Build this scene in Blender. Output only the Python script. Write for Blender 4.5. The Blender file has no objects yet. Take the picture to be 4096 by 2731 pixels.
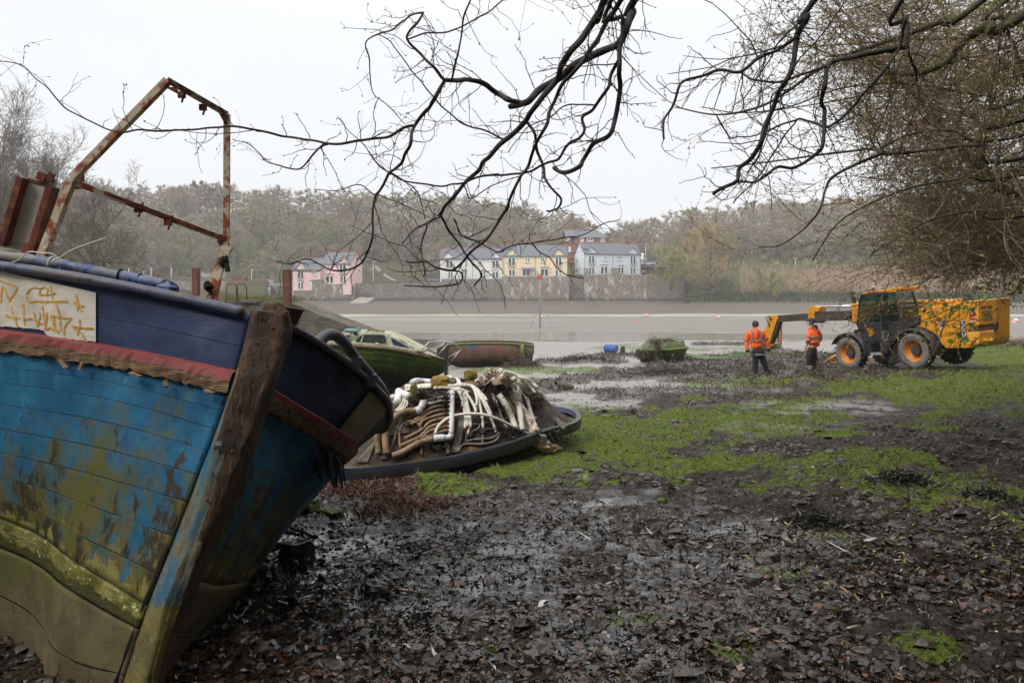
import bpy, math, random
import numpy as np
from mathutils import Vector, Matrix, noise as mnoise

# ---------------------------------------------------------------- camera, world, sun, exposure
SC = bpy.context.scene
COL = SC.collection
F = 4096 * 28.0 / 36.0            # focal length in photo pixels
HOR = 1165.0                      # photo row of the horizon
CAMZ = 5.0                        # eye height above the low-tide water
cam_d = bpy.data.cameras.new("camera")
cam_d.lens = 28.0
cam_d.sensor_width = 36.0
cam_d.shift_y = -(1365.5 - HOR) / 4096.0
cam_d.clip_start = 0.05
cam_d.clip_end = 3000
cam = bpy.data.objects.new("camera", cam_d)
cam.location = (0, 0, CAMZ)
cam.rotation_euler = (math.radians(90), 0, 0)
COL.objects.link(cam)
SC.camera = cam

SUN_EL, SUN_AZ = math.radians(46), math.radians(-128)     # azimuth from +Y towards +X
world = bpy.data.worlds.new("World")
SC.world = world
world.use_nodes = True
nt = world.node_tree
nt.nodes.clear()
w_out = nt.nodes.new("ShaderNodeOutputWorld")
w_bg = nt.nodes.new("ShaderNodeBackground")
w_sky = nt.nodes.new("ShaderNodeTexSky")
w_sky.sky_type = 'NISHITA'
w_sky.sun_disc = False
w_sky.sun_elevation = SUN_EL
w_sky.sun_rotation = SUN_AZ
w_sky.dust_density = 4.0
w_tc = nt.nodes.new("ShaderNodeTexCoord")
w_sep = nt.nodes.new("ShaderNodeSeparateXYZ")
w_ramp = nt.nodes.new("ShaderNodeMapRange")               # overcast cloud: brighter overhead
w_ramp.inputs['From Min'].default_value = 0.3
w_ramp.inputs['From Max'].default_value = 1.0
w_ramp.inputs['To Min'].default_value = 8.0
w_ramp.inputs['To Max'].default_value = 15.0
w_noise = nt.nodes.new("ShaderNodeTexNoise")
w_noise.inputs['Scale'].default_value = 2.2
w_noise.inputs['Detail'].default_value = 4
w_nr = nt.nodes.new("ShaderNodeMapRange")
w_nr.inputs['To Min'].default_value = 0.95
w_nr.inputs['To Max'].default_value = 1.05
w_mul = nt.nodes.new("ShaderNodeMath"); w_mul.operation = 'MULTIPLY'
w_cloud = nt.nodes.new("ShaderNodeVectorMath"); w_cloud.operation = 'SCALE'
w_cloud.inputs[0].default_value = (0.975, 0.992, 1.02)
w_mix = nt.nodes.new("ShaderNodeMix"); w_mix.data_type = 'RGBA'
w_mix.inputs[0].default_value = 0.93
L = nt.links.new
L(w_tc.outputs['Generated'], w_sep.inputs[0])
L(w_sep.outputs['Z'], w_ramp.inputs['Value'])
L(w_tc.outputs['Generated'], w_noise.inputs['Vector'])
L(w_noise.outputs['Fac'], w_nr.inputs['Value'])
L(w_ramp.outputs[0], w_mul.inputs[0]); L(w_nr.outputs[0], w_mul.inputs[1])
L(w_mul.outputs[0], w_cloud.inputs['Scale'])
L(w_sky.outputs[0], w_mix.inputs[6]); L(w_cloud.outputs[0], w_mix.inputs[7])
L(w_mix.outputs[2], w_bg.inputs['Color'])
w_bg.inputs['Strength'].default_value = 0.105
L(w_bg.outputs[0], w_out.inputs['Surface'])

sun_d = bpy.data.lights.new("sun", 'SUN')
sun_d.energy = 1.6
sun_d.angle = math.radians(25)
sun_d.color = (1.0, 0.96, 0.9)
sun = bpy.data.objects.new("sun", sun_d)
sun.location = (-20, 20, 60)
_sd = Vector((math.sin(SUN_AZ) * math.cos(SUN_EL), math.cos(SUN_AZ) * math.cos(SUN_EL), math.sin(SUN_EL)))
sun.rotation_euler = _sd.to_track_quat('Z', 'Y').to_euler()
COL.objects.link(sun)

SC.render.engine = 'CYCLES'
vs = SC.view_settings
vs.view_transform = 'Standard'; vs.look = 'None'; vs.exposure = 0.32; vs.gamma = 1.0; vs.use_curve_mapping = False
cy = SC.cycles
cy.use_denoising = True
cy.max_bounces = 6; cy.diffuse_bounces = 3; cy.glossy_bounces = 3; cy.transmission_bounces = 5
cy.transparent_max_bounces = 8; cy.volume_bounces = 1
cy.sample_clamp_indirect = 4.0
cy.use_fast_gi = False

# ---------------------------------------------------------------- helpers
def S(r, g, b):
 def f(c):
  c /= 255.0
  return c / 12.92 if c <= 0.04045 else ((c + 0.055) / 1.055) ** 2.4
 return (f(r), f(g), f(b))

def P(px, py, Y):
 """photo pixel + distance -> world point"""
 return Vector(((px - 2048.0) / F * Y, Y, CAMZ + (HOR - py) / F * Y))

def lerp(a, b, t): return a + (b - a) * t
def sstep(a, b, x):
 t = np.clip((x - a) / (b - a), 0, 1)
 return t * t * (3 - 2 * t)

def vnoise(x, y, seed=0):
 """vectorised value noise in [0,1]"""
 x = np.asarray(x, float); y = np.asarray(y, float)
 xi = np.floor(x).astype(np.int64); yi = np.floor(y).astype(np.int64)
 fx = x - xi; fy = y - yi
 fx = fx * fx * (3 - 2 * fx); fy = fy * fy * (3 - 2 * fy)
 def h(a, b):
  n = (a * 374761393 + b * 668265263 + seed * 974634777) & 0xFFFFFFFF
  n = ((n ^ (n >> 13)) * 1274126177) & 0xFFFFFFFF
  n = (n ^ (n >> 16)) & 0xFFFF
  return n / 65535.0
 return (h(xi, yi) * (1 - fx) + h(xi + 1, yi) * fx) * (1 - fy) + (h(xi, yi + 1) * (1 - fx) + h(xi + 1, yi + 1) * fx) * fy

def fbm(x, y, seed=0, oct=4):
 s = 0; a = 0.5; t = 0
 for i in range(oct):
  s = s + a * vnoise(x, y, seed + i * 17); t += a
  x = x * 2.03 + 11.3; y = y * 2.03 + 7.7; a *= 0.5
 return s / t

class MB:
 """collects shapes and links them as ONE mesh object"""
 def __init__(s):
  s.v = []; s.f = []; s.m = []; s.uv = {}
 def add(s, vs_, fs, mi=0):
  o = len(s.v)
  s.v.extend([tuple(p) for p in vs_])
  for f in fs:
   s.f.append(tuple(i + o for i in f)); s.m.append(mi)
  return o
 def box(s, c, size, mi=0, rot=None, bevel=0.0, taper=1.0):
  hx, hy, hz = size[0] / 2, size[1] / 2, size[2] / 2
  if bevel > 0:
   b = min(bevel, hx * .9, hy * .9, hz * .9)
   pts = []
   for (z, in_) in ((-hz, b), (-hz + b, 0), (hz - b, 0), (hz, b)):
    tx = taper if z > 0 else 1.0
    ax, ay = (hx - in_) * tx, (hy - in_) * tx
    bb = b
    pts.append([(ax - bb, -ay, z), (ax, -ay + bb, z), (ax, ay - bb, z), (ax - bb, ay, z), (-ax + bb, ay, z), (-ax, ay - bb, z), (-ax, -ay + bb, z), (-ax + bb, -ay, z)])
   vs_ = [Vector(p) for ring in pts for p in ring]
   fs = []
   for r in range(3):
    for i in range(8):
     j = (i + 1) % 8
     fs.append((r * 8 + i, r * 8 + j, r * 8 + 8 + j, r * 8 + 8 + i))
   fs.append(tuple(range(7, -1, -1))); fs.append(tuple(range(24, 32)))
  else:
   vs_ = [Vector((x, y, z)) for z in (-hz, hz) for (x, y) in ((-hx, -hy), (hx, -hy), (hx, hy), (-hx, hy))]
   for i in range(4, 8):
    vs_[i].x *= taper; vs_[i].y *= taper
   fs = [(3, 2, 1, 0), (4, 5, 6, 7), (0, 1, 5, 4), (1, 2, 6, 5), (2, 3, 7, 6), (3, 0, 4, 7)]
  c = Vector(c)
  if rot is not None:
   vs_ = [rot @ p for p in vs_]
  s.add([p + c for p in vs_], fs, mi)
 def bar(s, a, b, w, h, mi=0, up=Vector((0, 0, 1)), bevel=0.0):
  a = Vector(a); b = Vector(b)
  d = b - a; ln = d.length
  if ln < 1e-6: return
  x = d / ln
  z = up - x * up.dot(x)
  if z.length < 1e-3: z = Vector((0, 1, 0)) - x * x.y
  z.normalize(); y = z.cross(x)
  R = Matrix((x, y, z)).transposed()
  s.box((a + b) / 2, (ln, w, h), mi, R, bevel)
 def tube(s, pts, r, n=8, mi=0, caps=True, squash=None):
  pts = [Vector(p) for p in pts]
  k = len(pts)
  rs = r if isinstance(r, (list, tuple)) else [r] * k
  t0 = (pts[1] - pts[0]).normalized()
  u = Vector((0, 0, 1)) if abs(t0.z) < 0.9 else Vector((1, 0, 0))
  u = (u - t0 * u.dot(t0)).normalized()
  vs_ = []
  for i in range(k):
   t = (pts[min(i + 1, k - 1)] - pts[max(i - 1, 0)])
   if t.length < 1e-9: t = t0.copy()
   t.normalize()
   u = u - t * u.dot(t)
   if u.length < 1e-6: u = t.orthogonal()
   u.normalize(); w = t.cross(u)
   for j in range(n):
    a = 2 * math.pi * j / n
    vs_.append(pts[i] + (u * math.cos(a) * (squash or 1.0) + w * math.sin(a)) * rs[i])
  fs = []
  for i in range(k - 1):
   for j in range(n):
    j2 = (j + 1) % n
    fs.append((i * n + j, i * n + j2, (i + 1) * n + j2, (i + 1) * n + j))
  if caps:
   fs.append(tuple(range(n - 1, -1, -1))); fs.append(tuple((k - 1) * n + j for j in range(n)))
  s.add(vs_, fs, mi)
 def lathe(s, prof, n=24, mi=0, M=None, closed=False):
  """prof: [(r, z)] about local Z; M: Matrix 4x4"""
  vs_ = []
  for (r, z) in prof:
   for j in range(n):
    a = 2 * math.pi * j / n
    p = Vector((r * math.cos(a), r * math.sin(a), z))
    vs_.append(M @ p if M is not None else p)
  fs = []
  k = len(prof)
  for i in range(k - 1 if not closed else k):
   i2 = (i + 1) % k
   for j in range(n):
    j2 = (j + 1) % n
    fs.append((i * n + j, i * n + j2, i2 * n + j2, i2 * n + j))
  s.add(vs_, fs, mi)
 def grid(s, rows, mi=0, closeu=False, uv=False):
  """rows: list of equally long point lists -> loft"""
  n = len(rows[0]); o = len(s.v)
  for a, row in enumerate(rows):
   for b, p in enumerate(row):
    if uv: s.uv[len(s.v)] = (b / (n - 1), a / (len(rows) - 1))
    s.v.append(tuple(p))
  for i in range(len(rows) - 1):
   for j in range(n if closeu else n - 1):
    j2 = (j + 1) % n
    s.f.append((o + i * n + j, o + i * n + j2, o + (i + 1) * n + j2, o + (i + 1) * n + j)); s.m.append(mi)
 def prism(s, poly, dvec, mi=0):
  """closed outline (3D points) extruded along dvec"""
  poly = [Vector(p) for p in poly]; d = Vector(dvec); n = len(poly)
  vs_ = poly + [p + d for p in poly]
  fs = [tuple(range(n - 1, -1, -1)), tuple(range(n, 2 * n))]
  for i in range(n):
   j = (i + 1) % n
   fs.append((i, j, n + j, n + i))
  s.add(vs_, fs, mi)
 def blob(s, c, size, seed=0, amp=0.25, n=8, mi=0, freq=1.6, flat=False):
  """lumpy stone-like body"""
  vs_ = []; fs = []
  rows = n; cols = n * 2
  for i in range(rows + 1):
   th = math.pi * i / rows
   for j in range(cols):
    ph = 2 * math.pi * j / cols
    d = Vector((math.sin(th) * math.cos(ph), math.sin(th) * math.sin(ph), math.cos(th)))
    q = d * freq + Vector((seed * 3.7, seed * 1.3, seed * 7.1))
    r = 1 + amp * 2 * mnoise.noise(q) + amp * .6 * mnoise.noise(q * 2.7)
    if flat:
     m = max(abs(d.x), abs(d.y), abs(d.z)); r *= lerp(1, 0.8 / m, 0.75)
    vs_.append(Vector(c) + Vector((d.x * size[0], d.y * size[1], d.z * size[2])) * r)
  for i in range(rows):
   for j in range(cols):
    j2 = (j + 1) % cols
    fs.append((i * cols + j, (i + 1) * cols + j, (i + 1) * cols + j2, i * cols + j2))
  s.add(vs_, fs, mi)
 def build(s, name, mats, parent=None, smooth=False, auto=None, M=None):
  me = bpy.data.meshes.new(name)
  me.from_pydata(s.v, [], s.f)
  if not isinstance(mats, (list, tuple)): mats = [mats]
  for m in mats: me.materials.append(m)
  if len(mats) > 1:
   me.polygons.foreach_set('material_index', s.m)
  if smooth:
   me.polygons.foreach_set('use_smooth', [True] * len(s.f))
  if s.uv:
   ul = me.uv_layers.new(name='UVMap')
   for lp in me.loops:
    ul.data[lp.index].uv = s.uv.get(lp.vertex_index, (0, 0))
  if auto is not None:
   me.polygons.foreach_set('use_smooth', [True] * len(s.f))
   try: me.set_sharp_from_angle(angle=math.radians(auto))
   except Exception: pass
  me.update()
  o = bpy.data.objects.new(name, me)
  if M is not None: o.matrix_world = M
  COL.objects.link(o)
  if parent is not None:
   o.parent = parent
  return o

def tag(o, label=None, cat=None, group=None, kind=None):
 if label: o['label'] = label
 if cat: o['category'] = cat
 if group: o['group'] = group
 if kind: o['kind'] = kind
 elif cat: o['kind'] = 'thing'
 return o

def thing(name, label, cat, loc=(0, 0, 0), rotz=0.0, group=None, M=None):
 o = bpy.data.objects.new(name, None)
 o.empty_display_size = 0.2
 if M is not None: o.matrix_world = M
 else:
  o.location = loc; o.rotation_euler = (0, 0, rotz)
 COL.objects.link(o)
 return tag(o, label, cat, group)

def world_parts(root):
 """parts were built in world space: keep them there under a root that sits elsewhere"""
 mw = root.matrix_basis.inverted()
 for ch in root.children:
  ch.matrix_parent_inverse = mw

def copy_tree(o, parent=None):
 c = o.copy(); COL.objects.link(c)
 if parent is not None: c.parent = parent
 for ch in list(o.children): copy_tree(ch, c)
 return c

def np_mesh(name, V, Fq, mat, colors=None, parent=None, smooth=False, n=4):
 """fast mesh from numpy arrays; colors per face -> face-corner attribute Col"""
 me = bpy.data.meshes.new(name)
 V = np.ascontiguousarray(V, dtype=np.float32); Fq = np.ascontiguousarray(Fq, dtype=np.int32)
 nf = len(Fq); k = Fq.shape[1]
 me.vertices.add(len(V)); me.vertices.foreach_set('co', V.ravel())
 me.loops.add(nf * k); me.loops.foreach_set('vertex_index', Fq.ravel())
 me.polygons.add(nf)
 me.polygons.foreach_set('loop_start', np.arange(0, nf * k, k, dtype=np.int32))
 try: me.polygons.foreach_set('loop_total', np.full(nf, k, dtype=np.int32))
 except Exception: pass
 if smooth: me.polygons.foreach_set('use_smooth', np.ones(nf, dtype=bool))
 if colors is not None:
  at = me.attributes.new('Col', 'FLOAT_COLOR', 'FACE')
  c = np.ones((nf, 4), dtype=np.float32); c[:, :3] = colors
  at.data.foreach_set('color', c.ravel())
 me.materials.append(mat)
 me.update(calc_edges=True)
 o = bpy.data.objects.new(name, me)
 COL.objects.link(o)
 if parent is not None: o.parent = parent
 return o

def scatter(tv, tf, pos, rz, tilt, scale, colors, rng):
 """copies of a template (tv verts, tf faces) at pos, spun by rz, tilted, scaled (N or N,3) -> V, F, face colours"""
 tv = np.asarray(tv, float); tf = np.asarray(tf, int)
 N = len(pos); nv = len(tv)
 sc = scale if np.ndim(scale) == 2 else np.repeat(np.asarray(scale)[:, None], 3, 1)
 p = tv[None, :, :] * sc[:, None, :]
 # tilt about a random horizontal axis
 ta = rng.uniform(0, 2 * np.pi, N)
 ax = np.stack([np.cos(ta), np.sin(ta), np.zeros(N)], 1)[:, None, :]
 c = np.cos(tilt)[:, None, None]; s_ = np.sin(tilt)[:, None, None]
 # spin first
 cz = np.cos(rz)[:, None]; sz = np.sin(rz)[:, None]
 q = np.empty_like(p)
 q[:, :, 0] = p[:, :, 0] * cz - p[:, :, 1] * sz
 q[:, :, 1] = p[:, :, 0] * sz + p[:, :, 1] * cz
 q[:, :, 2] = p[:, :, 2]
 axb = np.broadcast_to(ax, q.shape)
 dot = (axb * q).sum(2, keepdims=True)
 q = q * c + np.cross(axb, q) * s_ + axb * dot * (1 - c)
 V = (q + np.asarray(pos)[:, None, :]).reshape(-1, 3)
 Fc = (tf[None] + (np.arange(N) * nv)[:, None, None]).reshape(-1, tf.shape[1])
 Cc = np.repeat(np.asarray(colors), len(tf), axis=0)
 return V, Fc, Cc

# ---------------------------------------------------------------- materials
def new_mat(name):
 m = bpy.data.materials.new(name)
 m.use_nodes = True
 n = m.node_tree
 b = n.nodes['Principled BSDF']
 return m, n, b

def N_(n, t, **kw):
 x = n.nodes.new(t)
 for k, v in kw.items():
  if k in x.inputs: x.inputs[k].default_value = v
  else: setattr(x, k, v)
 return x

def mixrgb(n, fac, a, b, blend='MIX'):
 x = n.nodes.new('ShaderNodeMix'); x.data_type = 'RGBA'; x.blend_type = blend
 for sock, val in ((0, fac), (6, a), (7, b)):
  if hasattr(val, 'links') or isinstance(val, bpy.types.NodeSocket): n.links.new(val, x.inputs[sock])
  elif sock == 0: x.inputs[0].default_value = val
  else: x.inputs[sock].default_value = (*val, 1)
 return x.outputs[2]

def ramp(n, src, a, b, lo=0.0, hi=1.0):
 x = n.nodes.new('ShaderNodeMapRange'); x.interpolation_type = 'SMOOTHSTEP'
 x.inputs['From Min'].default_value = a; x.inputs['From Max'].default_value = b
 x.inputs['To Min'].default_value = lo; x.inputs['To Max'].default_value = hi
 n.links.new(src, x.inputs['Value'])
 return x.outputs[0]

def math_(n, op, a, b=None):
 x = n.nodes.new('ShaderNodeMath'); x.operation = op
 for i, v in ((0, a), (1, b)):
  if v is None: continue
  if isinstance(v, bpy.types.NodeSocket): n.links.new(v, x.inputs[i])
  else: x.inputs[i].default_value = v
 return x.outputs[0]

def coords(n, kind='Object', scale=(1, 1, 1)):
 t = n.nodes.new('ShaderNodeTexCoord')
 if kind == 'World':
  g = n.nodes.new('ShaderNodeNewGeometry'); out = g.outputs['Position']
 else: out = t.outputs[kind]
 mp = n.nodes.new('ShaderNodeMapping'); mp.inputs['Scale'].default_value = scale
 n.links.new(out, mp.inputs['Vector'])
 return mp.outputs[0]

def noise(n, vec, scale, detail=5, rough=.6, dist=0.0):
 x = n.nodes.new('ShaderNodeTexNoise')
 x.inputs['Scale'].default_value = scale; x.inputs['Detail'].default_value = detail
 x.inputs['Roughness'].default_value = rough; x.inputs['Distortion'].default_value = dist
 n.links.new(vec, x.inputs['Vector'])
 return x.outputs['Fac']

def bump(n, b, h, strength=.4, dist=.02, prev=None):
 x = n.nodes.new('ShaderNodeBump'); x.inputs['Strength'].default_value = strength; x.inputs['Distance'].default_value = dist
 n.links.new(h, x.inputs['Height'])
 if prev is not None: n.links.new(prev, x.inputs['Normal'])
 n.links.new(x.outputs[0], b.inputs['Normal'])
 return x.outputs[0]

def simple(name, c1, c2=None, scale=8, rough=.6, metal=0.0, bmp=0.2, bdist=.01, c3=None, s3=2.0, t3=(.55, .7), spec=.5, world=False, stretch=(1, 1, 1), rough2=None, coat=0.0):
 """two-tone noise paint + optional third stain colour"""
 m, n, b = new_mat(name)
 v = coords(n, 'World' if world else 'Object', stretch)
 f = noise(n, v, scale, 6, .65)
 c = mixrgb(n, ramp(n, f, .35, .65), c1, c2 or c1)
 if c3:
  g = noise(n, v, s3, 7, .7, .3)
  c = mixrgb(n, ramp(n, g, *t3), c, c3)
 n.links.new(c, b.inputs['Base Color'])
 if rough2 is not None:
  n.links.new(ramp(n, noise(n, v, scale * .6, 4), .3, .7, rough, rough2), b.inputs['Roughness'])
 else: b.inputs['Roughness'].default_value = rough
 b.inputs['Metallic'].default_value = metal
 b.inputs['Specular IOR Level'].default_value = spec
 if coat: b.inputs['Coat Weight'].default_value = coat
 if bmp: bump(n, b, noise(n, v, scale * 3, 5), bmp, bdist)
 return m

def attr_mat(name, rough=.6, spec=.4, var=.25, scale=20, trans=0.0, bmp=0.0):
 m, n, b = new_mat(name)
 a = n.nodes.new('ShaderNodeAttribute'); a.attribute_name = 'Col'
 v = coords(n, 'Object')
 f = ramp(n, noise(n, v, scale, 3), .3, .7, 1 - var, 1 + var)
 x = n.nodes.new('ShaderNodeVectorMath'); x.operation = 'SCALE'
 n.links.new(a.outputs['Color'], x.inputs[0]); n.links.new(f, x.inputs['Scale'])
 n.links.new(x.outputs[0], b.inputs['Base Color'])
 b.inputs['Roughness'].default_value = rough
 b.inputs['Specular IOR Level'].default_value = spec
 if trans:
  t = n.nodes.new('ShaderNodeBsdfTranslucent'); n.links.new(x.outputs[0], t.inputs['Color'])
  ms = n.nodes.new('ShaderNodeMixShader'); ms.inputs[0].default_value = trans
  o = n.nodes['Material Output']
  n.links.new(b.outputs[0], ms.inputs[1]); n.links.new(t.outputs[0], ms.inputs[2]); n.links.new(ms.outputs[0], o.inputs['Surface'])
 if bmp: bump(n, b, noise(n, v, scale * 3, 4), bmp, .01)
 return m

# ---------------------------------------------------------------- terrain
BY = np.array([-60, -25, -12, -4, 0, 4, 6, 9.5, 14, 20, 24.5, 27, 29.3, 33, 45, 60, 81, 110, 150, 159, 190, 221, 300])
BZ = np.array([16, 10, 6.5, 3.9, 3.35, 3.12, 3.0, 2.85, 2.62, 2.38, 2.15, 2.02, 1.87, 1.70, 1.1, .55, 0.0, -1, -.35, .0, 1.1, 2.5, 3.0])
TPX = np.array([-500, 450, 800, 1200, 1500, 1900, 2200, 2450, 2600, 2800, 3100, 3500, 4096, 4800])
TPY = np.array([690, 738, 748, 762, 772, 790, 850, 925, 880, 828, 812, 790, 790, 780])   # tree tops on the skyline

def h0(x, y):
 """smooth terrain height (numpy)"""
 x = np.asarray(x, float); y = np.asarray(y, float)
 z = np.interp(y, BY, BZ)
 near = 1 - sstep(12, 20, y)
 z = z + near * np.clip(0.06 * x, -.28, .2)
 z = z + 0.025 * np.clip(x, 0, 40) * sstep(14, 24, y) * (1 - sstep(50, 80, y))
 rb = np.maximum(0, x - (0.66 * np.maximum(y, 0) + 3.2)) * (1 - sstep(30, 50, y))       # wooded bank on the right
 z = z + np.minimum(rb * .45, 9)
 # land behind the old quay on the left
 ql = (-0.283 * y - 0.3) - x
 wl = sstep(0, 1.2 + 0.02 * y, ql) * sstep(48.5, 50, y) * (1 - sstep(225, 240, y))
 hl = 4.35 + 0.03 * np.clip(ql, 0, 30) + 4.0 * sstep(130, 235, y)
 hl = hl + np.maximum(0, -20 - 0.30 * y - x) * 0.42 * (1 - sstep(140, 200, y))
 z = z * (1 - wl) + np.maximum(hl, z) * wl
 # far side: terrace behind the harbour walls, hill behind it
 px = 2048 + F * x / np.maximum(y, 1)
 terr = np.interp(px, [900, 1160, 1280, 1420, 1700, 1990, 2100, 2290, 2700, 2760], [6, 5.3, 6.9, 7.1, 8.1, 8.4, 9.1, 9.5, 9.5, 8.0])
 bankr = np.interp(y, [190, 203, 207, 214, 235, 250, 262], [1.1, 1.9, 3.6, 5.2, 8.2, 11.0, 11.6])
 wall = np.where(px < 2745, sstep(222.0, 222.6, y), 0)
 wallr = 1 - sstep(2725, 2775, px)
 zf = z * (1 - sstep(222.0, 222.6, y)) + terr * sstep(222.0, 222.6, y)
 zr = np.where(y > 188, np.maximum(z * (1 - sstep(190, 203, y)) + bankr * sstep(188, 200, y), 0), z)
 zfar = zf * wallr + zr * (1 - wallr)
 z = np.where(y > 188, np.where(px < 1100, np.maximum(z, zfar * sstep(222, 223, y)), zfar), z)
 ridge = CAMZ + (HOR - np.interp(px, TPX, TPY)) / F * 360.0 - 11.0
 k = sstep(242, 372, y)
 z = z * (1 - k) + np.maximum(ridge, z) * k
 return z

def hz(x, y): return float(h0(np.array([x]), np.array([y]))[0])

def G(px, py, y0=2.5, y1=400.0):
 """ground point seen at a photo pixel"""
 ys = np.exp(np.linspace(math.log(y0), math.log(y1), 3000))
 xs = (px - 2048) / F * ys
 zr = CAMZ + (HOR - py) / F * ys
 zg = h0(xs, ys)
 i = int(np.argmax(zg >= zr))
 return Vector((float(xs[i]), float(ys[i]), float(zg[i])))

def blobs(px, py, lst, seed, soft=.5):
 """painted patches given as (photo column, photo row, half width, half height, strength)"""
 m = np.zeros_like(px)
 w = (fbm(px / 90.0, py / 28.0, seed, 4) - .5) * 1.5
 for (cx, cyy, rx, ry, s_) in lst:
  d = np.sqrt(((px - cx) / rx) ** 2 + ((py - cyy) / ry) ** 2) + w
  m = np.maximum(m, s_ * (1 - sstep(1 - soft, 1 + soft, d)))
 return m

GREEN = [(2430, 1760, 480, 110, 1), (2150, 1870, 330, 70, .95), (1800, 1935, 240, 50, .9), (2100, 1965, 200, 28, .6), (3050, 1680, 420, 75, 1), (2750, 1850, 420, 60, .65),
         (3350, 1880, 480, 95, .85), (3800, 1960, 420, 110, .85), (3900, 1560, 420, 90, .9), (4050, 1430, 300, 60, .95), (3500, 1545, 320, 32, .8),
         (2960, 1540, 300, 22, .7), (3600, 1740, 300, 50, .6), (2250, 1348, 170, 14, 1), (2160, 1482, 210, 16, 1), (2080, 1365, 200, 10, .8), (2480, 1392, 150, 12, .7), (2750, 1395, 300, 10, .55),
         (3000, 1420, 250, 16, .6), (2700, 1340, 160, 8, .5), (4000, 2120, 300, 60, .5), (1380, 1870, 130, 24, .6), (2300, 1495, 120, 8, .5), (2520, 2480, 150, 36, .55), (2930, 2640, 130, 50, .6), (2060, 2520, 110, 30, .5), (3120, 2300, 120, 30, .5), (3700, 2560, 200, 50, .5), (1850, 2250, 120, 26, .45), (3350, 2150, 130, 26, .5), (3350, 1600, 260, 18, .5)]
WEED = [(3040, 1455, 380, 40, 1), (3020, 1508, 400, 40, .95), (3150, 1530, 400, 35, .9), (2700, 1560, 300, 16, .5), (2150, 1560, 160, 20, .6), (1900, 1345, 330, 22, .95), (2200, 1365, 120, 10, .8),
  (2330, 1452, 180, 9, 1), (2600, 1490, 170, 16, .95), (2500, 1515, 200, 10, .9), (2080, 1475, 70, 14, 1), (2480, 1425, 90, 8, 1), (2300, 1650, 260, 14, .4), (2850, 1590, 450, 26, .6),
  (2250, 1532, 110, 9, .9), (2380, 1570, 90, 8, .9), (2180, 1600, 120, 8, .8), (3500, 1500, 300, 24, .5), (4050, 1385, 180, 16, .9), (2450, 1340, 120, 5, .8), (2420, 1500, 60, 6, .8), (2900, 1380, 120, 5, .7)]
WET = [(2400, 1445, 620, 112, 1.7), (2750, 1400, 480, 60, 1.6), (2300, 1560, 430, 66, 1.1), (2650, 1560, 300, 30, .7), (3100, 1390, 600, 30, .9), (1300, 2150, 260, 260, .9), (1480, 2350, 300, 260, .8), (2400, 2010, 150, 22, 1),
       (3020, 2130, 260, 60, .8), (2900, 2260, 300, 90, .6), (3100, 1700, 240, 40, .25), (2100, 2250, 600, 250, .75), (2600, 2550, 700, 200, .75), (1700, 2600, 500, 160, .7), (3300, 1630, 260, 28, .5), (1900, 2080, 300, 40, .4),
       (3900, 1340, 300, 20, .9)]

def masks(x, y, z):
 px = 2048 + F * x / np.maximum(y, .5); py = HOR + F * (CAMZ - z) / np.maximum(y, .5)
 sc = np.where(y > 14, 1, 1)
 g = blobs(px, py, GREEN, 3); w = blobs(px, py, WEED, 21, .35); t = blobs(px, py, WET, 40)
 inn = (y > 2.0) & (y < 150)
 g = np.where(inn, g, 0); w = np.where(inn, w, 0); t = np.where(inn, t, 0)
 # patchiness in the world
 g = np.clip(g * 1.3 - 0.62 * sstep(.44, .64, fbm(x * 1.3, y * 1.1, 5, 4)) , 0, 1)
 t = np.clip(t * 1.3 - (.8 - .5 * sstep(14, 20, y)) * sstep(.5, .66, fbm(x * 1.9, y * 1.5, 9, 4)), 0, 1)
 # far shore
 far = (y >= 150) & (y < 224)
 g = np.where(far, np.clip(sstep(164, 170, y) * (1 - sstep(178, 188, y)) * sstep(.45, .62, fbm(x * .08, y * .4, 61)) + .5 * sstep(208, 214, y) * sstep(.4, .6, fbm(x * .06, y * .2, 66)), 0, 1) * .7, g)
 t = np.where(far, (1 - sstep(163, 167, y)), t)
 w = np.where(far, sstep(172, 182, y) * sstep(.35, .6, fbm(x * .15, y * .3, 71)) * .7, w)
 ql = (-0.283 * y - 0.3) - x
 land = np.where((y > 49) & (y < 240) & (ql > .6), 1.0, 0.0)
 land = np.maximum(land, np.where((px > 2745) & (y > 203), sstep(203, 210, y), 0))
 land = np.maximum(land, sstep(222, 223, y))
 land = np.maximum(land, np.clip((x - (0.66 * np.maximum(y, 0) + 4.5)) * .5, 0, 1) * (y < 40))
 land = np.maximum(land, 1 - sstep(-6, -3, y))
 return g * (1 - land), w * (1 - land), t * (1 - land), land

def relief(x, y, w, land, g, t=0):
 """small-scale bumps"""
 near = 1 - sstep(16, 40, y)
 r = (fbm(x * 1.1, y * 1.1, 31, 4) - .5) * .16
 r = r + (fbm(x * 6, y * 6, 33, 3) - .5) * .075 * near
 r = r + (fbm(x * 22, y * 22, 35, 2) - .5) * .03 * (1 - sstep(9, 20, y))
 r = r + w * (0.06 + .16 * fbm(x * 1.7, y * 1.1, 37, 3)) * sstep(16, 22, y) * (1 - sstep(60, 90, y))
 r = r + g * .02
 r = r * (1 - .75 * t * near)
 calm = np.where((y > 60) & (y < 200), .15, 1.0)
 calm = np.where((y > 45) & (y <= 60), .5, calm)
 far_ = np.where((y > 55) & (y < 215), 1.0, 0.0) * sstep(55, 70, y) * (1 - sstep(195, 215, y))
 r = r + far_ / np.maximum(calm, .05) * ((fbm(x * .05, y * .13, 83, 4) - .5) * .75)
 return r * calm * np.where(y > 222, 8 * land + .2, 1)

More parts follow.
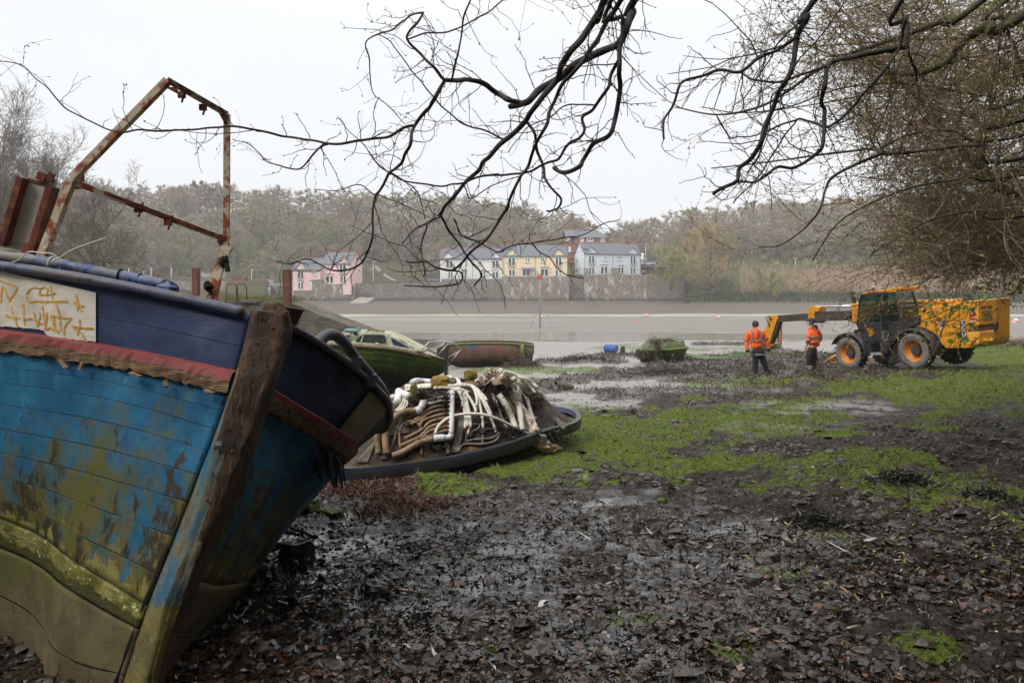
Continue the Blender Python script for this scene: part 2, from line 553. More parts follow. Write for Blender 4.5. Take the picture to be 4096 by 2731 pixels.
def ground_mesh():
 ys = np.concatenate([np.exp(np.linspace(math.log(1.9), math.log(16), 360)), np.exp(np.linspace(math.log(16.1), math.log(90), 190)), np.exp(np.linspace(math.log(91), math.log(221), 70)), np.array([221.9, 222.1, 222.4, 222.7]), np.exp(np.linspace(math.log(224), math.log(900), 60))])
 ui = np.linspace(-.72, .72, 470)
 uo = np.array([.74, .78, .83, .9, 1.0, 1.2, 1.5, 2, 3, 5, 9, 16])
 us = np.concatenate([-uo[::-1], ui, uo])
 U, Y = np.meshgrid(us, ys)
 X = U * (Y + 0.6)
 Z = h0(X, Y)
 g, w, t, land = masks(X, Y, Z)
 Z2 = Z + relief(X, Y, w, land, g, t)
 # a second sheet for the bank behind the camera
 yb = np.concatenate([np.linspace(-60, -8, 27), np.linspace(-7, 1.9, 30)])
 ub = np.concatenate([np.linspace(-80, -6, 24), np.linspace(-5.5, 5.5, 40), np.linspace(6, 80, 24)])
 XB, YBm = np.meshgrid(ub, yb)
 ZB = h0(XB, YBm)
 gb, wb, tb, lb = masks(XB, YBm, ZB)
 ZB2 = ZB + relief(XB, YBm, wb, lb, gb, tb)
 def fc(nr, nc, o):
  i = np.arange(nr - 1)[:, None] * nc + np.arange(nc - 1)[None, :]
  return (np.stack([i, i + 1, i + nc + 1, i + nc], -1).reshape(-1, 4) + o)
 V = np.concatenate([np.stack([X, Y, Z2], -1).reshape(-1, 3), np.stack([XB, YBm, ZB2], -1).reshape(-1, 3)])
 Fc = np.concatenate([fc(len(ys), len(us), 0), fc(len(yb), len(ub), X.size)])
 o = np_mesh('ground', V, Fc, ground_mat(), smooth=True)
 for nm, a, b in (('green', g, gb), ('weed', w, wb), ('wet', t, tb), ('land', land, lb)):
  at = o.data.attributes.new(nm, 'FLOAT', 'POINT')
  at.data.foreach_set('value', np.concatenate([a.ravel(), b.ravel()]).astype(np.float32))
 o['kind'] = 'structure'
 return o

def ground_mat():
 m, n, b = new_mat('wet_shore')
 v = coords(n, 'World')
 def at(nm):
  a = n.nodes.new('ShaderNodeAttribute'); a.attribute_name = nm
  return a.outputs['Fac']
 n1 = noise(n, v, 2.5, 6, .65); n2 = noise(n, v, 14, 5, .7); n3 = noise(n, v, 60, 3, .6)
 vor = N_(n, 'ShaderNodeTexVoronoi'); vor.feature = 'F1'; vor.inputs['Scale'].default_value = 26
 n.links.new(v, vor.inputs['Vector'])
 mud = mixrgb(n, ramp(n, n1, .35, .65), (.013, .0085, .0055), (.034, .023, .015))
 stone = mixrgb(n, ramp(n, n3, .3, .7), (.020, .015, .012), (.068, .054, .043))
 c = mixrgb(n, ramp(n, n2, .42, .62, 0, .8), mud, stone)
 wet_sheen_c = mixrgb(n, ramp(n, n2, .3, .7), (.15, .127, .108), (.32, .285, .255))  # far wet mud: sheen of the sky mixed into a pale colour
 syw = n.nodes.new('ShaderNodeSeparateXYZ'); n.links.new(v, syw.inputs[0]); wet_sheen_c = mixrgb(n, ramp(n, syw.outputs['Y'], 11, 20), (.016, .012, .009), wet_sheen_c)
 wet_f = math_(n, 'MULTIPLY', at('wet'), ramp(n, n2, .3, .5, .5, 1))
 c = mixrgb(n, wet_f, c, wet_sheen_c)
 weedc = mixrgb(n, ramp(n, n2, .35, .65), (.018, .012, .008), (.060, .042, .027))
 c = mixrgb(n, ramp(n, math_(n, 'ADD', at('weed'), math_(n, 'MULTIPLY', math_(n, 'SUBTRACT', n2, .5), .8)), .25, .5), c, weedc)
 gr = mixrgb(n, ramp(n, n2, .3, .7), (.045, .068, .010), (.115, .150, .022))
 gr = mixrgb(n, ramp(n, n1, .5, .75, 0, .6), gr, (.12, .115, .035))
 gmask = ramp(n, math_(n, 'ADD', at('green'), math_(n, 'MULTIPLY', math_(n, 'SUBTRACT', n2, .5), 1.1)), .3, .62)
 c = mixrgb(n, gmask, c, gr)
 v2 = coords(n, 'World', (.05, .05, .05))
 n4 = noise(n, v2, 1.2, 6, .6)
 lw = mixrgb(n, ramp(n, n1, .3, .7), (.05, .06, .015), (.09, .085, .035))
 lw = mixrgb(n, ramp(n, n4, .4, .6), lw, (.06, .045, .03))
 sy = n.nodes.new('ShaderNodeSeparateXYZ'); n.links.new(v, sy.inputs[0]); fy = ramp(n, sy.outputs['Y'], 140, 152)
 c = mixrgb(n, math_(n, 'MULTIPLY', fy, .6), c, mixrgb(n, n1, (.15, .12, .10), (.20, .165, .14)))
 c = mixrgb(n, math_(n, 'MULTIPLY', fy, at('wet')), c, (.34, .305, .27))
 c = mixrgb(n, at('land'), c, lw)
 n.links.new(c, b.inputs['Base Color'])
 r = math_(n, 'SUBTRACT', ramp(n, n2, .3, .7, .42, .72), math_(n, 'MULTIPLY', wet_f, .36))
 r = math_(n, 'ADD', r, math_(n, 'MULTIPLY', gmask, .3))
 r = math_(n, 'ADD', r, math_(n, 'MULTIPLY', at('land'), .5))
 rr = n.nodes.new('ShaderNodeClamp'); n.links.new(r, rr.inputs[0]); rr.inputs['Min'].default_value = .1
 n.links.new(rr.outputs[0], b.inputs['Roughness'])
 pud = math_(n, 'MULTIPLY', at('wet'), ramp(n, noise(n, v, 3.3, 5, .6), .40, .52))
 sy0 = n.nodes.new('ShaderNodeSeparateXYZ'); n.links.new(v, sy0.inputs[0]); rp = mixrgb(n, pud, rr.outputs[0], mixrgb(n, ramp(n, sy0.outputs['Y'], 12, 20), (.045, .045, .045), (.52, .52, .52))); n.links.new(rp, b.inputs['Roughness'])
 n.links.new(math_(n, 'ADD', math_(n, 'ADD', .10, math_(n, 'MULTIPLY', wet_f, .35)), math_(n, 'MULTIPLY', pud, .35)), b.inputs['Specular IOR Level'])
 hh = math_(n, 'ADD', math_(n, 'MULTIPLY', n2, .8), math_(n, 'MULTIPLY', n3, .35))
 hh = math_(n, 'SUBTRACT', hh, math_(n, 'MULTIPLY', vor.outputs['Distance'], .5))
 bs = n.nodes.new('ShaderNodeBump'); bs.inputs['Distance'].default_value = .035
 n.links.new(math_(n, 'MULTIPLY', math_(n, 'SUBTRACT', .85, math_(n, 'MULTIPLY', wet_f, .5)), math_(n, 'SUBTRACT', 1.0, math_(n, 'MULTIPLY', pud, .9))), bs.inputs['Strength'])
 n.links.new(hh, bs.inputs['Height']); n.links.new(bs.outputs[0], b.inputs['Normal'])
 return m

ground = ground_mesh()

# ---------------------------------------------------------------- water
def water():
 m, n, b = new_mat('estuary_water')
 v = coords(n, 'World', (.22, 1.0, 1.0))
 big = noise(n, coords(n, 'World', (.012, .06, 1)), 1.0, 3, .6)
 n1 = noise(n, v, 2.2, 3, .6, .4); n2 = noise(n, v, .7, 2, .5)
 b.inputs['Base Color'].default_value = (.24, .215, .185, 1)
 sy = n.nodes.new('ShaderNodeSeparateXYZ'); n.links.new(coords(n, 'World'), sy.inputs[0]); rip = math_(n, 'MULTIPLY', ramp(n, math_(n, 'ADD', sy.outputs['Y'], math_(n, 'MULTIPLY', big, 50.0)), 116, 124), ramp(n, big, .36, .5, .55, 1.0))
 n.links.new(ramp(n, rip, 0, 1, .06, .58), b.inputs['Roughness'])
 b.inputs['IOR'].default_value = 1.33
 h = math_(n, 'ADD', n1, math_(n, 'MULTIPLY', n2, .8))
 bs = n.nodes.new('ShaderNodeBump'); bs.inputs['Distance'].default_value = .9
 n.links.new(ramp(n, rip, 0, 1, .06, 1.0), bs.inputs['Strength'])
 n.links.new(h, bs.inputs['Height']); n.links.new(bs.outputs[0], b.inputs['Normal'])
 mb = MB()
 xs = np.linspace(-220, 420, 33); ysv = np.linspace(52, 200, 13)
 mb.grid([[Vector((x, y, 0.0)) for x in xs] for y in ysv])
 o = mb.build('water', m)
 o['kind'] = 'structure'
water()

# ---------------------------------------------------------------- stone materials
def stone_mat(name, c1, c2, cm, scale=(1, 1, 1.6), s=3.0, lime=.0, moss=None, tide=None):
 m, n, b = new_mat(name)
 v = coords(n, 'World', scale)
 vo = N_(n, 'ShaderNodeTexVoronoi'); vo.inputs['Scale'].default_value = s; n.links.new(v, vo.inputs['Vector'])
 ve = N_(n, 'ShaderNodeTexVoronoi'); ve.feature = 'DISTANCE_TO_EDGE'; ve.inputs['Scale'].default_value = s; n.links.new(v, ve.inputs['Vector'])
 sx = n.nodes.new('ShaderNodeSeparateColor'); n.links.new(vo.outputs['Color'], sx.inputs[0])
 c = mixrgb(n, sx.outputs[0], c1, c2)
 c = mixrgb(n, ramp(n, ve.outputs['Distance'], .0, .07, .8, 0), c, cm)
 st = noise(n, coords(n, 'World', (1, 1, .25)), .9, 6, .7)
 c = mixrgb(n, ramp(n, st, .5, .72, 0, .7), c, (.16, .10, .05))
 if lime:
  l = noise(n, coords(n, 'World', (1, 1, .4)), .7, 8, .78)
  c = mixrgb(n, ramp(n, l, .52, .60, 0, lime), c, (.55, .52, .47))
 if moss:
  g = noise(n, v, .8, 6, .7)
  c = mixrgb(n, ramp(n, g, .48, .62, 0, .8), c, moss)
 if tide is not None:
  z = n.nodes.new('ShaderNodeSeparateXYZ'); gg = n.nodes.new('ShaderNodeNewGeometry'); n.links.new(gg.outputs['Position'], z.inputs[0])
  t = math_(n, 'ADD', z.outputs['Z'], math_(n, 'MULTIPLY', st, 1.5))
  c = mixrgb(n, ramp(n, t, tide, tide + 1.2, .75, 0), c, (.05, .04, .03))
 n.links.new(c, b.inputs['Base Color'])
 b.inputs['Roughness'].default_value = .92; b.inputs['Specular IOR Level'].default_value = .2
 bump(n, b, ramp(n, ve.outputs['Distance'], 0, .1), .6, .04)
 return m

M_QUAY = stone_mat('quay_masonry', (.085, .07, .056), (.14, .118, .096), (.20, .175, .15), (1.0, 1.0, 3.4), 1.5, 0, (.055, .06, .018), 1.9)
M_RUBBLE = stone_mat('harbour_rubble', (.16, .13, .105), (.28, .235, .195), (.34, .31, .28), (1, 1, 1.5), 1.9, .9, None, 3.2)
M_RUBBLE2 = stone_mat('harbour_rubble_dark', (.13, .11, .095), (.24, .205, .175), (.30, .27, .24), (1, 1, 1.5), 2.1, .15, None, 3.2)
M_GARDEN = stone_mat('garden_wall_stone', (.20, .18, .16), (.36, .33, .30), (.40, .38, .35), (1, 1, 1.5), 2.2, .4)
M_GRASS_TOP = simple('rough_grass', (.07, .10, .02), (.16, .16, .05), 3, .9, bmp=.8, bdist=.05)
M_RUST = simple('rusty_steel', (.16, .055, .022), (.075, .028, .014), 9, .85, bmp=.5, bdist=.01, c3=(.24, .10, .04), s3=4)
M_GREYMETAL = simple('grey_metal', (.35, .36, .36), (.28, .29, .29), 10, .5, .3)
M_WHITEPAINT = simple('white_paint', (.78, .78, .76), (.68, .67, .64), 6, .5)
M_DARKWEED = attr_mat('seaweed_blades', .38, .55, .3)

rng = np.random.default_rng(7)
random.seed(11)

# ---------------------------------------------------------------- old stone quay with its slip
def quay():
 root = thing('stone_quay', 'old stone quay with grassy top and sloping slip, behind the bow of the blue boat', 'quay', (-14, 48, 1))
 x1 = -13.35
 mb = MB()
 # upright part, roughly coursed with an uneven broken top edge
 n = 40
 xs = [lerp(-44, x1, i / n) for i in range(n + 1)]
 top = [4.32 + .10 * math.sin(i * 2.1) * math.sin(i * .7) - (.22 if 30 < i < 34 else 0) for i in range(n + 1)]
 Y0 = 48
 rows = []
 for k in range(9):
  t = k / 8
  rows.append([Vector((xs[i], Y0 - .25 * (1 - t) + .06 * mnoise.noise(Vector((xs[i] * 1.3, t * 6, 1))), lerp(.4, top[i], t))) for i in range(n + 1)])
 rows.append([Vector((xs[i], Y0 + .9, top[i] + .03)) for i in range(n + 1)])
 rows.append([Vector((xs[i], Y0 + 3.5, top[i] - .05)) for i in range(n + 1)])
 mb.grid(rows)
 mb.grid([[r[-1] for r in rows], [Vector((x1, Y0 + 6, .4)) for r in rows]])
 # slip: slopes down to the right
 sl = []
 m_ = 34
 for i in range(m_ + 1):
  t = i / m_
  x = lerp(x1, -4.4, t)
  z = lerp(4.28, .85, t) + .05 * mnoise.noise(Vector((x * 3, 2, 2)))
  sl.append((x, z))
 rows = []
 for k in range(8):
  rows.append([Vector((x, Y0 - .22 * (1 - k / 7) + .05 * mnoise.noise(Vector((x * 1.7, k, 5))), lerp(min(.3, z - .3), z, k / 7))) for x, z in sl])
 rows.append([Vector((x, Y0 + .5, z + .05)) for x, z in sl])
 rows.append([Vector((x, Y0 + 3.6, z + .02)) for x, z in sl])
 rows.append([Vector((x, Y0 + 3.9, min(.3, z - .3))) for x, z in sl])
 mb.grid(rows)
 w = mb.build('wall', M_QUAY, root, auto=50)
 # coping stones along the edge
 mc = MB()
 for i in range(12):
  a = xs[16 + 2 * i]
  if i in (7,): continue
  mc.box((a + .6, Y0 + .2, top[16 + 2 * i] + .06), (1.15, .75, .24), 0, Matrix.Rotation(random.uniform(-.05, .05), 3, 'Z'), .04)
 mc.build('coping', M_QUAY, root)
 # fringe of hanging seaweed on the slip wall
 N = 5200
 t = rng.uniform(.02, 1, N) ** .8
 x = lerp(x1 + 1.5, -4.6, t)
 zt = lerp(4.28, .85, (x - x1) / (-4.4 - x1))
 drop = rng.uniform(0, 1, N) * np.minimum(zt - .8, 1.7)
 z = zt - .03 - drop * (.35 + .65 * t)
 keep = z > .7
 keep &= (zt - z) > np.maximum(0, (1.5 - t * 2.4))
 x, z = x[keep], z[keep]; N = len(x)
 tv = [(-.02, 0, 0), (.02, 0, 0), (.028, -.06, -.16), (-.02, -.07, -.17), (.012, -.04, -.34), (-.012, -.04, -.34)]
 tf = [(0, 1, 2, 3), (3, 2, 4, 5)]
 col = np.array([.035, .028, .014])[None] * rng.uniform(.5, 1.7, (N, 1)) * np.array([1, 1, 1])[None]
 V, Fc, Cc = scatter(tv, tf, np.stack([x, np.full(N, Y0 - .16) - rng.uniform(0, .12, N), z], 1), rng.uniform(-.6, .6, N), rng.uniform(0, .3, N), rng.uniform(.8, 1.9, N), col, rng)
 o = np_mesh('seaweed_fringe', V, Fc, M_DARKWEED, Cc, root); o['kind'] = 'stuff'
 # rough grass along the top
 N = 5000
 x = rng.uniform(-34, x1, N); y = Y0 + rng.uniform(.2, 3.0, N)
 z = np.interp(x, xs, top) + .04
 tv = [(-.02, 0, 0), (.02, 0, 0), (.012, .05, .2), (-.008, .14, .34)]
 col = np.array([.11, .13, .03])[None] * rng.uniform(.5, 1.5, (N, 1)) + np.array([.06, .03, .0])[None] * rng.uniform(0, 1, (N, 1))
 V, Fc, Cc = scatter(tv, [(0, 1, 2, 3)], np.stack([x, y, z], 1), rng.uniform(0, 6.3, N), rng.uniform(0, .5, N), rng.uniform(.5, 1.2, N), col, rng)
 o = np_mesh('grass', V, Fc, attr_mat('grass_blades', .7), Cc, root); o['kind'] = 'stuff'
 world_parts(root)
 # hooped ladder rails
 for k, px in enumerate((905, 945)):
  t = thing('ladder_rail', ['rusty hooped ladder rail on the quay edge, the one nearer the blue boat cabin frame', 'rusty hooped ladder rail on the quay edge, beside the broken masonry'][k], 'handrail', P(px, 1200, 47.9), group='ladder rails on the quay')
  m2 = MB()
  a = P(px, 1225, 47.7); w = .62 if k == 0 else .58
  pts = [a] + [a + Vector((0, 0, 1.15))] + [a + Vector((w / 2 - w / 2 * math.cos(q), 0, 1.15 + .22 * math.sin(q))) for q in np.linspace(.5, math.pi - .3, 6)] + [a + Vector((w, .1, 1.1)), a + Vector((w, .3, .2))]
  m2.tube(pts, .035, 6)
  m2.build('rail', M_RUST, t, smooth=True); world_parts(t)
 # sheet-steel piles
 for px, pyt, pyb, wd, lab in ((1152, 1078, 1210, .52, 'rusty brown steel pile standing at the head of the slip'), (787, 1073, 1182, .50, 'rusty brown steel pile standing on the grass of the quay, seen past the cabin frame')):
  a = P(px, pyb, 47.55 if px > 900 else 49.5); b_ = P(px - 3, pyt, 47.6 if px > 900 else 49.5)
  t = thing('steel_pile', lab, 'pile', a, group='steel piles on the quay')
  m2 = MB()
  m2.bar(a + Vector((-wd * .5, 0, -.6)), b_ + Vector((-wd * .5, 0, 0)), .04, .05)
  up = Vector((0, 1, 0))
  prof = [(-.5, 0), (-.3, 0), (-.18, .22), (.18, .22), (.3, 0), (.5, 0), (.5, .03), (.33, .03), (.2, .26), (-.2, .26), (-.33, .03), (-.5, .03)]
  base = [a + Vector((q * wd, -r * .7, -.8)) for q, r in prof]
  m2.prism(base, (b_ - a) + Vector((0, 0, .8)))
  m2.build('pile', M_RUST, t); world_parts(t)
 # thin posts on the quay
 for px, pyt, pyb in ((605, 1070, 1150), (686, 1072, 1160), (778, 1076, 1180), (515, 1072, 1140), (1078, 1148, 1182)):
  a = P(px, pyb, 52); b_ = P(px, pyt, 52)
  tag(_post(a, b_, .05 if px < 1000 else .08), 'faded turquoise short post on the quay grass' if px > 1000 else 'thin dark post behind the blue boat rail', 'post', 'thin posts on the quay' if px < 1000 else None)

def _post(a, b_, r, mat=None):
 m2 = MB(); m2.tube([a - Vector((0, 0, 1.2)), a, (a + b_) / 2, b_], r, 6)
 return m2.build('post', mat or M_GREYMETAL, smooth=True)
quay()

# ---------------------------------------------------------------- harbour walls on the far bank
def wall_seg(name, label, pts_px, Y, depth=1.2, mat=None, base=1206, extra=None, group='harbour walls', cat='wall'):
 """outline of the wall's top as photo pixels; stands on the shore"""
 mb = MB()
 top = [P(x, y, Y) for x, y in pts_px]
 zb = hz(top[0].x, Y) - .6
 poly = [Vector((top[0].x, Y, zb))] + top + [Vector((top[-1].x, Y, zb))]
 mb.prism(poly[::-1], (0, depth, 0))
 o = mb.build(name, mat or M_RUBBLE)
 return tag(o, label, cat, group)

wall_seg('harbour_wall', 'low grey stone harbour wall under the left half of the pink house', [(1158, 1162), (1248, 1162)], 220.6)
wall_seg('harbour_wall', 'lime streaked stone wall with two raised blocks in front of the pink house', [(1248.5, 1118), (1290, 1118), (1290, 1137), (1365, 1137), (1365, 1118), (1405.5, 1118), (1405.5, 1138), (1420, 1138)], 220.0, 1.6)
wall_seg('harbour_wall', 'long plain stone wall between the pink house and the grey-green house', [(1420.5, 1136), (1560, 1133), (1765, 1128)], 221.0, 1.2, M_RUBBLE2)
wall_seg('harbour_wall', 'stone harbour wall under the grey-green house', [(1765.5, 1116), (2007, 1116)], 220.4, 1.4, M_RUBBLE2)
wall_seg('harbour_wall', 'tall lime streaked stone wall under the yellow house', [(2007.5, 1106), (2277, 1106)], 219.6, 2.0)
wall_seg('harbour_wall', 'tall stone wall with two raised piers under the blue house', [(2337, 1072), (2352, 1072), (2352, 1099), (2447, 1099), (2447, 1072), (2475, 1072), (2475, 1099), (2590, 1099)], 219.8, 2.2)
wall_seg('harbour_wall', 'stepped end of the stone wall beside the golden bush', [(2590.5, 1104), (2675, 1104), (2675, 1120), (2735, 1120), (2735, 1177), (2758, 1177)], 219.2, 2.6, M_RUBBLE2)
# recess with the stone steps
def steps():
 mb = MB()
 a = P(2277, 1113, 222.4); c = P(2338, 1113, 222.4)
 mb.prism([Vector((a.x, 222.0, 1.8)), Vector((c.x, 222.0, 1.8)), Vector((c.x, 222.0, a.z)), Vector((a.x, 222.0, a.z))][::-1], (0, .8, 0))
 for i in range(14):
  t = i / 13
  x = lerp(a.x + .6, c.x - .3, t)
  mb.box((x, 221.1, lerp(2.2, 5.4, t) / 2 + 1), (.32, 1.6, lerp(2.2, 5.4, t)))
 tag(mb.build('stone_steps', M_RUBBLE2), 'stone steps in the dark gap between the yellow and blue house walls', 'steps')
steps()
def ramp_slip():
 mb = MB()
 p = [P(1383, 1219, 205), P(1455, 1219, 203), P(1500, 1190, 219.5), P(1437, 1188, 219.5)]
 q = [Vector((v.x, v.y, v.z - .9)) for v in p]
 mb.add(p + q, [(0, 1, 2, 3), (4, 7, 6, 5), (0, 4, 5, 1), (1, 5, 6, 2), (2, 6, 7, 3), (3, 7, 4, 0)])
 tag(mb.build('concrete_ramp', simple('pale_concrete', (.30, .28, .24), (.22, .21, .17), 2, .8, c3=(.16, .18, .07), s3=.5)), 'pale concrete slipway running down to the mud below the long plain wall', 'ramp')
 # dark gate above the ramp
 mb = MB()
 for i in range(9):
  x = lerp(1434, 1482, i / 8)
  mb.bar(P(x, 1188, 220.6), P(x, 1168, 220.6), .08, .08)
 for y in (1169, 1178, 1187): mb.bar(P(1434, y, 220.6), P(1482, y, 220.6), .07, .07)
 tag(mb.build('ramp_gate', simple('gate_metal', (.10, .095, .09))), 'small dark gate at the top of the concrete slipway', 'gate')
 # rocks at the foot of the grey-green wall
 for i in range(26):
  m2 = MB(); px = lerp(1770, 2012, i / 25) + random.uniform(-4, 4)
  c = P(px, 1203, 217.5 + random.uniform(-.5, .5))
  m2.blob(c - Vector((0, 0, .1)), (random.uniform(.5, 1.1), .7, random.uniform(.35, .7)), i, .2, 5, flat=True)
  o = m2.build('rock', M_RUBBLE2); tag(o, 'grey boulder in the row at the foot of the grey-green house wall', 'rock', 'boulders below the grey-green house')
ramp_slip()
# garden walls on the left shore
wall_seg('garden_wall', 'rough pale garden wall behind the quay, ending at the pink house', [(900, 1141), (960, 1143), (1040, 1140), (1100, 1144), (1158, 1141)], 196, .8, M_GARDEN, group='garden walls')
wall_seg('garden_wall', 'low plain wall behind the quay at the left of the ladder rails', [(560, 1166), (900, 1163)], 150, .6, M_GARDEN, group='garden walls')

# ---------------------------------------------------------------- houses on the far bank
M_SLATE = simple('slate_roof', (.10, .105, .12), (.145, .15, .165), 1.2, .7, bmp=.5, bdist=.05, stretch=(1, 1, 3))
M_RIDGE = simple('terracotta_ridge', (.30, .10, .06), (.22, .08, .05), 3, .8)
M_BRICK = simple('red_brick', (.26, .105, .07), (.19, .075, .05), 4, .85)
M_PANE = simple('window_glass', (.025, .03, .035), (.05, .055, .06), 2, .12, bmp=0)
M_GREYRAIL = simple('grey_rail', (.25, .26, .27), rough=.5, bmp=0)
M_LAMPW = simple('lamp_cream', (.75, .68, .45), rough=.5, bmp=0)
M_PIPE = simple('drainpipe', (.09, .095, .10), rough=.5, bmp=0)
M_PINK = simple('pink_render', (.82, .57, .56), (.76, .52, .515), 1.5, .85, bmp=.1)
M_GGREEN = simple('grey_green_render', (.80, .81, .76), (.72, .73, .68), 1.5, .85, bmp=.1)
M_YELLOW = simple('yellow_render', (.85, .72, .48), (.78, .65, .42), 1.5, .85, bmp=.1)
M_BLUEH = simple('pale_blue_render', (.66, .73, .79), (.60, .67, .73), 1.5, .85, bmp=.1)

def c1(x, y): return (1050 + x / 2.476, 850 + y / 2.476)
def c2(x, y): return (1700 + x / 2.138, 850 + y / 2.138)

def house(name, label, C, xl, xr, ybase, yeave, yridge, Y0, rot, wallm, gables=(), wins=(), doors=(), chims=(), lamps=(), D=7.4, hipr=False, group=None, pipes=(), side=(), cat='house', lint=True, ridge_in=(0, 0)):
 th = math.radians(rot)
 pl, pr = C(xl, ybase), C(xr, ybase)
 o = P(pl[0], pl[1], Y0)
 ct, st = math.cos(th), math.sin(th)
 def u_of(px):
  s = (px - 2048) / F
  return (s * Y0 - o.x) / (ct - s * st)
 def uz(x, y, back=0.0):
  px, py = C(x, y)
  u = u_of(px)
  Yp = Y0 + u * st + back * ct
  return u, CAMZ + (HOR - py) / F * Yp - o.z
 W = u_of(pr[0])
 ze = uz((xl + xr) / 2, yeave)[1]
 zr = uz((xl + xr) / 2, yridge, D / 2)[1]
 root = thing(name, label, cat, o, th, group)
 mb = MB()
 zlow = -3.0
 # body with gable ends
 poly = [(0, zlow), (D, zlow), (D, ze), (D / 2, zr - (0 if not hipr else 0)), (0, ze)]
 if hipr: poly = [(0, zlow), (D, zlow), (D, ze), (0, ze)]
 mb.prism([Vector((0, y, z)) for y, z in poly], (W, 0, 0))
 gs = []
 for (gl, gr, gx, gy) in gables:
  a = u_of(C(gl, 0)[0]); b_ = u_of(C(gr, 0)[0]); c, zp = uz(gx, gy)
  a = max(a, 0); b_ = min(b_, W)
  gs.append((a, b_, c, zp))
  mb.prism([Vector((a, -.02, zlow)), Vector((b_, -.02, zlow)), Vector((b_, -.02, ze - .35)), Vector((c, -.02, zp)), Vector((a, -.02, ze - .35))][::-1], (0, (zp - ze) / max(zr - ze, .1) * D / 2 + .3, 0))
 mb.build('wall', wallm, root)
 # main roof
 mr = MB(); k = (zr - ze) / (D / 2); e = .3; t_ = .14
 rl, rr = ridge_in
 if hipr: rr = D * .55
 hl = .12
 A = [Vector((-hl, -e, ze - e * k)), Vector((W + hl, -e, ze - e * k)), Vector((W + hl - rr, D / 2, zr)), Vector((-hl + rl, D / 2, zr)), Vector((-hl, D + e, ze - e * k)), Vector((W + hl, D + e, ze - e * k))]
 up = Vector((0, 0, t_ + .05))
 A = [p + Vector((0, 0, .06)) for p in A]
 B = [p + up for p in A]
 mr.add(A + B, [(0, 1, 2, 3)[::-1], (3, 2, 5, 4)[::-1], (6, 7, 8, 9), (9, 8, 11, 10), (0, 1, 7, 6), (1, 2, 8, 7), (2, 5, 11, 8), (5, 4, 10, 11), (4, 3, 9, 10), (3, 0, 6, 9)] + ([] if not hipr else [(1, 5, 2), (7, 8, 11)]))
 for (a, b_, c, zp) in gs:
  yb = (zp - ze) / k
  for sgn, x0 in ((1, a), (-1, b_)):
   xo = x0 - sgn * .12
   zo = ze - .35 - .1
   p = [Vector((xo, -.22, zo)), Vector((c, -.22, zp + .02)), Vector((c, yb + .3, zp + .02)), Vector((xo, max((zo - ze) / k, -.2) + .3, zo))]
   p = [q + Vector((0, 0, .10)) for q in p]; q2 = [q + Vector((0, 0, .16)) for q in p]
   mr.add(p + q2, [(0, 1, 2, 3), (4, 7, 6, 5), (0, 4, 5, 1), (1, 5, 6, 2), (2, 6, 7, 3), (3, 7, 4, 0)])
 mr.build('roof', M_SLATE, root)
 mt = MB()
 mt.tube([Vector((-hl + rl, D / 2, zr + .24)), Vector((W + hl - rr, D / 2, zr + .24))], .16, 6)
 mt.build('ridge_tiles', M_RIDGE, root)
 for (x, yt, yb, wd) in chims:
  u, zt = uz(x, yt, D / 2); _, zb = uz(x, yb, D / 2)
  m2 = MB(); m2.box((u, D / 2, (zt + zr - .8) / 2), (wd, .75, zt - zr + .8), 0)
  m2.box((u, D / 2, zt + .06), (wd + .14, .9, .14), 0)
  ch = m2.build('chimney', M_BRICK, root)
  m3 = MB()
  for q in (-.2, .2): m3.lathe([(.11, 0), (.13, .35), (.1, .4)], 8, 0, Matrix.Translation((u + q, D / 2, zt + .12)))
  m3.build('chimney_pots', M_RIDGE, ch)
 def opening(nm, x0, y0, x1, y1, lintel, bal):
  u0, z1 = uz(x0, y0); u1, z0 = uz(x1, y1)
  f = .20; yy = -.03
  m2 = MB()
  for (ca, sa) in (((u0 + f / 2, (z0 + z1) / 2), (f, z1 - z0)), ((u1 - f / 2, (z0 + z1) / 2), (f, z1 - z0)), (((u0 + u1) / 2, z1 - f / 2), (u1 - u0 - 2 * f, f)), (((u0 + u1) / 2, z0 + f / 2), (u1 - u0 - 2 * f, f)), (((u0 + u1) / 2, (z0 + z1) / 2), (f * 1.6, z1 - z0 - 2 * f))):
   m2.box((ca[0], yy - .05, ca[1]), (sa[0], .12, sa[1]))
  w = m2.build(nm, M_WHITEPAINT, root)
  m3 = MB(); m3.box(((u0 + u1) / 2, yy - .02, (z0 + z1) / 2), (u1 - u0 - 2 * f, .04, z1 - z0 - 2 * f))
  m3.build('pane', M_PANE, w)
  if z1 - z0 < 1.7:
   m3 = MB(); m3.box(((u0 + u1) / 2, yy - .10, z0 - .05), (u1 - u0 + .2, .22, .10)); m3.build('sill', M_WHITEPAINT, w)
  if lintel:
   m3 = MB(); n = 7
   pts = [Vector((lerp(u0 - .12, u1 + .12, i / n), yy - .03, z1 + .16 + .16 * math.sin(math.pi * i / n))) for i in range(n + 1)]
   for p, q in zip(pts, pts[1:]): m3.bar(p, q, .06, .22)
   m3.build('lintel', simple_brick, w)
  if bal:
   m3 = MB(); n = 11; zt = z0 + 1.0
   def bp(i, z): return Vector((lerp(u0 - .18, u1 + .18, i / n), yy - .16 - .16 * math.sin(math.pi * i / n), z))
   for i in range(n + 1): m3.tube([bp(i, z0 + .02), bp(i, zt)], .016, 4)
   for z in (z0 + .03, zt): m3.tube([bp(i, z) for i in range(n + 1)], .028, 4)
   m3.build('balcony_rail', M_GREYRAIL, w)
 for wv in wins: opening('window', *wv[:4], lint and len(wv) > 4, len(wv) > 4)
 for dv in doors: opening('glass_door', *dv[:4], lint, False)
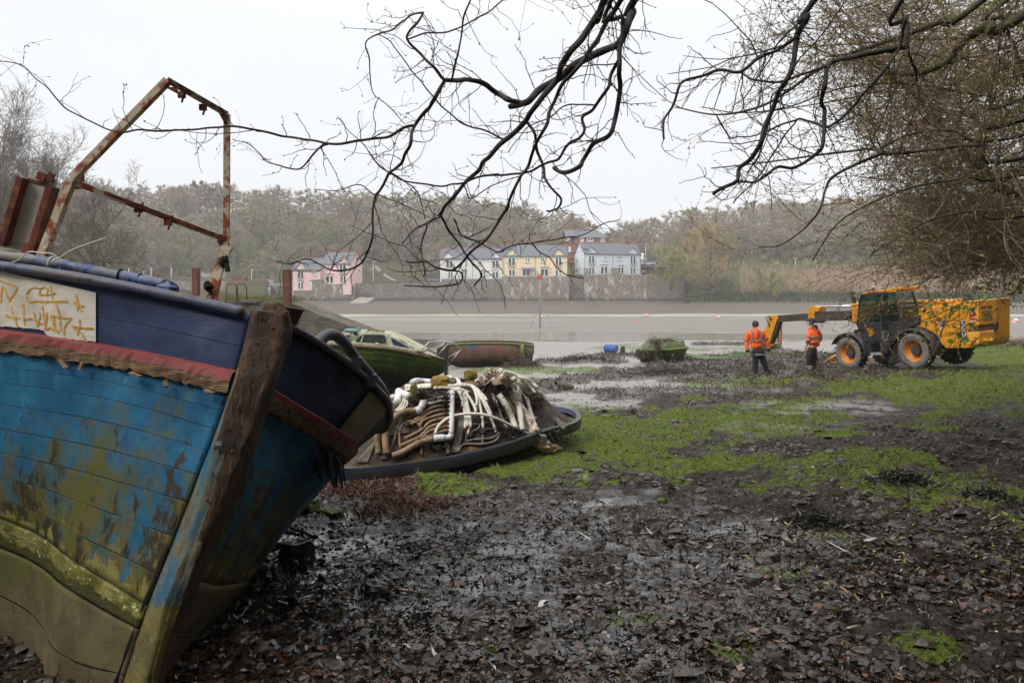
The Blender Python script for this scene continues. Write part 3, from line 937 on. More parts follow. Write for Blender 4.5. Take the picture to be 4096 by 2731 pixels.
 for (x, y) in lamps:
  u, z = uz(x, y); m2 = MB(); m2.blob((u, -.12, z), (.17, .12, .17), 1, .0, 5); m2.build('wall_lamp', M_LAMPW, root, smooth=True)
 for (x, y0, y1) in pipes:
  u, z1 = uz(x, y0); _, z0 = uz(x, y1)
  m2 = MB(); m2.tube([(u, -.12, z0), (u, -.12, z1), (u, -.25, z1 + .15)], .05, 5); m2.build('drainpipe', M_PIPE, root)
 for (fr, z0, z1) in side:
  m2 = MB(); xx = W if fr > 0 else 0
  m2.box((xx + .03 * (1 if fr > 0 else -1), D * abs(fr), (z0 + z1) / 2), (.1, .8, z1 - z0)); w = m2.build('window', M_WHITEPAINT, root)
  m3 = MB(); m3.box((xx + .08 * (1 if fr > 0 else -1), D * abs(fr), (z0 + z1) / 2), (.06, .6, z1 - z0 - .2)); m3.build('pane', M_PANE, w)
 return root, uz

simple_brick = M_BRICK
W1 = (1,)
house('pink_house', 'lower left half of the pink house with one front gable', c1, 300, 582, 768, 567, 462, 221.9, -10, M_PINK, [(302, 440, 385, 500)], [(345, 578, 410, 655, 1), (500, 578, 540, 622)], [(350, 685, 408, 765), (468, 685, 494, 765)], [(375, 428, 470, 1.2)], [(418, 580), (440, 688)], pipes=[(578, 567, 660)], group='pink houses')
house('pink_house', 'taller right half of the pink house with a satellite dish on its side wall', c1, 583, 875, 707, 508, 402, 221.6, -14, M_PINK, [(728, 868, 808, 437)], [(763, 512, 830, 598, 1), (628, 520, 668, 560)], [(628, 622, 705, 705), (768, 625, 832, 705)], [(926, 372, 410, 1.1)], [(745, 524), (733, 624)], pipes=[(872, 510, 700)], side=[(.7, 3.4, 4.2)], group='pink houses')
house('terraced_house', 'grey-green house with two front gables and a slate roof', c2, 130, 661, 568, 395, 308, 222.4, 0, M_GGREEN, [(134, 266, 195, 345), (545, 660, 605, 345)], [(178, 407, 240, 475, 1), (335, 410, 360, 447), (450, 408, 488, 447), (573, 407, 632, 473, 1)], [(195, 503, 240, 567), (308, 500, 360, 567), (475, 503, 520, 567), (573, 503, 630, 567)], [(150, 288, 310, 1.3)], [(255, 415), (560, 415), (545, 497)], pipes=[(405, 397, 560)])
house('terraced_house', 'pale yellow house with two front gables and a purple awning', c2, 664, 1216, 547, 372, 282, 221.9, 0, M_YELLOW, [(670, 805, 742, 315), (1084, 1216, 1138, 315)], [(712, 382, 772, 457, 1), (858, 383, 895, 425), (988, 383, 1025, 425), (1113, 380, 1170, 455, 1)], [(715, 482, 772, 547), (832, 482, 897, 547), (985, 478, 1057, 547), (1113, 482, 1170, 547)], [(677, 252, 300, 1.4), (1192, 250, 290, 1.4)], [(790, 390), (800, 478), (1090, 388)], pipes=[(942, 374, 540), (674, 374, 540)])
house('terraced_house', 'pale blue house with two front gables, its plain left side showing', c2, 1362, 1845, 530, 355, 268, 222.0, 16, M_BLUEH, [(1366, 1495, 1420, 297), (1720, 1845, 1778, 302)], [(1397, 365, 1450, 437, 1), (1528, 368, 1562, 408), (1640, 368, 1677, 408), (1752, 365, 1803, 440, 1)], [(1398, 460, 1450, 530), (1500, 458, 1562, 530), (1647, 462, 1700, 530), (1752, 465, 1802, 530)], [(1776, 250, 280, 1.3)], [(1467, 367), (1478, 460), (1735, 367), (1735, 462)], pipes=[(1604, 357, 470), (1362, 357, 520), (1840, 357, 520)], side=[(-.75, 3.7, 4.5)])
house('brick_house', 'red brick house with a hipped slate roof above the terrace', c2, 1205, 1580, 345, 214, 156, 250, 4, M_BRICK, wins=[(1205, 215, 1240, 247), (1328, 217, 1358, 248), (1385, 217, 1438, 248), (1502, 217, 1540, 250)], doors=[(1226, 290, 1248, 335)], D=9, hipr=True, lint=False)
house('gabled_house', 'cream gable of a house showing over the brick house roof', c2, 1368, 1446, 190, 152, 152, 268, 0, simple('cream_render', (.62, .57, .42)), [(1369, 1445, 1405, 110)], D=6, lint=False)
def c3(x, y): return (740 + x / 3.095, 1030 + y / 3.095)
house('cottage', 'white cottage with a grey roof and brick chimney on the green slope', c3, 210, 505, 262, 250, 198, 236, 24, simple('white_render', (.72, .71, .68)), [(428, 508, 455, 196)], chims=[(292, 150, 200, 1.2)], D=6, lint=False)
house('shed', 'low shed with a pale slate roof behind the garden wall', c3, 846, 1068, 352, 334, 284, 214, 0, M_GARDEN, D=6, lint=False, cat='shed')
house('distant_house', 'white house half hidden in the wood above the grey-green house', c2, 330, 395, 215, 165, 140, 300, 0, M_WHITEPAINT, wins=[(345, 172, 360, 190)], D=6, lint=False)

# satellite dish on the pink side wall, awning on the yellow house, terrace rails and furniture
def details():
 t = thing('satellite_dish', 'small round dish on the pink house side wall', 'satellite dish', P(*c1(937, 462), 223.5))
 m2 = MB(); M = Matrix.Translation(P(*c1(937, 462), 223.0)) @ Matrix.Rotation(math.radians(75), 4, 'X') @ Matrix.Rotation(.5, 4, 'Y')
 m2.lathe([(0, 0), (.3, .05), (.45, .16), (.47, .17), (.3, .02), (0, -.03)], 14, 0, M); m2.build('dish', M_PIPE, t, smooth=True); world_parts(t)
 m2 = MB(); a, b_ = P(*c2(826, 468), 221.7), P(*c2(936, 468), 221.7)
 m2.add([a, b_, P(*c2(938, 484), 220.6), P(*c2(824, 484), 220.6), P(*c2(938, 488), 220.6), P(*c2(824, 488), 220.6)], [(0, 1, 2, 3), (3, 2, 4, 5)])
 tag(m2.build('awning', simple('purple_cloth', (.20, .16, .30))), 'purple awning over a glass door of the yellow house', 'awning')
 # terrace railings
 for (x0, x1_, yb, Y, lab) in ((140, 655, 566, 220.9, 'grey-green'), (690, 1215, 545, 220.4, 'yellow'), (1395, 1830, 529, 220.6, 'pale blue')):
  m2 = MB(); n = int((x1_ - x0) / 9)
  for i in range(n + 1):
   x = lerp(x0, x1_, i / n); m2.bar(P(*c2(x, yb), Y), P(*c2(x, yb - 36), Y), .025, .025)
  for q in (-36, -6): m2.bar(P(*c2(x0, yb + q), Y), P(*c2(x1_, yb + q), Y), .04, .04)
  tag(m2.build('terrace_railing', M_GREYRAIL), 'thin grey railing along the terrace of the %s house' % lab, 'railing')
 k = 0
 for (x, y, Y) in ((1470, 529, 221.2), (1540, 529, 221.2), (1105, 546, 220.9), (1150, 546, 220.9), (1860, 528, 223), (640, 566, 221.2), (930, 546, 220.9)):
  b0 = P(*c2(x, y), Y); r = thing('garden_chair', 'white garden chair on a terrace in front of the houses', 'chair', b0, random.uniform(-.6, .6), 'white garden chairs on the terraces')
  mm = M_WHITEPAINT if x != 1860 else simple('red_plastic', (.5, .08, .06))
  if x == 1860: r['label'] = 'red garden chair at the right end of the pale blue house terrace'; del r['group']
  m2 = MB(); m2.box((0, 0, .45), (.5, .5, .06)); m2.build('seat', mm, r)
  m2 = MB(); m2.box((0, .24, .75), (.5, .05, .55)); m2.build('backrest', mm, r)
  for sx in (-.2, .2):
   for sy in (-.2, .2):
    m2 = MB(); m2.box((sx, sy, .22), (.05, .05, .42)); m2.build('leg', mm, r)
 b0 = P(*c2(1503, 529), 221.0); r = thing('garden_table', 'white garden table between two chairs on the pale blue terrace', 'table', b0)
 m2 = MB(); m2.lathe([(0, .7), (.5, .7), (.5, .75), (0, .75)], 12); m2.build('tabletop', M_WHITEPAINT, r)
 m2 = MB(); m2.tube([(0, 0, 0), (0, 0, .7)], .06, 6); m2.build('leg', M_WHITEPAINT, r)
details()

# ---------------------------------------------------------------- lamp posts, cars, beacon, buoys
def lamp_post(px, pyt, pyb, Y, label):
 a = P(px, pyb, Y); h = (pyb - pyt) / F * Y
 t = thing('street_lamp', label, 'street lamp', a, 0, 'street lamps on the far bank')
 m2 = MB(); m2.tube([(0, 0, -1.5), (0, 0, h * .5), (0, 0, h)], [.09, .08, .05], 7); m2.build('pole', M_WHITEPAINT, t, smooth=True)
 m2 = MB(); m2.box((.25, 0, h + .02), (.7, .22, .14), 0, None, .04); m2.build('lamp_head', M_WHITEPAINT, t)
lamp_post(1492.6, 1046, 1137, 224, 'white lamp post to the right of the pink house')
lamp_post(1006.6, 1080, 1141, 205, 'lamp post behind the garden wall, left of the shed')
lamp_post(2583, 975, 1046, 240, 'lamp post beside the parked cars right of the blue house')
lamp_post(3182, 1032, 1080, 252, 'lone lamp post on the road above the reeds')
lamp_post(573, 1085, 1150, 190, 'small lamp post seen over the blue boat rail')

M_TYRE = simple('tyre', (.015, .015, .016), (.03, .03, .03), 8, .8)
def car(px, py, Y, rot, col, label, van=False):
 b0 = P(px, py, Y)
 t = thing('parked_car', label, 'van' if van else 'car', b0, rot, 'cars parked on the far bank')
 m = simple('car_paint', col, rough=.3, bmp=0, coat=.6)
 L_, W_, H_ = (4.1, 1.7, 1.45) if not van else (4.8, 1.9, 2.2)
 prof = [(-L_ / 2, .3), (L_ / 2, .3), (L_ / 2, .65), (L_ * .44, .85), (L_ * .22, .92), (L_ * .08, H_ * .93), (-L_ * .1, H_), (-L_ * .35, H_ * .93), (-L_ * .47, .95), (-L_ / 2, .6)]
 if van: prof = [(-L_ / 2, .35), (L_ / 2, .35), (L_ / 2, .9), (L_ * .38, 1.15), (L_ * .27, H_ * .95), (L_ * .1, H_), (-L_ / 2 + .1, H_), (-L_ / 2, H_ * .9)]
 m2 = MB(); m2.prism([Vector((x, -W_ / 2, z)) for x, z in prof], (0, W_, 0)); m2.build('body', m, t)
 m2 = MB()
 for s_ in (-1, 1): m2.prism([Vector((x, s_ * (W_ / 2 + .004), z)) for x, z in ((L_ * .2, .95), (L_ * .07, H_ * .88), (-L_ * .33, H_ * .88), (-L_ * .42, .95))], (0, s_ * .02, 0))
 m2.build('side_windows', M_PANE, t)
 for sx in (-.3, .3):
  for sy in (-1, 1):
   m2 = MB(); m2.lathe([(.1, -.1), (.31, -.1), (.31, .1), (.1, .1)], 12, 0, Matrix.Translation((sx * L_, sy * (W_ / 2 - .05), .31)) @ Matrix.Rotation(math.pi / 2, 4, 'X'))
   m2.build('wheel', M_TYRE, t)
car(1738, 1127, 224.5, .2, (.16, .22, .27), 'blue-grey parked car at the left end of the grey-green house')
car(2592, 1062, 234, .1, (.55, .58, .6), 'pale parked car beside the blue house, the nearest of the row')
car(2610, 1056, 238, -.1, (.12, .13, .15), 'dark parked car behind the pale one beside the blue house')
car(2568, 1044, 242, 1.2, (.75, .76, .78), 'white van parked behind the blue house', True)
def carpark():
 mb = MB(); a = P(2560, 1064, 231);
 mb.box((a.x + 5, 240, a.z - .25), (20, 22, .5)); o = mb.build('car_park', simple('asphalt', (.10, .10, .10), (.13, .13, .125), 3, .9)); o['kind'] = 'structure'
 mb = MB(); q = [P(1440, 1100, 262), P(1500, 1075, 280), P(1590, 1098, 250), P(1700, 1122, 226)]
 rows = []
 for i in range(13):
  t = i / 12 * 3; k = min(int(t), 2); p = q[k].lerp(q[k + 1], t - k)
  z = hz(p.x, p.y) + .15
  rows.append([Vector((p.x, p.y - 1.6, hz(p.x, p.y - 1.6) + .12)), Vector((p.x, p.y + 1.6, hz(p.x, p.y + 1.6) + .12))])
 mb.grid(rows); o = mb.build('path', simple('path_tarmac', (.20, .18, .17), (.24, .22, .2), 2, .9)); o['kind'] = 'structure'
carpark()

def beacon():
 b0 = P(2159, 1310, 109)
 t = thing('channel_marker', 'tall channel marker post with a red basket standing in the shallow water', 'channel marker', b0)
 z = lambda y: (1310 - y) / F * 109
 m2 = MB(); m2.tube([(0, 0, -1.5), (0, 0, z(1187)), (0, 0, z(1098))], [.09, .085, .07], 8); m2.build('post', M_GREYMETAL, t, smooth=True)
 for px, py in ((2123, 1312), (2215, 1312)):
  x = (px - 2159) / F * 109
  m2 = MB(); m2.tube([(x * 1.15, .4 if px < 2159 else -.6, -.9), (0, 0, z(1190))], .045, 6); m2.build('stay', M_GREYMETAL, t)
 m2 = MB(); m2.tube([(0.3, 2.0, -.9), (0, 0, z(1190))], .045, 6); m2.build('stay', M_GREYMETAL, t)
 m2 = MB(); rr = .33
 for i in range(12):
  a = 2 * math.pi * i / 12
  m2.bar((rr * math.cos(a) * .85, rr * math.sin(a) * .85, z(1097)), (rr * math.cos(a) * 1.1, rr * math.sin(a) * 1.1, z(1118)), .10, .02)
 for zz, k in ((z(1097.5), .85), (z(1107), .97), (z(1117), 1.1)):
  m2.tube([(rr * k * math.cos(q), rr * k * math.sin(q), zz) for q in np.linspace(0, 2 * math.pi, 17)], .035, 5)
 m2.build('basket', simple('red_paint', (.55, .03, .03), (.45, .04, .04), 6, .5, bmp=0), t)
beacon()

def buoy(px, py, r, cols, label):
 Y = CAMZ * F / (py - HOR)
 c = P(px, py, Y)
 t = thing('buoy', label, 'buoy', c, 0, 'mooring buoys on the water')
 m2 = MB()
 m2.lathe([(r * math.sin(a), -r * math.cos(a)) for a in np.linspace(.0, math.pi, 11)], 14, 0, Matrix.Translation((0, 0, r * .45)))
 m2.build('float', simple('buoy_paint', cols[0], rough=.5, bmp=0), t, smooth=True)
 m2 = MB(); m2.lathe([(r * 1.01 * math.sin(a), -r * 1.01 * math.cos(a)) for a in np.linspace(1.4, 1.9, 4)], 14, 0, Matrix.Translation((0, 0, r * .45)) @ Matrix.Rotation(.5, 4, 'Y'))
 m2.build('band', simple('buoy_band', cols[1], rough=.5, bmp=0), t, smooth=True)
OR, WH, DK = (.75, .16, .05), (.75, .72, .68), (.08, .08, .09)
buoy(2163, 1272, .42, (WH, OR), 'white buoy on the water behind the red channel marker')
buoy(2587, 1265, .42, (OR, WH), 'orange and white buoy near the far shore, in line with the golden bush')
buoy(2876, 1272, .33, (OR, WH), 'small orange buoy near the far shore above the left standing man')
buoy(3128, 1306, .26, (DK, WH), 'dark round buoy on the water just right of the yellow boom head')
buoy(4062, 1291, .48, (WH, OR), 'white and orange buoy at the far right edge, beyond the digger tail')
def float_():
 c = P(2547, 1286, CAMZ * F / (1286 - HOR))
 m2 = MB(); m2.blob(c, (.75, .3, .12), 2, .1, 6)
 tag(m2.build('float', simple('red_float', (.6, .06, .04), rough=.5, bmp=0), smooth=True), 'flat red float on the water left of the orange buoy', 'float')
float_()

# ---------------------------------------------------------------- far trees
M_TREE = attr_mat('bark_and_twigs', .9, .15, .2, 3)

def seg_tubes(segs, n=3):
 """(p0, p1, r0, r1) -> open tubes as quads"""
 a = np.array([s[0] for s in segs]); b = np.array([s[1] for s in segs]); r0 = np.array([s[2] for s in segs]); r1 = np.array([s[3] for s in segs])
 d = b - a; d /= np.maximum(np.linalg.norm(d, axis=1, keepdims=True), 1e-9)
 ref = np.where(np.abs(d[:, 2:3]) < .9, np.array([[0, 0, 1.0]]), np.array([[1.0, 0, 0]]))
 u = np.cross(d, ref); u /= np.linalg.norm(u, axis=1, keepdims=True); w = np.cross(d, u)
 V = []
 for (p, r) in ((a, r0), (b, r1)):
  for j in range(n):
   q = 2 * math.pi * j / n
   V.append(p + (u * math.cos(q) + w * math.sin(q)) * r[:, None])
 V = np.stack(V, 1)                      # N, 2n, 3
 N = len(segs)
 f = np.array([(j, (j + 1) % n, n + (j + 1) % n, n + j) for j in range(n)])
 Fq = (f[None] + (np.arange(N) * 2 * n)[:, None, None]).reshape(-1, 4)
 return V.reshape(-1, 3), Fq

def twig_cards(base, d, ln, wd, rg, bend=.25):
 """thin tapering strips from base along d"""
 N = len(base)
 d = d / np.maximum(np.linalg.norm(d, axis=1, keepdims=True), 1e-9)
 rnd = rg.normal(size=(N, 3)); s = np.cross(d, rnd); s /= np.maximum(np.linalg.norm(s, axis=1, keepdims=True), 1e-9)
 bd = rg.normal(size=(N, 3)) * bend
 mid = base + d * ln[:, None] * .55 + bd * ln[:, None] * .25
 tip = base + (d + bd) * ln[:, None]
 h = s * wd[:, None] * .5
 V = np.stack([base - h, base + h, mid + h * .75, mid - h * .75, tip + h * .3, tip - h * .3], 1)
 f = np.array([(0, 1, 2, 3), (3, 2, 4, 5)])
 Fq = (f[None] + (np.arange(N) * 6)[:, None, None]).reshape(-1, 4)
 return V.reshape(-1, 3), Fq

def far_tree(seed, H=13, W=9, th=.25, nl=12, N=1500, twl=1.1, tww=.055, tw=((.12, .10, .08), (.17, .14, .10)), bark=(.09, .08, .065), up=.5, lean=0.0, base_low=.3, sec=5):
 rg = np.random.default_rng(seed)
 segs = []; ends = []
 p = np.array([0, 0, -.6]); path = [p]
 n = 7
 for i in range(n):
  p = p + np.array([rg.normal(0, .02 * H / n * 6) + lean * H / n, rg.normal(0, .02 * H / n * 6), H * .8 / n + .6 / n]); path.append(p)
 r = .018 * H
 for i in range(n):
  segs.append((path[i], path[i + 1], r * (1 - .85 * i / n), r * (1 - .85 * (i + 1) / n)))
 for k in range(nl):
  t = th + (1 - th) * (k + rg.uniform(0, 1)) / nl
  t = min(t, .98); idx = min(int(t * n), n - 1); p0 = path[idx] + (path[idx + 1] - path[idx]) * (t * n - idx)
  a = k * 2.4 + rg.uniform(-.5, .5)
  prof = math.sin(math.pi * min(1, max(.08, (t - th * .6) / (1.05 - th * .6)))) ** .6
  ln = W * .5 * prof * rg.uniform(.75, 1.15)
  d = np.array([math.cos(a), math.sin(a), rg.uniform(.3, .9) * up * 1.6])
  d /= np.linalg.norm(d)
  q = p0; rr = r * .45 * (1 - .5 * t); m = 4; pts = [q]
  for i in range(m):
   d = d + rg.normal(0, .16, 3) + np.array([0, 0, .06 * up])
   d /= np.linalg.norm(d)
   q = q + d * ln / m; pts.append(q)
   segs.append((pts[-2], pts[-1], rr * (1 - .8 * i / m), rr * (1 - .8 * (i + 1) / m)))
   ends.append((pts[-2], pts[-1], i / m, k))
  for s_ in range(sec):
   i = rg.integers(1, m); q0 = pts[i] + (pts[i + 1] - pts[i]) * rg.uniform(0, 1)
   d2 = d + rg.normal(0, .7, 3) + np.array([0, 0, .35 * up]); d2 /= np.linalg.norm(d2)
   l2 = ln * rg.uniform(.3, .55)
   q1 = q0 + d2 * l2 * .5; q2 = q1 + (d2 + rg.normal(0, .25, 3)) * l2 * .5
   segs.append((q0, q1, rr * .4, rr * .28)); segs.append((q1, q2, rr * .28, rr * .12))
   ends += [(q0, q1, .6, k), (q1, q2, .9, k)] * 2
 V1, F1 = seg_tubes(segs, 4)
 pick = rg.integers(0, len(ends), N); u = rg.uniform(0, 1, N)[:, None]
 A = np.array([e[0] for e in ends])[pick]; B = np.array([e[1] for e in ends])[pick]; kk = np.array([e[3] for e in ends])[pick]
 base = A + (B - A) * u
 out = base - np.array([0, 0, H * .45]); out /= np.maximum(np.linalg.norm(out, axis=1, keepdims=True), 1e-6)
 d = out * .6 + rg.normal(0, .55, (N, 3)) + np.array([0, 0, up * .7])
 V2, F2 = twig_cards(base, d, rg.uniform(.4, 1.3, N) * twl, rg.uniform(.6, 1.4, N) * tww, rg)
 tw = np.array(tw)
 cl = rg.uniform(.84, 1.16, nl + 1)[kk]
 mixf = np.clip(rg.normal(.5, .3, N), 0, 1)[:, None]
 C2 = (tw[0] * (1 - mixf) + tw[1] * mixf) * cl[:, None]
 C1 = np.array(bark)[None] * np.repeat(rg.uniform(.7, 1.2, (len(segs), 1)), 4, 0)
 return np.concatenate([V1, V2]), np.concatenate([F1, F2 + len(V1)]), np.concatenate([C1, np.repeat(C2, 2, 0)])

def mesh_only(name, V, Fq, Cc, mat):
 o = np_mesh(name, V, Fq, mat, Cc); me = o.data; bpy.data.objects.remove(o); return me

KINDS = {
 'bare': ((.26, .205, .14), (.37, .30, .205)), 'olive': ((.24, .215, .09), (.36, .32, .14)), 'rust': ((.27, .18, .13), (.35, .25, .18)), 'grey': ((.28, .235, .19), (.40, .345, .28)), 'green': ((.17, .19, .06), (.27, .28, .10)),
}
PROTO = {}
for i, (k, tw) in enumerate(KINDS.items()):
 PROTO[k] = [far_tree(100 + i * 10 + j, H=(13, 15, 11)[j], W=(9, 10, 8.5)[j], nl=(15, 17, 14)[j], N=3600, tw=tw, th=(.25, .32, .12)[j], twl=.75, tww=.08, up=.16, sec=8) for j in range(3)]
MESH = {k: [mesh_only('woodland_tree', *a, M_TREE) for a in v] for k, v in PROTO.items()}
LBL = {'bare': 'bare brown tree in the wood on the far hillside', 'olive': 'olive tinted budding tree in the wood on the far hillside', 'rust': 'reddish brown bare tree in the wood on the far hillside', 'grey': 'pale grey bare tree in the wood on the far hillside', 'green': 'greener budding tree in the wood on the far hillside'}
RG = np.random.default_rng(5)

def wood_spot():
 while True:
  px = RG.uniform(-250, 4350); y = RG.uniform(240, 378)
  if 1130 < px < 2760 and y < 252: continue
  if px > 2740 and y < 268: continue
  if 1440 < px < 1720 and y < 285: continue
  if 1100 < px < 1500 and y < 262: continue
  if 2260 < px < 2460 and y < 272: continue
  if px < 1000 and y < 262: continue
  return px, (px - 2048) / F * y, y

def kind_at(px, y):
 w = fbm(np.array([px / 260.0]), np.array([y / 45.0]), 77, 3)[0] + RG.normal(0, .10)
 if y > 330 and px < 1150: return RG.choice(['rust', 'bare', 'bare'])
 if w < .38: return RG.choice(['olive', 'green'])
 if w < .5: return RG.choice(['grey', 'bare'])
 if w < .62: return RG.choice(['bare', 'rust'])
 return RG.choice(['olive', 'grey', 'bare'])

spots = sorted([wood_spot() for _ in range(900)], key=lambda s: s[2])
# nearest first: these are trees one can tell apart; the rest is the wood behind
front = spots[:215] + spots[215:][::8][:75]
fs = set(id(s) for s in front)
for s in front:
 px, x, y = s; k = kind_at(px, y)
 o = bpy.data.objects.new('woodland_tree', MESH[k][RG.integers(0, 3)])
 sc = RG.uniform(.75, 1.15) if y < 330 else RG.uniform(.95, 1.15)
 o.location = (x, y, hz(x, y) - .2); o.rotation_euler = (0, 0, RG.uniform(0, 6.28)); o.scale = (sc, sc, sc * RG.uniform(.9, 1.1))
 COL.objects.link(o); tag(o, LBL[k], 'tree', LBL[k].replace('tree', 'trees').replace(' in the wood on the far hillside', ' on the far hillside'))
VV, FF, CC = [], [], []; off = 0
lite = {k: [far_tree(300 + i * 10 + j, H=(14, 12)[j], W=9.5, nl=13, N=1000, tw=tw, th=.25, twl=.9, tww=.15, sec=5, up=.16) for j in range(2)] for i, (k, tw) in enumerate(KINDS.items())}
for s in spots:
 if id(s) in fs: continue
 px, x, y = s; V, Fq, Cc = lite[kind_at(px, y)][RG.integers(0, 2)]
 a = RG.uniform(0, 6.28); sc = RG.uniform(.8, 1.2) if y < 325 else RG.uniform(.95, 1.15); c, q = math.cos(a) * sc, math.sin(a) * sc
 V2 = np.stack([V[:, 0] * c - V[:, 1] * q + x, V[:, 0] * q + V[:, 1] * c + y, V[:, 2] * sc + hz(x, y)], 1)
 VV.append(V2); FF.append(Fq + off); CC.append(Cc); off += len(V2)
o = np_mesh('far_wood', np.concatenate(VV), np.concatenate(FF), M_TREE, np.concatenate(CC)); o['kind'] = 'stuff'

# undergrowth of the wood
def cards(name, pos, d, ln, wd, col, kind='stuff', mat=None):
 V, Fq = twig_cards(pos, d, ln, wd, RG)
 o = np_mesh(name, V, Fq, mat or M_TREE, np.repeat(col, 2, 0)); o['kind'] = kind
 return o
N = 30000
px = RG.uniform(-300, 4400, N); y = RG.uniform(226, 372, N) ; keep = ~((px > 1140) & (px < 2740) & (y < 236)) & ~((px > 2740) & (y < 252)) & ~((px > 1430) & (px < 1730) & (y < 285)) & ~((px < 1140) & (y < 236))
px, y = px[keep], y[keep]; x = (px - 2048) / F * y; N = len(x)
pos = np.stack([x, y, h0(x, y) + .2], 1)
cl = fbm(x * .06, y * .06, 91)[:, None]
col = np.array([.11, .125, .04]) * (1 - cl) * 1.6 + np.array([.20, .15, .09]) * cl
cards('undergrowth', pos, np.stack([RG.normal(0, .4, N), RG.normal(0, .4, N), np.ones(N)], 1), RG.uniform(.8, 3.2, N), RG.uniform(.25, .7, N), col * RG.uniform(.6, 1.3, (N, 1)))

# reeds on the right shore
N = 26000
px = RG.uniform(2960, 4250, N); y = RG.uniform(209, 246, N); x = (px - 2048) / F * y
pos = np.stack([x, y, h0(x, y) - .1], 1)
t = fbm(x * .05, y * .1, 95)[:, None]; gz = (RG.uniform(0, 1, N) < .25 * (px < 3250) + .05)[:, None]
col = np.array([.42, .29, .19]) * (.7 + .5 * t); col = np.where(gz, np.array([.22, .22, .07]), col)
cards('reeds', pos, np.stack([RG.normal(0, .12, N), RG.normal(0, .12, N), np.ones(N)], 1), RG.uniform(1.6, 3.4, N), RG.uniform(.05, .13, N), col * RG.uniform(.7, 1.25, (N, 1)))
# low green scrub along the bank edge
N = 9000
px = RG.uniform(2740, 4250, N); y = RG.uniform(203, 210, N); x = (px - 2048) / F * y
pos = np.stack([x, y, h0(x, y) - .1], 1)
cards('scrub', pos, np.stack([RG.normal(0, .6, N), RG.normal(0, .6, N), np.ones(N)], 1), RG.uniform(.4, 1.3, N), RG.uniform(.10, .3, N), np.array([.07, .085, .03]) * RG.uniform(.5, 1.5, (N, 1)))

def single(name, label, cat, px, pyb, Y, args, rot=0.0, group=None, z=None, sc=1.0):
 V, Fq, Cc = far_tree(**args)
 x = (px - 2048) / F * Y
 o = np_mesh(name, V, Fq, M_TREE, Cc)
 o.location = (x, Y, (CAMZ + (HOR - pyb) / F * Y) if z is None else z); o.rotation_euler = (0, 0, rot); o.scale = (sc, sc, sc)
 return tag(o, label, cat, group)
GOLD = ((.36, .25, .11), (.48, .36, .16)); LIME = ((.26, .25, .07), (.38, .36, .13))
single('willow', 'broad golden brown willow at the end of the stepped harbour wall', 'tree', 2835, 1195, 217, dict(seed=1, H=20, W=17, th=.06, nl=26, N=9000, twl=1.5, tww=.06, tw=GOLD, up=.9, sec=8))
single('willow', 'narrower golden willow just behind the broad golden brown one', 'tree', 2760, 1190, 226, dict(seed=2, H=21, W=11, th=.1, nl=18, N=6000, twl=1.4, tww=.06, tw=GOLD, up=.9, sec=7))
single('bush', 'pale lime green bush leaning over the stepped end wall', 'bush', 2680, 1150, 214, dict(seed=3, H=10.5, W=13, th=.05, nl=20, N=5200, twl=1.2, tww=.07, tw=LIME, up=.7, sec=7))
single('bush', 'olive bush below the golden willow at the edge of the mud', 'bush', 2890, 1200, 206, dict(seed=4, H=5.5, W=10, th=.02, nl=16, N=3000, twl=.9, tww=.09, tw=((.09, .10, .035), (.16, .16, .06)), up=.5))
single('bush', 'yellow-green bush in front of the reeds, right of the golden willow', 'bush', 3085, 1190, 207, dict(seed=5, H=6, W=13, th=.02, nl=16, N=3600, twl=.9, tww=.09, tw=((.20, .20, .06), (.30, .29, .10)), up=.5))
single('bush', 'red leaved rounded bush behind the garden wall', 'bush', 957, 1146, 204, dict(seed=6, H=2.6, W=4.6, th=.02, nl=14, N=1600, twl=.5, tww=.12, tw=((.26, .06, .06), (.34, .10, .09)), up=.3), z=6.2)
single('bush', 'rounded light green bush beside the right steel pile', 'bush', 1134, 1145, 205, dict(seed=7, H=2.8, W=2.8, th=.02, nl=14, N=1500, twl=.4, tww=.12, tw=((.13, .16, .04), (.2, .22, .07)), up=.3), z=6.2)
for i, (px, pyb, Y, H, col, lab) in enumerate(((2060, 900, 340, 14, (.035, .05, .03), 'dark pine rising on the skyline left of the brick house'), (800, 850, 362, 17, (.04, .055, .035), 'dark pine on the skyline inside the rusty cabin frame'), (870, 850, 362, 15, (.04, .055, .035), 'second dark pine on the skyline near the frame upright'), (2560, 950, 345, 13, (.035, .05, .03), 'dark evergreen on the skyline above the golden willow'), (3000, 900, 358, 15, (.06, .085, .04), 'green topped tree on the skyline above the reeds'))):
 x = (px - 2048) / F * Y
 single('pine_tree', lab, 'tree', px, pyb, Y, dict(seed=50 + i, H=H, W=H * .55, th=.35, nl=14, N=1800, twl=.9, tww=.3, tw=(col, tuple(c * 1.5 for c in col)), up=.1), z=hz(x, Y))

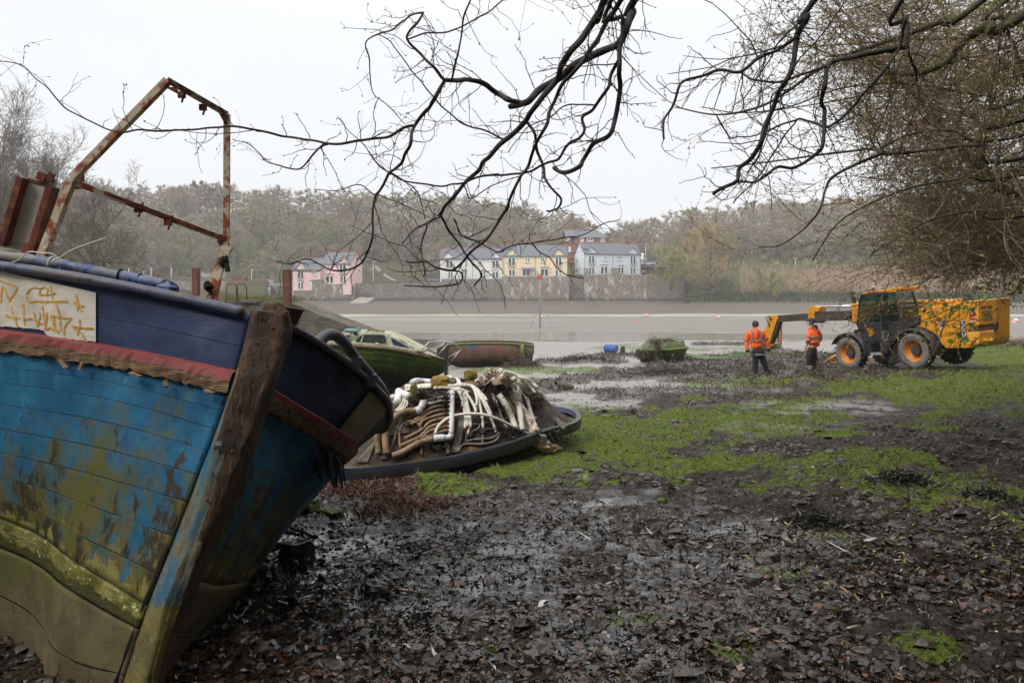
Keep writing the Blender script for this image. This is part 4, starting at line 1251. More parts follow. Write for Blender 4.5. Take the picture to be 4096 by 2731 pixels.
# ---------------------------------------------------------------- big bare trees on the left shore
def grow(p, d, ln, r, lvl, maxl, segs, tips, rg, kids=(4, 4, 4, 3, 3), gn=.16, up=.05, shrink=.62):
 n = 5 if lvl < 3 else 3
 pts = [p]; rs = [r]
 for i in range(n):
  d = d + rg.normal(0, gn, 3) + np.array([0, 0, up * (1 if lvl < maxl else .3)])
  d = d / np.linalg.norm(d)
  p = p + d * ln / n; pts.append(p); rs.append(r * (1 - (.55 if lvl < maxl else .7) * (i + 1) / n))
 for i in range(n): segs.append((pts[i], pts[i + 1], rs[i], rs[i + 1], lvl))
 if lvl >= maxl:
  tips.append((pts[-1], d)); return
 for k in range(kids[min(lvl, len(kids) - 1)]):
  t = rg.uniform(.3, 1.0) if k else 1.0
  i = min(int(t * n), n - 1); q = pts[i] + (pts[i + 1] - pts[i]) * (t * n - i)
  nd = d + rg.normal(0, .62, 3); nd[2] += .12; nd /= np.linalg.norm(nd)
  grow(q, nd, ln * shrink * rg.uniform(.7, 1.15), max(rs[i] * .62, .004), lvl + 1, maxl, segs, tips, rg, kids, gn, up, shrink)

def big_tree(name, label, px, Y, topy, seed, lean=(0, 0), maxl=5, kids=(6, 5, 4, 4, 3), col=(.17, .145, .115), rmin=.013, group=None, ln0=.36, z=None):
 rg = np.random.default_rng(seed)
 x = (px - 2048) / F * Y; z0 = hz(x, Y) if z is None else z
 H = CAMZ + (HOR - topy) / F * Y - z0
 root = thing(name, label, 'tree', (x, Y, z0 - .4), 0, group)
 segs = []; tips = []
 grow(np.zeros(3), np.array([lean[0], lean[1], 1.0]), H * ln0, .017 * H, 0, maxl, segs, tips, rg, kids, .14, .06, .66)
 zs = max(s[1][2] for s in segs); k = H / zs
 segs = [(a * k, b * k, max(r0, rmin), max(r1, rmin * .8), l) for a, b, r0, r1, l in segs]
 for nm, f_ in (('trunk', lambda l: l <= 1), ('crown', lambda l: l > 1)):
  ss = [s[:4] for s in segs if f_(s[4])]
  n = 8 if nm == 'trunk' else 3
  V, Fq = seg_tubes(ss, n)
  c = np.array(col)[None] * np.repeat(rg.uniform(.7, 1.25, (len(ss), 1)), n, 0)
  np_mesh(nm, V, Fq, M_TREE, c, root)
 return root
big_tree('bare_tree', 'tall bare grey tree at the far left edge, the largest on the left shore', 20, 72, 330, 3, (.0, 0), kids=(7, 6, 5, 5, 5))
big_tree('bare_tree', 'spreading bare tree behind the rusty steel post on the blue boat', 190, 80, 450, 8, (.12, 0), kids=(7, 6, 5, 5, 5))
big_tree('bare_tree', 'bare tree whose twigs droop behind the left upright of the rusty frame', 330, 84, 600, 12, (.25, -.1), kids=(7, 5, 5, 5, 4), z=5.2)
big_tree('bare_tree', 'low wide bare tree hanging over the shore just above the blue boat rail', 390, 74, 760, 17, (.45, -.1), kids=(7, 6, 4, 4, 3), z=5.0, col=(.18, .145, .105))
big_tree('bare_tree', 'bare tree partly cut by the left edge above the steel post', -150, 78, 420, 21, (.15, 0), kids=(6, 5, 4, 4, 3))
# brush on the left slope
N = 14000
Y = RG.uniform(58, 120, N); px = RG.uniform(-300, 640, N); x = (px - 2048) / F * Y
pos = np.stack([x, Y, h0(x, Y) - .1], 1)
cards('brush', pos, np.stack([RG.normal(.2, .5, N), RG.normal(0, .5, N), np.ones(N)], 1), RG.uniform(.4, 1.8, N), RG.uniform(.03, .12, N), (np.array([.13, .11, .05]) + RG.uniform(-.03, .04, (N, 3))) * RG.uniform(.5, 1.3, (N, 1)))

# ---------------------------------------------------------------- haze over the estuary
def haze(density=.0006):
 m = bpy.data.materials.new('haze'); m.use_nodes = True; n = m.node_tree; n.nodes.clear()
 o = n.nodes.new('ShaderNodeOutputMaterial'); v = n.nodes.new('ShaderNodeVolumePrincipled')
 v.inputs['Color'].default_value = (.96, .97, 1.0, 1); v.inputs['Density'].default_value = density; v.inputs['Anisotropy'].default_value = .2
 n.links.new(v.outputs[0], o.inputs['Volume'])
 mb = MB(); mb.box((20, 170, 29), (620, 520, 72))
 b_ = mb.build('haze', m); b_['kind'] = 'stuff'
haze()

# ---------------------------------------------------------------- the blue wooden fishing boat
def crom(pts, n):
 """Catmull-Rom through points, n samples"""
 pts = [Vector(p) for p in pts]; k = len(pts); out = []
 for i in range(n):
  t = i / (n - 1) * (k - 1); j = min(int(t), k - 2); f = t - j
  p0 = pts[max(j - 1, 0)]; p1 = pts[j]; p2 = pts[j + 1]; p3 = pts[min(j + 2, k - 1)]
  if j == 0: p0 = p1 * 2 - p2
  if j + 2 > k - 1: p3 = p2 * 2 - p1
  out.append(0.5 * (2 * p1 + (p2 - p0) * f + (2 * p0 - 5 * p1 + 4 * p2 - p3) * f * f + (3 * p1 - p0 - 3 * p2 + p3) * f ** 3))
 return out

def surf(rows_px, nr, nc):
 rows = [crom([P(*q) for q in r], nc) for r in rows_px]
 cols = [crom([rows[i][j] for i in range(len(rows))], nr) for j in range(nc)]
 return [[cols[j][i] for j in range(nc)] for i in range(nr)]

def hull_paint(name, base1, base2, stains, planks, rough=.5, seam=(.012, .012, .012), depth=.6, vbias=0.0, streak=True, dist=.006):
 m, n, b = new_mat(name)
 uv = n.nodes.new('ShaderNodeTexCoord').outputs['UV']
 sp = n.nodes.new('ShaderNodeSeparateXYZ'); n.links.new(uv, sp.inputs[0])
 ob = coords(n, 'Object'); obs = coords(n, 'Object', (1.7, 1.7, .85 if streak else 2.2))
 n1 = noise(n, ob, 3.2, 6, .65); n2 = noise(n, ob, 30, 4, .6)
 c = mixrgb(n, ramp(n, n1, .35, .65), base1, base2)
 pid = math_(n, 'FLOOR', math_(n, 'MULTIPLY', sp.outputs['Y'], planks))
 off = n.nodes.new('ShaderNodeVectorMath'); off.operation = 'MULTIPLY_ADD'; off.inputs[1].default_value = (.09, .06, .05)
 cx = n.nodes.new('ShaderNodeCombineXYZ')
 for q in range(3): n.links.new(pid, cx.inputs[q])
 n.links.new(cx.outputs[0], off.inputs[0]); n.links.new(obs, off.inputs[2]); obs = off.outputs[0]
 b.inputs['Specular IOR Level'].default_value = .28
 for i, (col, s_, lo, hi, vb) in enumerate(stains):
  mp = n.nodes.new('ShaderNodeMapping'); mp.inputs['Location'].default_value = (i * 3.1, i * 1.7, i * 2.3); n.links.new(obs, mp.inputs[0])
  g = noise(n, mp.outputs[0], s_, 8, .72, .2)
  if vb: g = math_(n, 'ADD', g, math_(n, 'MULTIPLY', math_(n, 'SUBTRACT', sp.outputs['Y'], .5), vb))
  c = mixrgb(n, ramp(n, g, lo, hi), c, col)
 v = math_(n, 'MULTIPLY', sp.outputs['Y'], planks)
 wob = math_(n, 'MULTIPLY', math_(n, 'SUBTRACT', n1, .5), .03)
 v = math_(n, 'ADD', v, wob)
 fr = math_(n, 'FRACT', v)
 d = math_(n, 'ABSOLUTE', math_(n, 'SUBTRACT', fr, .5))          # .5 at a seam
 sm = ramp(n, d, .474, .495)
 sm = math_(n, 'MULTIPLY', sm, ramp(n, noise(n, ob, 4, 3), .3, .6, .15, .95))
 c = mixrgb(n, sm, c, seam)
 n.links.new(c, b.inputs['Base Color'])
 n.links.new(ramp(n, n1, .3, .7, rough - .1, rough + .2), b.inputs['Roughness'])
 h = math_(n, 'SUBTRACT', math_(n, 'ADD', math_(n, 'MULTIPLY', n2, .25), math_(n, 'MULTIPLY', noise(n, coords(n, 'Object', (1, 1, 14)), 9, 4), .2)), math_(n, 'MULTIPLY', sm, 1.0))
 bump(n, b, h, depth, dist)
 return m

OLIVE = S(88, 86, 30); DIRT = S(52, 44, 24); YEL = S(120, 108, 38)
M_NAVY = hull_paint('navy_bulwark_paint', S(8, 38, 84), S(6, 28, 64), [(S(34, 40, 52), 2.2, .58, .75, 0), (S(90, 100, 120), 11, .70, .74, 0)], 2.0, .5)
M_LBLUE = hull_paint('faded_blue_topside', S(22, 106, 142), S(16, 80, 116), [(S(52, 128, 150), 3.0, .60, .72, -.1), (S(20, 74, 128), 2.6, .56, .68, .0), (S(34, 88, 92), 2.2, .50, .66, .18), (OLIVE, 1.9, .48, .68, .30), (S(96, 84, 42), 4.0, .54, .70, .26), (DIRT, 3.4, .57, .66, .24), (YEL, 7, .66, .74, .28), (S(30, 40, 34), 6.0, .60, .70, .16), (S(130, 122, 66), 9, 1.40, 1.46, 2.0)], 9.0, .6, depth=.8)
M_BOOT = hull_paint('mossy_boot_top', S(150, 142, 84), S(112, 104, 44), [(S(88, 88, 28), 3, .45, .6, .0), (S(206, 198, 160), 14, .56, .64, 0), (S(70, 66, 28), 5, .5, .62, .5), (S(60, 56, 28), 20, .62, .7, 0)], 1.0, .8, depth=1.0, dist=.03, streak=False)
M_BOTTOM = hull_paint('bare_bottom_timber', S(104, 92, 66), S(80, 70, 46), [(S(88, 88, 40), 2, .54, .7, -.3), (S(96, 80, 58), 3, .48, .62, .3), (S(58, 50, 32), 5, .56, .66, .2), (S(128, 112, 80), 8, .62, .7, 0)], 3.0, .75, depth=.9, dist=.015)
M_WHITEP = simple('dirty_white_paint', S(205, 198, 184), S(176, 168, 150), 5, .6, bmp=.3, c3=S(120, 108, 92), s3=4, t3=(.58, .75))
M_WHITEB = simple('shaded_dirty_white_paint', S(150, 138, 112), S(112, 100, 76), 4, .7, bmp=.3, c3=S(70, 60, 44), s3=5)  # dirty white paint darkened for the shaded flank
M_ROTWOOD = simple('rotten_oak', S(88, 63, 42), S(54, 38, 27), 5, .85, bmp=1.0, bdist=.03, c3=S(36, 28, 22), s3=9, t3=(.52, .66), stretch=(2.2, 2.2, .6))
M_STEMPAINT = simple('peeling_stem_paint', S(28, 86, 110), S(122, 108, 58), 4, .75, bmp=.8, bdist=.02, c3=S(92, 76, 44), s3=4, t3=(.50, .58), stretch=(1.5, 1.5, .8))
M_REDP = simple('faded_red_paint', S(142, 58, 56), S(118, 50, 46), 6, .65, bmp=.4, c3=S(84, 46, 40), s3=8)
M_SPLINT = simple('splintered_wood', S(156, 128, 92), S(96, 72, 48), 14, .85, bmp=1.0, bdist=.02, c3=S(52, 38, 28), s3=10, stretch=(.4, 1, 3))
M_CAPRAIL = simple('worn_blue_rail', S(70, 78, 104), S(88, 80, 74), 6, .5, bmp=.5, c3=S(40, 48, 84), s3=5, t3=(.5, .6))
M_HANDR = simple('flaking_blue_handrail', S(92, 108, 142), S(116, 104, 82), 5, .55, bmp=.6, c3=S(44, 60, 112), s3=4, t3=(.5, .58))
M_DECK = simple('weathered_deck', S(112, 102, 76), S(84, 76, 54), 4, .85, bmp=.6, c3=S(70, 78, 40), s3=3)
M_RUSTW = simple('rust_and_old_white', S(196, 186, 166), S(176, 160, 132), 6, .8, bmp=.5, bdist=.008, c3=S(136, 68, 32), s3=7, t3=(.46, .56))
M_RUSTD = simple('dark_rust', S(118, 58, 34), S(70, 36, 26), 9, .9, bmp=.7, bdist=.01, c3=S(150, 88, 48), s3=8)
M_BLACK = simple('flat_black', (.006, .006, .006), rough=.9, bmp=0)
M_STRING = simple('white_twine', S(214, 210, 200), rough=.8, bmp=0)

def blue_boat():
 root = thing('fishing_boat', 'large derelict blue wooden fishing boat leaning on the mud, filling the left foreground', 'boat', (-2.0, 4.6, 3.0))
 A = [[(1005, 1262, 4.40), (500, 1152, 4.5), (0, 1070, 4.7), (-900, 960, 5.4)],
         [(938, 1510, 4.25), (500, 1420, 4.4), (0, 1345, 4.62), (-900, 1240, 5.4)],
         [(860, 1715, 4.17), (450, 1600, 4.34), (0, 1530, 4.6), (-900, 1420, 5.4)],
         [(745, 2005, 4.07), (380, 1900, 4.28), (0, 1810, 4.6), (-900, 1610, 5.45)],
         [(585, 2415, 3.98), (300, 2245, 4.24), (0, 2072, 4.66), (-900, 1800, 5.5)],
         [(548, 2515, 3.96), (280, 2362, 4.25), (0, 2190, 4.74), (-900, 1900, 5.6)],
         [(470, 2790, 3.95), (215, 2731, 4.2), (0, 2480, 4.85), (-900, 2150, 6.0)],
         [(430, 2920, 4.05), (190, 2880, 4.35), (0, 2690, 5.0), (-900, 2300, 6.2)]]
 B = [[(1155, 1312, 4.42), (1300, 1398, 4.75), (1450, 1510, 5.25), (1555, 1632, 5.95), (1490, 1710, 7.2), (1100, 1620, 8.6)],
         [(1075, 1575, 4.28), (1180, 1640, 4.6), (1300, 1712, 5.02), (1405, 1792, 5.6), (1330, 1830, 6.9), (1000, 1720, 8.3)],
         [(1010, 1745, 4.2), (1110, 1800, 4.55), (1215, 1865, 4.97), (1300, 1930, 5.45), (1230, 1950, 6.8), (940, 1830, 8.2)],
         [(960, 1900, 4.14), (1060, 1960, 4.5), (1140, 2010, 4.9), (1185, 2068, 5.3), (1120, 2080, 6.6), (900, 1950, 8)],
         [(790, 2320, 4.02), (880, 2340, 4.35), (960, 2330, 4.7), (1000, 2310, 5.0), (960, 2250, 6.3), (800, 2100, 7.8)],
         [(640, 2650, 3.95), (700, 2640, 4.2), (740, 2610, 4.5), (765, 2575, 4.8), (760, 2450, 6), (700, 2250, 7.5)],
         [(560, 2880, 3.98), (600, 2850, 4.2), (640, 2790, 4.5), (655, 2710, 4.9), (650, 2600, 6), (600, 2400, 7.5)]]
 nc = 70
 def rough_(rows, amp, seed):
  for i, r in enumerate(rows):
   for j, p in enumerate(r):
    p.y += amp * mnoise.noise(p * 3 + Vector((seed, 0, 0))) + amp * .5 * mnoise.noise(p * 9)
  return rows
 SA = surf(A, 71, nc); SB = surf(B, 61, 60)
 rough_(SA, .006, 1); rough_(SB, .006, 5)
 ia = lambda k: int(round(k / 7 * 70)); ib = lambda k: int(round(k / 6 * 60))
 def sheet(nm, rows, m, parent=root):
  mb = MB(); mb.grid(rows, uv=True); o = mb.build(nm, m, parent, smooth=True)
  so = o.modifiers.new('solid', 'SOLIDIFY'); so.thickness = .03; so.offset = -1 if nm != 'x' else 1
  return o
 sheet('bulwark', SA[:ia(1) + 1], M_NAVY); sheet('topside', SA[ia(1):ia(4) + 1], M_LBLUE)
 sheet('boot_stripe', SA[ia(4):ia(5) + 1], M_BOOT); sheet('bottom', SA[ia(5):], M_BOTTOM)
 sheet('bulwark', [r[::-1] for r in SB[:ib(1) + 1]], M_NAVY); sheet('topside', [r[::-1] for r in SB[ib(1):ib(4) + 1]], M_LBLUE); sheet('bottom', [r[::-1] for r in SB[ib(4):]], M_BOTTOM)
 # transom and deck
 mb = MB(); mb.grid([[SA[i * 10][-1].lerp(SB[min(60, int(i * 8.5))][-1], t) for t in np.linspace(0, 1, 6)] for i in range(8)]); mb.build('transom', M_BOTTOM, root)
 crest = crom([P(985, 1262, 4.6), P(880, 1242, 4.85), P(700, 1188, 5.2), P(450, 1110, 5.5), P(200, 1030, 5.6), P(0, 988, 5.7), P(-900, 830, 6.3)], nc)
 ra = SA[0]; rb = crom([P(1130, 1330, 4.5)] + [P(x, y + 25, Y) for x, y, Y in B[0][1:]], nc)
 rows = [[p + Vector((0, .03, -.035)) for p in ra], [ra[j].lerp(crest[j], .5) + Vector((0, 0, .0)) for j in range(nc)], crest, [crest[j].lerp(rb[j], .5) + Vector((0, .1, .02)) for j in range(nc)], rb]
 mb = MB(); mb.grid(rows); mb.build('deck', M_DECK, root, smooth=True)
 # dirty white name panel with the graffiti
 pa = np.array([(p.x, p.y, p.z) for r in SA[:ia(1) + 4] for p in r]); pj = np.stack([2048 + F * pa[:, 0] / pa[:, 1], HOR + F * (CAMZ - pa[:, 2]) / pa[:, 1]], 1)
 def on_a(px, py, off=.006):
  d = ((pj - (px, py)) ** 2).sum(1); i = np.argpartition(d, 7)[:7]; w = 1 / (d[i] + 20)
  return P(px, py, float((pa[i, 1] * w).sum() / w.sum()) - off)
 nx, ny = 60, 20; rows = []
 for a in range(ny + 1):
  row = []
  for q in range(nx + 1):
   px = lerp(-160, 383, q / nx)
   top = np.interp(px, [-160, 0, 383], [1052, 1084, 1170]); bot = np.interp(px, [-160, 0, 150, 181, 185, 383], [1276, 1304, 1316, 1322, 1344, 1368]) + 6 * mnoise.noise(Vector((px * .06, 0, 3))) + 3 * mnoise.noise(Vector((px * .3, 0, 3)))
   row.append(on_a(px, lerp(top, bot, a / ny), .012))
  rows.append(row)
 mb = MB(); mb.grid(rows); pan = mb.build('white_panel', M_WHITEP, root, smooth=True)
 mg = MB()
 def stroke(pts, w=5.5):
  T = [(x / 2.94, 990 + y / 2.94) for x, y in pts]
  D = []
  for (a, b_) in zip(T, T[1:]):
   k = max(2, int(math.hypot(b_[0] - a[0], b_[1] - a[1]) / 5))
   D += [(lerp(a[0], b_[0], i / k), lerp(a[1], b_[1], i / k)) for i in range(k)]
  D.append(T[-1]); C = [on_a(x, y, .017) for x, y in D]; r = []
  for i, p in enumerate(C):
   t = (C[min(i + 1, len(C) - 1)] - C[max(i - 1, 0)]); t.y = 0
   if t.length < 1e-6: t = Vector((1, 0, 0))
   t.normalize(); nn = Vector((-t.z, 0, t.x)); ww = w / F * 4.6 * (.45 + .2 * mnoise.noise(p * 25))
   r.append([p - nn * ww, p + nn * ww])
  mg.grid(r)
 G_ = [[(-20, 385), (20, 400), (210, 465), (110, 635), (35, 450), (10, 560), (10, 650)], [(125, 690), (150, 780)], [(60, 790), (140, 825), (235, 830)], [(150, 800), (180, 860), (205, 945)],
          [(590, 450), (600, 520), (615, 600), (660, 680), (690, 770), (715, 975)], [(660, 535), (560, 560), (460, 550), (470, 490), (520, 465), (560, 490), (545, 545)], [(460, 480), (400, 470), (340, 500), (310, 560), (310, 620), (350, 645), (430, 630), (520, 640), (530, 665)], [(525, 635), (640, 635), (800, 635)],
          [(885, 550), (915, 660), (905, 745)], [(865, 640), (960, 690), (985, 690)], [(915, 690), (960, 750)],
          [(265, 650), (275, 740), (285, 910)], [(285, 870), (320, 840), (370, 835), (415, 850)], [(395, 760), (415, 860), (445, 900)], [(465, 760), (470, 830), (435, 930)], [(435, 915), (480, 890), (530, 910)], [(490, 680), (510, 800), (530, 905)], [(545, 760), (545, 850), (530, 980)], [(530, 970), (590, 945), (640, 965), (685, 995)], [(590, 790), (620, 900), (650, 965)], [(620, 800), (640, 960)],
          [(610, 795), (680, 815), (770, 830), (840, 830)], [(840, 830), (780, 900), (750, 960), (750, 1025)], [(930, 840), (935, 900), (940, 925), (905, 1030)], [(840, 920), (900, 935), (1000, 950), (1100, 950)], [(850, 935), (900, 975), (960, 1010), (995, 1085)]]
 for g in G_: stroke(g, 7.2)
 mg.build('graffiti', simple('yellow_spray', S(214, 160, 40), S(196, 146, 44), 9, .6, bmp=0), pan)
 # dirty white panel; the flank's shade is mixed into its buff colour
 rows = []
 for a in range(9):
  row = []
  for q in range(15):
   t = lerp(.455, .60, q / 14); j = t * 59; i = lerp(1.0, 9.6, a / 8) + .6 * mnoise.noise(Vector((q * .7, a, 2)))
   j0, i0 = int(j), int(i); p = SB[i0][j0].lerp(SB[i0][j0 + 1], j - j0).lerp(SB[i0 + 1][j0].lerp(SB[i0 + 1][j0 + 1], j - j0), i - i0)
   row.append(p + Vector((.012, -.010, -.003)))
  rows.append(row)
 mb = MB(); mb.grid(rows); mb.build('shaded_white_panel', M_WHITEB, root, smooth=True)
 # rubbing strakes
 def strake(S_, i0, i1, out, seed, nm='rubbing_strake'):
  ra, rb_ = S_[i0], S_[i1]; rows = [[], [], [], [], []]
  for j in range(len(ra)):
   a, b_ = ra[j], rb_[j]; nz = mnoise.noise(Vector((j * .55, seed, 0))); nz2 = mnoise.noise(Vector((j * 1.7, seed, 4)))
   rows[0].append(a + Vector((0, 0, .008))); rows[1].append(a + out * (.045 + .004 * nz) + Vector((0, 0, -.006)))
   rows[2].append(a.lerp(b_, .42 + .22 * nz) + out * (.044 + .012 * nz2)); rows[3].append(a.lerp(b_, .95 + .25 * nz2) + out * (.028 + .018 * nz)); rows[4].append(b_ - out * .002)
  mb = MB(); mb.grid(rows[:3], 0); mb.grid(rows[2:], 1)
  return mb.build(nm, [M_REDP, M_SPLINT], root)
 st = strake(SA, ia(1) - 1, ia(1) + 3, Vector((-.12, -1, .05)), 2)
 mb = MB()
 for px, py, dx, dy in ((235, 1435, 32, 38), (330, 1450, -12, 30), (660, 1520, 4, 26), (150, 1412, 30, 8), (520, 1490, 45, 16), (820, 1560, 40, 14)):
  a = on_a(px, py, .06); b_ = on_a(px + dx, py + dy, .08)
  mb.bar(a, b_, .022, .010)
 mb.build('splinter', M_SPLINT, st)
 strake(SB, ib(1) - 1, ib(1) + 3, Vector((.72, -.66, -.1)), 9)
 # stem post
 hs = [(1240, 1002, 1012, 1150, 1160), (1330, 984, 990, 1142, 1166), (1510, 935, 945, 1088, 1112), (1700, 870, 885, 1010, 1052), (1900, 790, 832, 930, 978), (2150, 690, 764, 836, 874), (2420, 585, 662, 720, 762), (2731, 470, 588, 628, 652), (2920, 405, 520, 562, 600)]
 yl = lambda y: float(np.interp(y, [1262, 1510, 1920, 2415, 2790], [4.40, 4.25, 4.10, 3.98, 3.95]))
 L_, FL, FR, R_, BK = [], [], [], [], []
 for (y, l, fl, fr, r) in hs:
  Y = yl(y)
  L_.append(P(l, y + 4, Y + .02)); FL.append(P(fl, y, Y - .13)); FR.append(P(fr, y + 6, Y - .11)); R_.append(P(r, y + 12, Y + .05)); BK.append(P((l + r) / 2, y, Y + .2))
 n = 90
 C = [crom(q, n) for q in (L_, FL, FR, R_, BK)]
 def ring(i):
  out = []
  for a in range(5):
   p, q = C[a][i], C[(a + 1) % 5][i]
   for k in range(5): out.append(p.lerp(q, k / 5))
  return out
 rows = []
 for i in range(n):
  rr = ring(i)
  for k, p in enumerate(rr):
   if k >= 5 and k < 16: p += Vector((.0, -1, 0)) * (.022 * mnoise.noise(Vector((k * .8, p.z * 2.2, 3))) + .012 * mnoise.noise(p * 16)) + Vector((.012 * mnoise.noise(p * 7), 0, 0))
   if i == 0: p += Vector((0, 0, .05 * mnoise.noise(Vector((k * 1.7, 0, 8)))))
  rows.append(rr)
 mb = MB(); nn = 25; o = 0
 for i in range(n):
  mb.v.extend([tuple(p) for p in rows[i]])
 for i in range(n - 1):
  for k in range(nn):
   k2 = (k + 1) % nn
   mb.f.append((i * nn + k, i * nn + k2, (i + 1) * nn + k2, (i + 1) * nn + k))
   t = i / n
   mb.m.append(2 if (k < 10 and t > .735 + .02 * mnoise.noise(Vector((k, t * 9, 2)))) else 1 if ((k < 5 and t > .22) or (k in (5, 6) and t > .42 + .05 * mnoise.noise(Vector((i * .4, k, 0)))) or (k < 9 and t > .62)) else 0)
 mb.f.append(tuple(range(nn))); mb.m.append(0)
 st_ = mb.build('stem_post', [M_ROTWOOD, M_STEMPAINT, simple('olive_keel_timber', S(112, 102, 54), S(84, 76, 42), 6, .8, bmp=.8, bdist=.015, c3=S(140, 132, 84), s3=6, t3=(.58, .68))], root, smooth=True)
 mb = MB()
 q = [P(1040, 1312, 4.42), P(1052, 1228, 4.42), P(1062, 1214, 4.42), P(1130, 1222, 4.36), P(1146, 1228, 4.34), P(1112, 1300, 4.34)]
 mb.prism(q[::-1], (.05, .17, -.02)); mb.build('stem_head', M_ROTWOOD, root)
 mb = MB(); mb.tube([p + Vector((-.008, -.012, 0)) for p in C[0][20:]], [.011 + .004 * math.sin(i) for i in range(len(C[0][20:]))], 6); mb.build('rabbet_shade_strip', M_BLACK, root)  # black strip painted in for the shade between planking and stem
 mb = MB()
 for i in range(14):
  k = 4 + i * 5; p = C[1][k].lerp(C[2][k], random.uniform(.15, .85)) + Vector((0, -.012, 0)); mb.blob(p, (.008, .006, .008), i, .1, 4)
 mb.build('bolt_heads', M_RUSTD, st_)
 # cap rails and handrails
 mb = MB(); mb.tube([p + Vector((0, -.035, .012)) for p in SA[0][1:]], .03, 10); mb.build('cap_rail', M_CAPRAIL, root, smooth=True)
 mb = MB(); mb.tube([p + Vector((.01, -.012, .012)) for p in SB[0][1:]], .022, 8); mb.build('cap_rail', M_CAPRAIL, root, smooth=True)
 hp = crom([P(-900, 900, 5.6), P(-400, 958, 5.0), P(0, 1022, 4.74), P(200, 1052, 4.66), P(400, 1090, 4.6), P(560, 1120, 4.57), P(660, 1138, 4.55)], 40)
 mb = MB(); mb.tube(hp, [.033 + .003 * math.sin(i * 1.3) for i in range(40)], 12); hr = mb.build('handrail', M_HANDR, root, smooth=True)
 mb = MB(); a, b_ = P(628, 1148, 4.55), P(712, 1160, 4.54); mb.bar(a, b_, .085, .085, up=Vector((.15, 0, 1)), bevel=.03); mb.build('rail_end_block', M_HANDR, hr, auto=40)
 for px, py in ((140, 1042), (372, 1086), (-200, 990)):
  Y = np.interp(px, [-400, 0, 400], [5, 4.74, 4.6]); mb = MB()
  rows = []
  for (dy, w) in ((0, 62), (20, 50), (42, 26), (52, 30)):
   rows.append([P(px - w, py + dy - 6, Y - .02), P(px + w, py + dy + 8, Y - .02), P(px + w, py + dy + 8, Y + .05), P(px - w, py + dy - 6, Y + .05)])
  mb.grid(rows, closeu=True); mb.build('rail_bracket', M_HANDR, hr, smooth=True)
 for px, py in ((480, 1103), (560, 1120)):
  Y = 4.58; c = P(px, py, Y); mb = MB(); mb.tube([c + Vector((.006 * math.sin(q), .036 * math.cos(q), .036 * math.sin(q))) for q in np.linspace(0, 2 * math.pi, 15)], .005, 5); mb.build('lashing', M_BLACK, hr)
 gr = crom([P(1272, 1392, 4.72), P(1292, 1352, 4.76), P(1330, 1338, 4.84), P(1372, 1365, 4.95), P(1420, 1430, 5.1), P(1485, 1505, 5.4), P(1530, 1560, 5.72), P(1552, 1622, 5.95)], 40)
 mb = MB(); mb.tube(gr, .036, 10); g2 = mb.build('grab_rail', M_CAPRAIL, root, smooth=True)
 for px, py, Y in ((1408, 1450, 5.08), (1470, 1520, 5.34)):
  mb = MB(); mb.tube([P(px + 12, py - 28, Y), P(px, py + 14, Y)], [.05, .06], 8); mb.build('rail_bracket', M_CAPRAIL, g2)
 # small hatch dome behind the stem
 mb = MB(); mb.lathe([(0, .07), (.07, .06), (.10, .03), (.11, -.03)], 16, 0, Matrix.Translation(P(925, 1262, 4.95)) @ Matrix.Rotation(.25, 4, 'Y')); mb.build('deck_vent', simple('green_grey_metal', S(70, 82, 76), S(50, 58, 54)), root, smooth=True)
 # rusted cabin frame
 pts = {'a': P(163, 1025, 5.5), 'b': P(285, 712, 5.55), 'c': P(668, 320, 5.7), 'd': P(908, 458, 6.0), 'e': P(906, 940, 6.0), 'f': P(918, 985, 5.98), 'g': P(800, 1215, 5.9), 'h': P(848, 1225, 5.88)}
 fr = thing('cabin_frame', None, None); fr.parent = root
 def member(nm, a, b_, w, d, m):
  a, b_ = Vector(a), Vector(b_); mb = MB(); n_ = (b_ - a).normalized(); sd = Vector((n_.z, 0, -n_.x)); w *= .86
  mb.bar(a, b_, d, w, up=sd); mb.bar(a + Vector((0, d * .7, 0)) + sd * (w * .42), b_ + Vector((0, d * .7, 0)) + sd * (w * .42), d * 1.6, w * .16, up=sd)
  return mb.build(nm, m, fr)
 for k in (('a', 'b', .062), ('b', 'c', .056), ('c', 'd', .052), ('d', 'e', .05), ('f', 'g', .062)):
  member('frame_bar', pts[k[0]], pts[k[1]], k[2], .03, M_RUSTW)
 member('frame_bar', pts['e'], pts['h'], .058, .03, M_RUSTW)
 member('cross_bar', P(285, 725, 5.56), P(915, 962, 6.0), .05, .03, M_RUSTW);
 mb = MB(); a, b_ = P(420, 772, 5.62), P(860, 938, 5.95); mb.bar(a + Vector((0, -.01, .0)), b_ + Vector((0, -.01, .0)), .02, .022); mb.build('cross_bar_flange', M_RUSTD, fr)
 for tri in (((640, 345), (700, 350), (735, 390), (665, 352)), ((862, 430), (908, 468), (908, 510), (895, 490)), ((310, 700), (332, 690), (334, 728), (300, 724)), ((290, 735), (345, 752), (285, 758)), ((868, 965), (905, 942), (915, 985), (893, 1000))):
  mb = MB(); mb.prism([P(x, y, 5.62 + (x - 300) / 610 * .36) for x, y in tri], (0, .02, 0)); mb.build('gusset', M_RUSTD, fr)
 for (x, y) in ((562, 838), (680, 890), (735, 380), (820, 430)):
  Y = 5.6 + (x - 300) / 610 * .38; mb = MB(); mb.bar(P(x + 10, y - 28, Y - .03), P(x - 8, y + 30, Y - .05), .016, .012); mb.box(P(x - 8, y, Y - .03), (.05, .03, .045)); mb.build('lug', M_RUSTD, fr)
 mb = MB(); mb.blob(P(898, 1048, 5.9), (.035, .04, .05), 3, .35, 6); mb.bar(P(905, 1050, 5.88), P(912, 1085, 5.87), .03, .02); mb.build('black_rag', M_BLACK, fr)
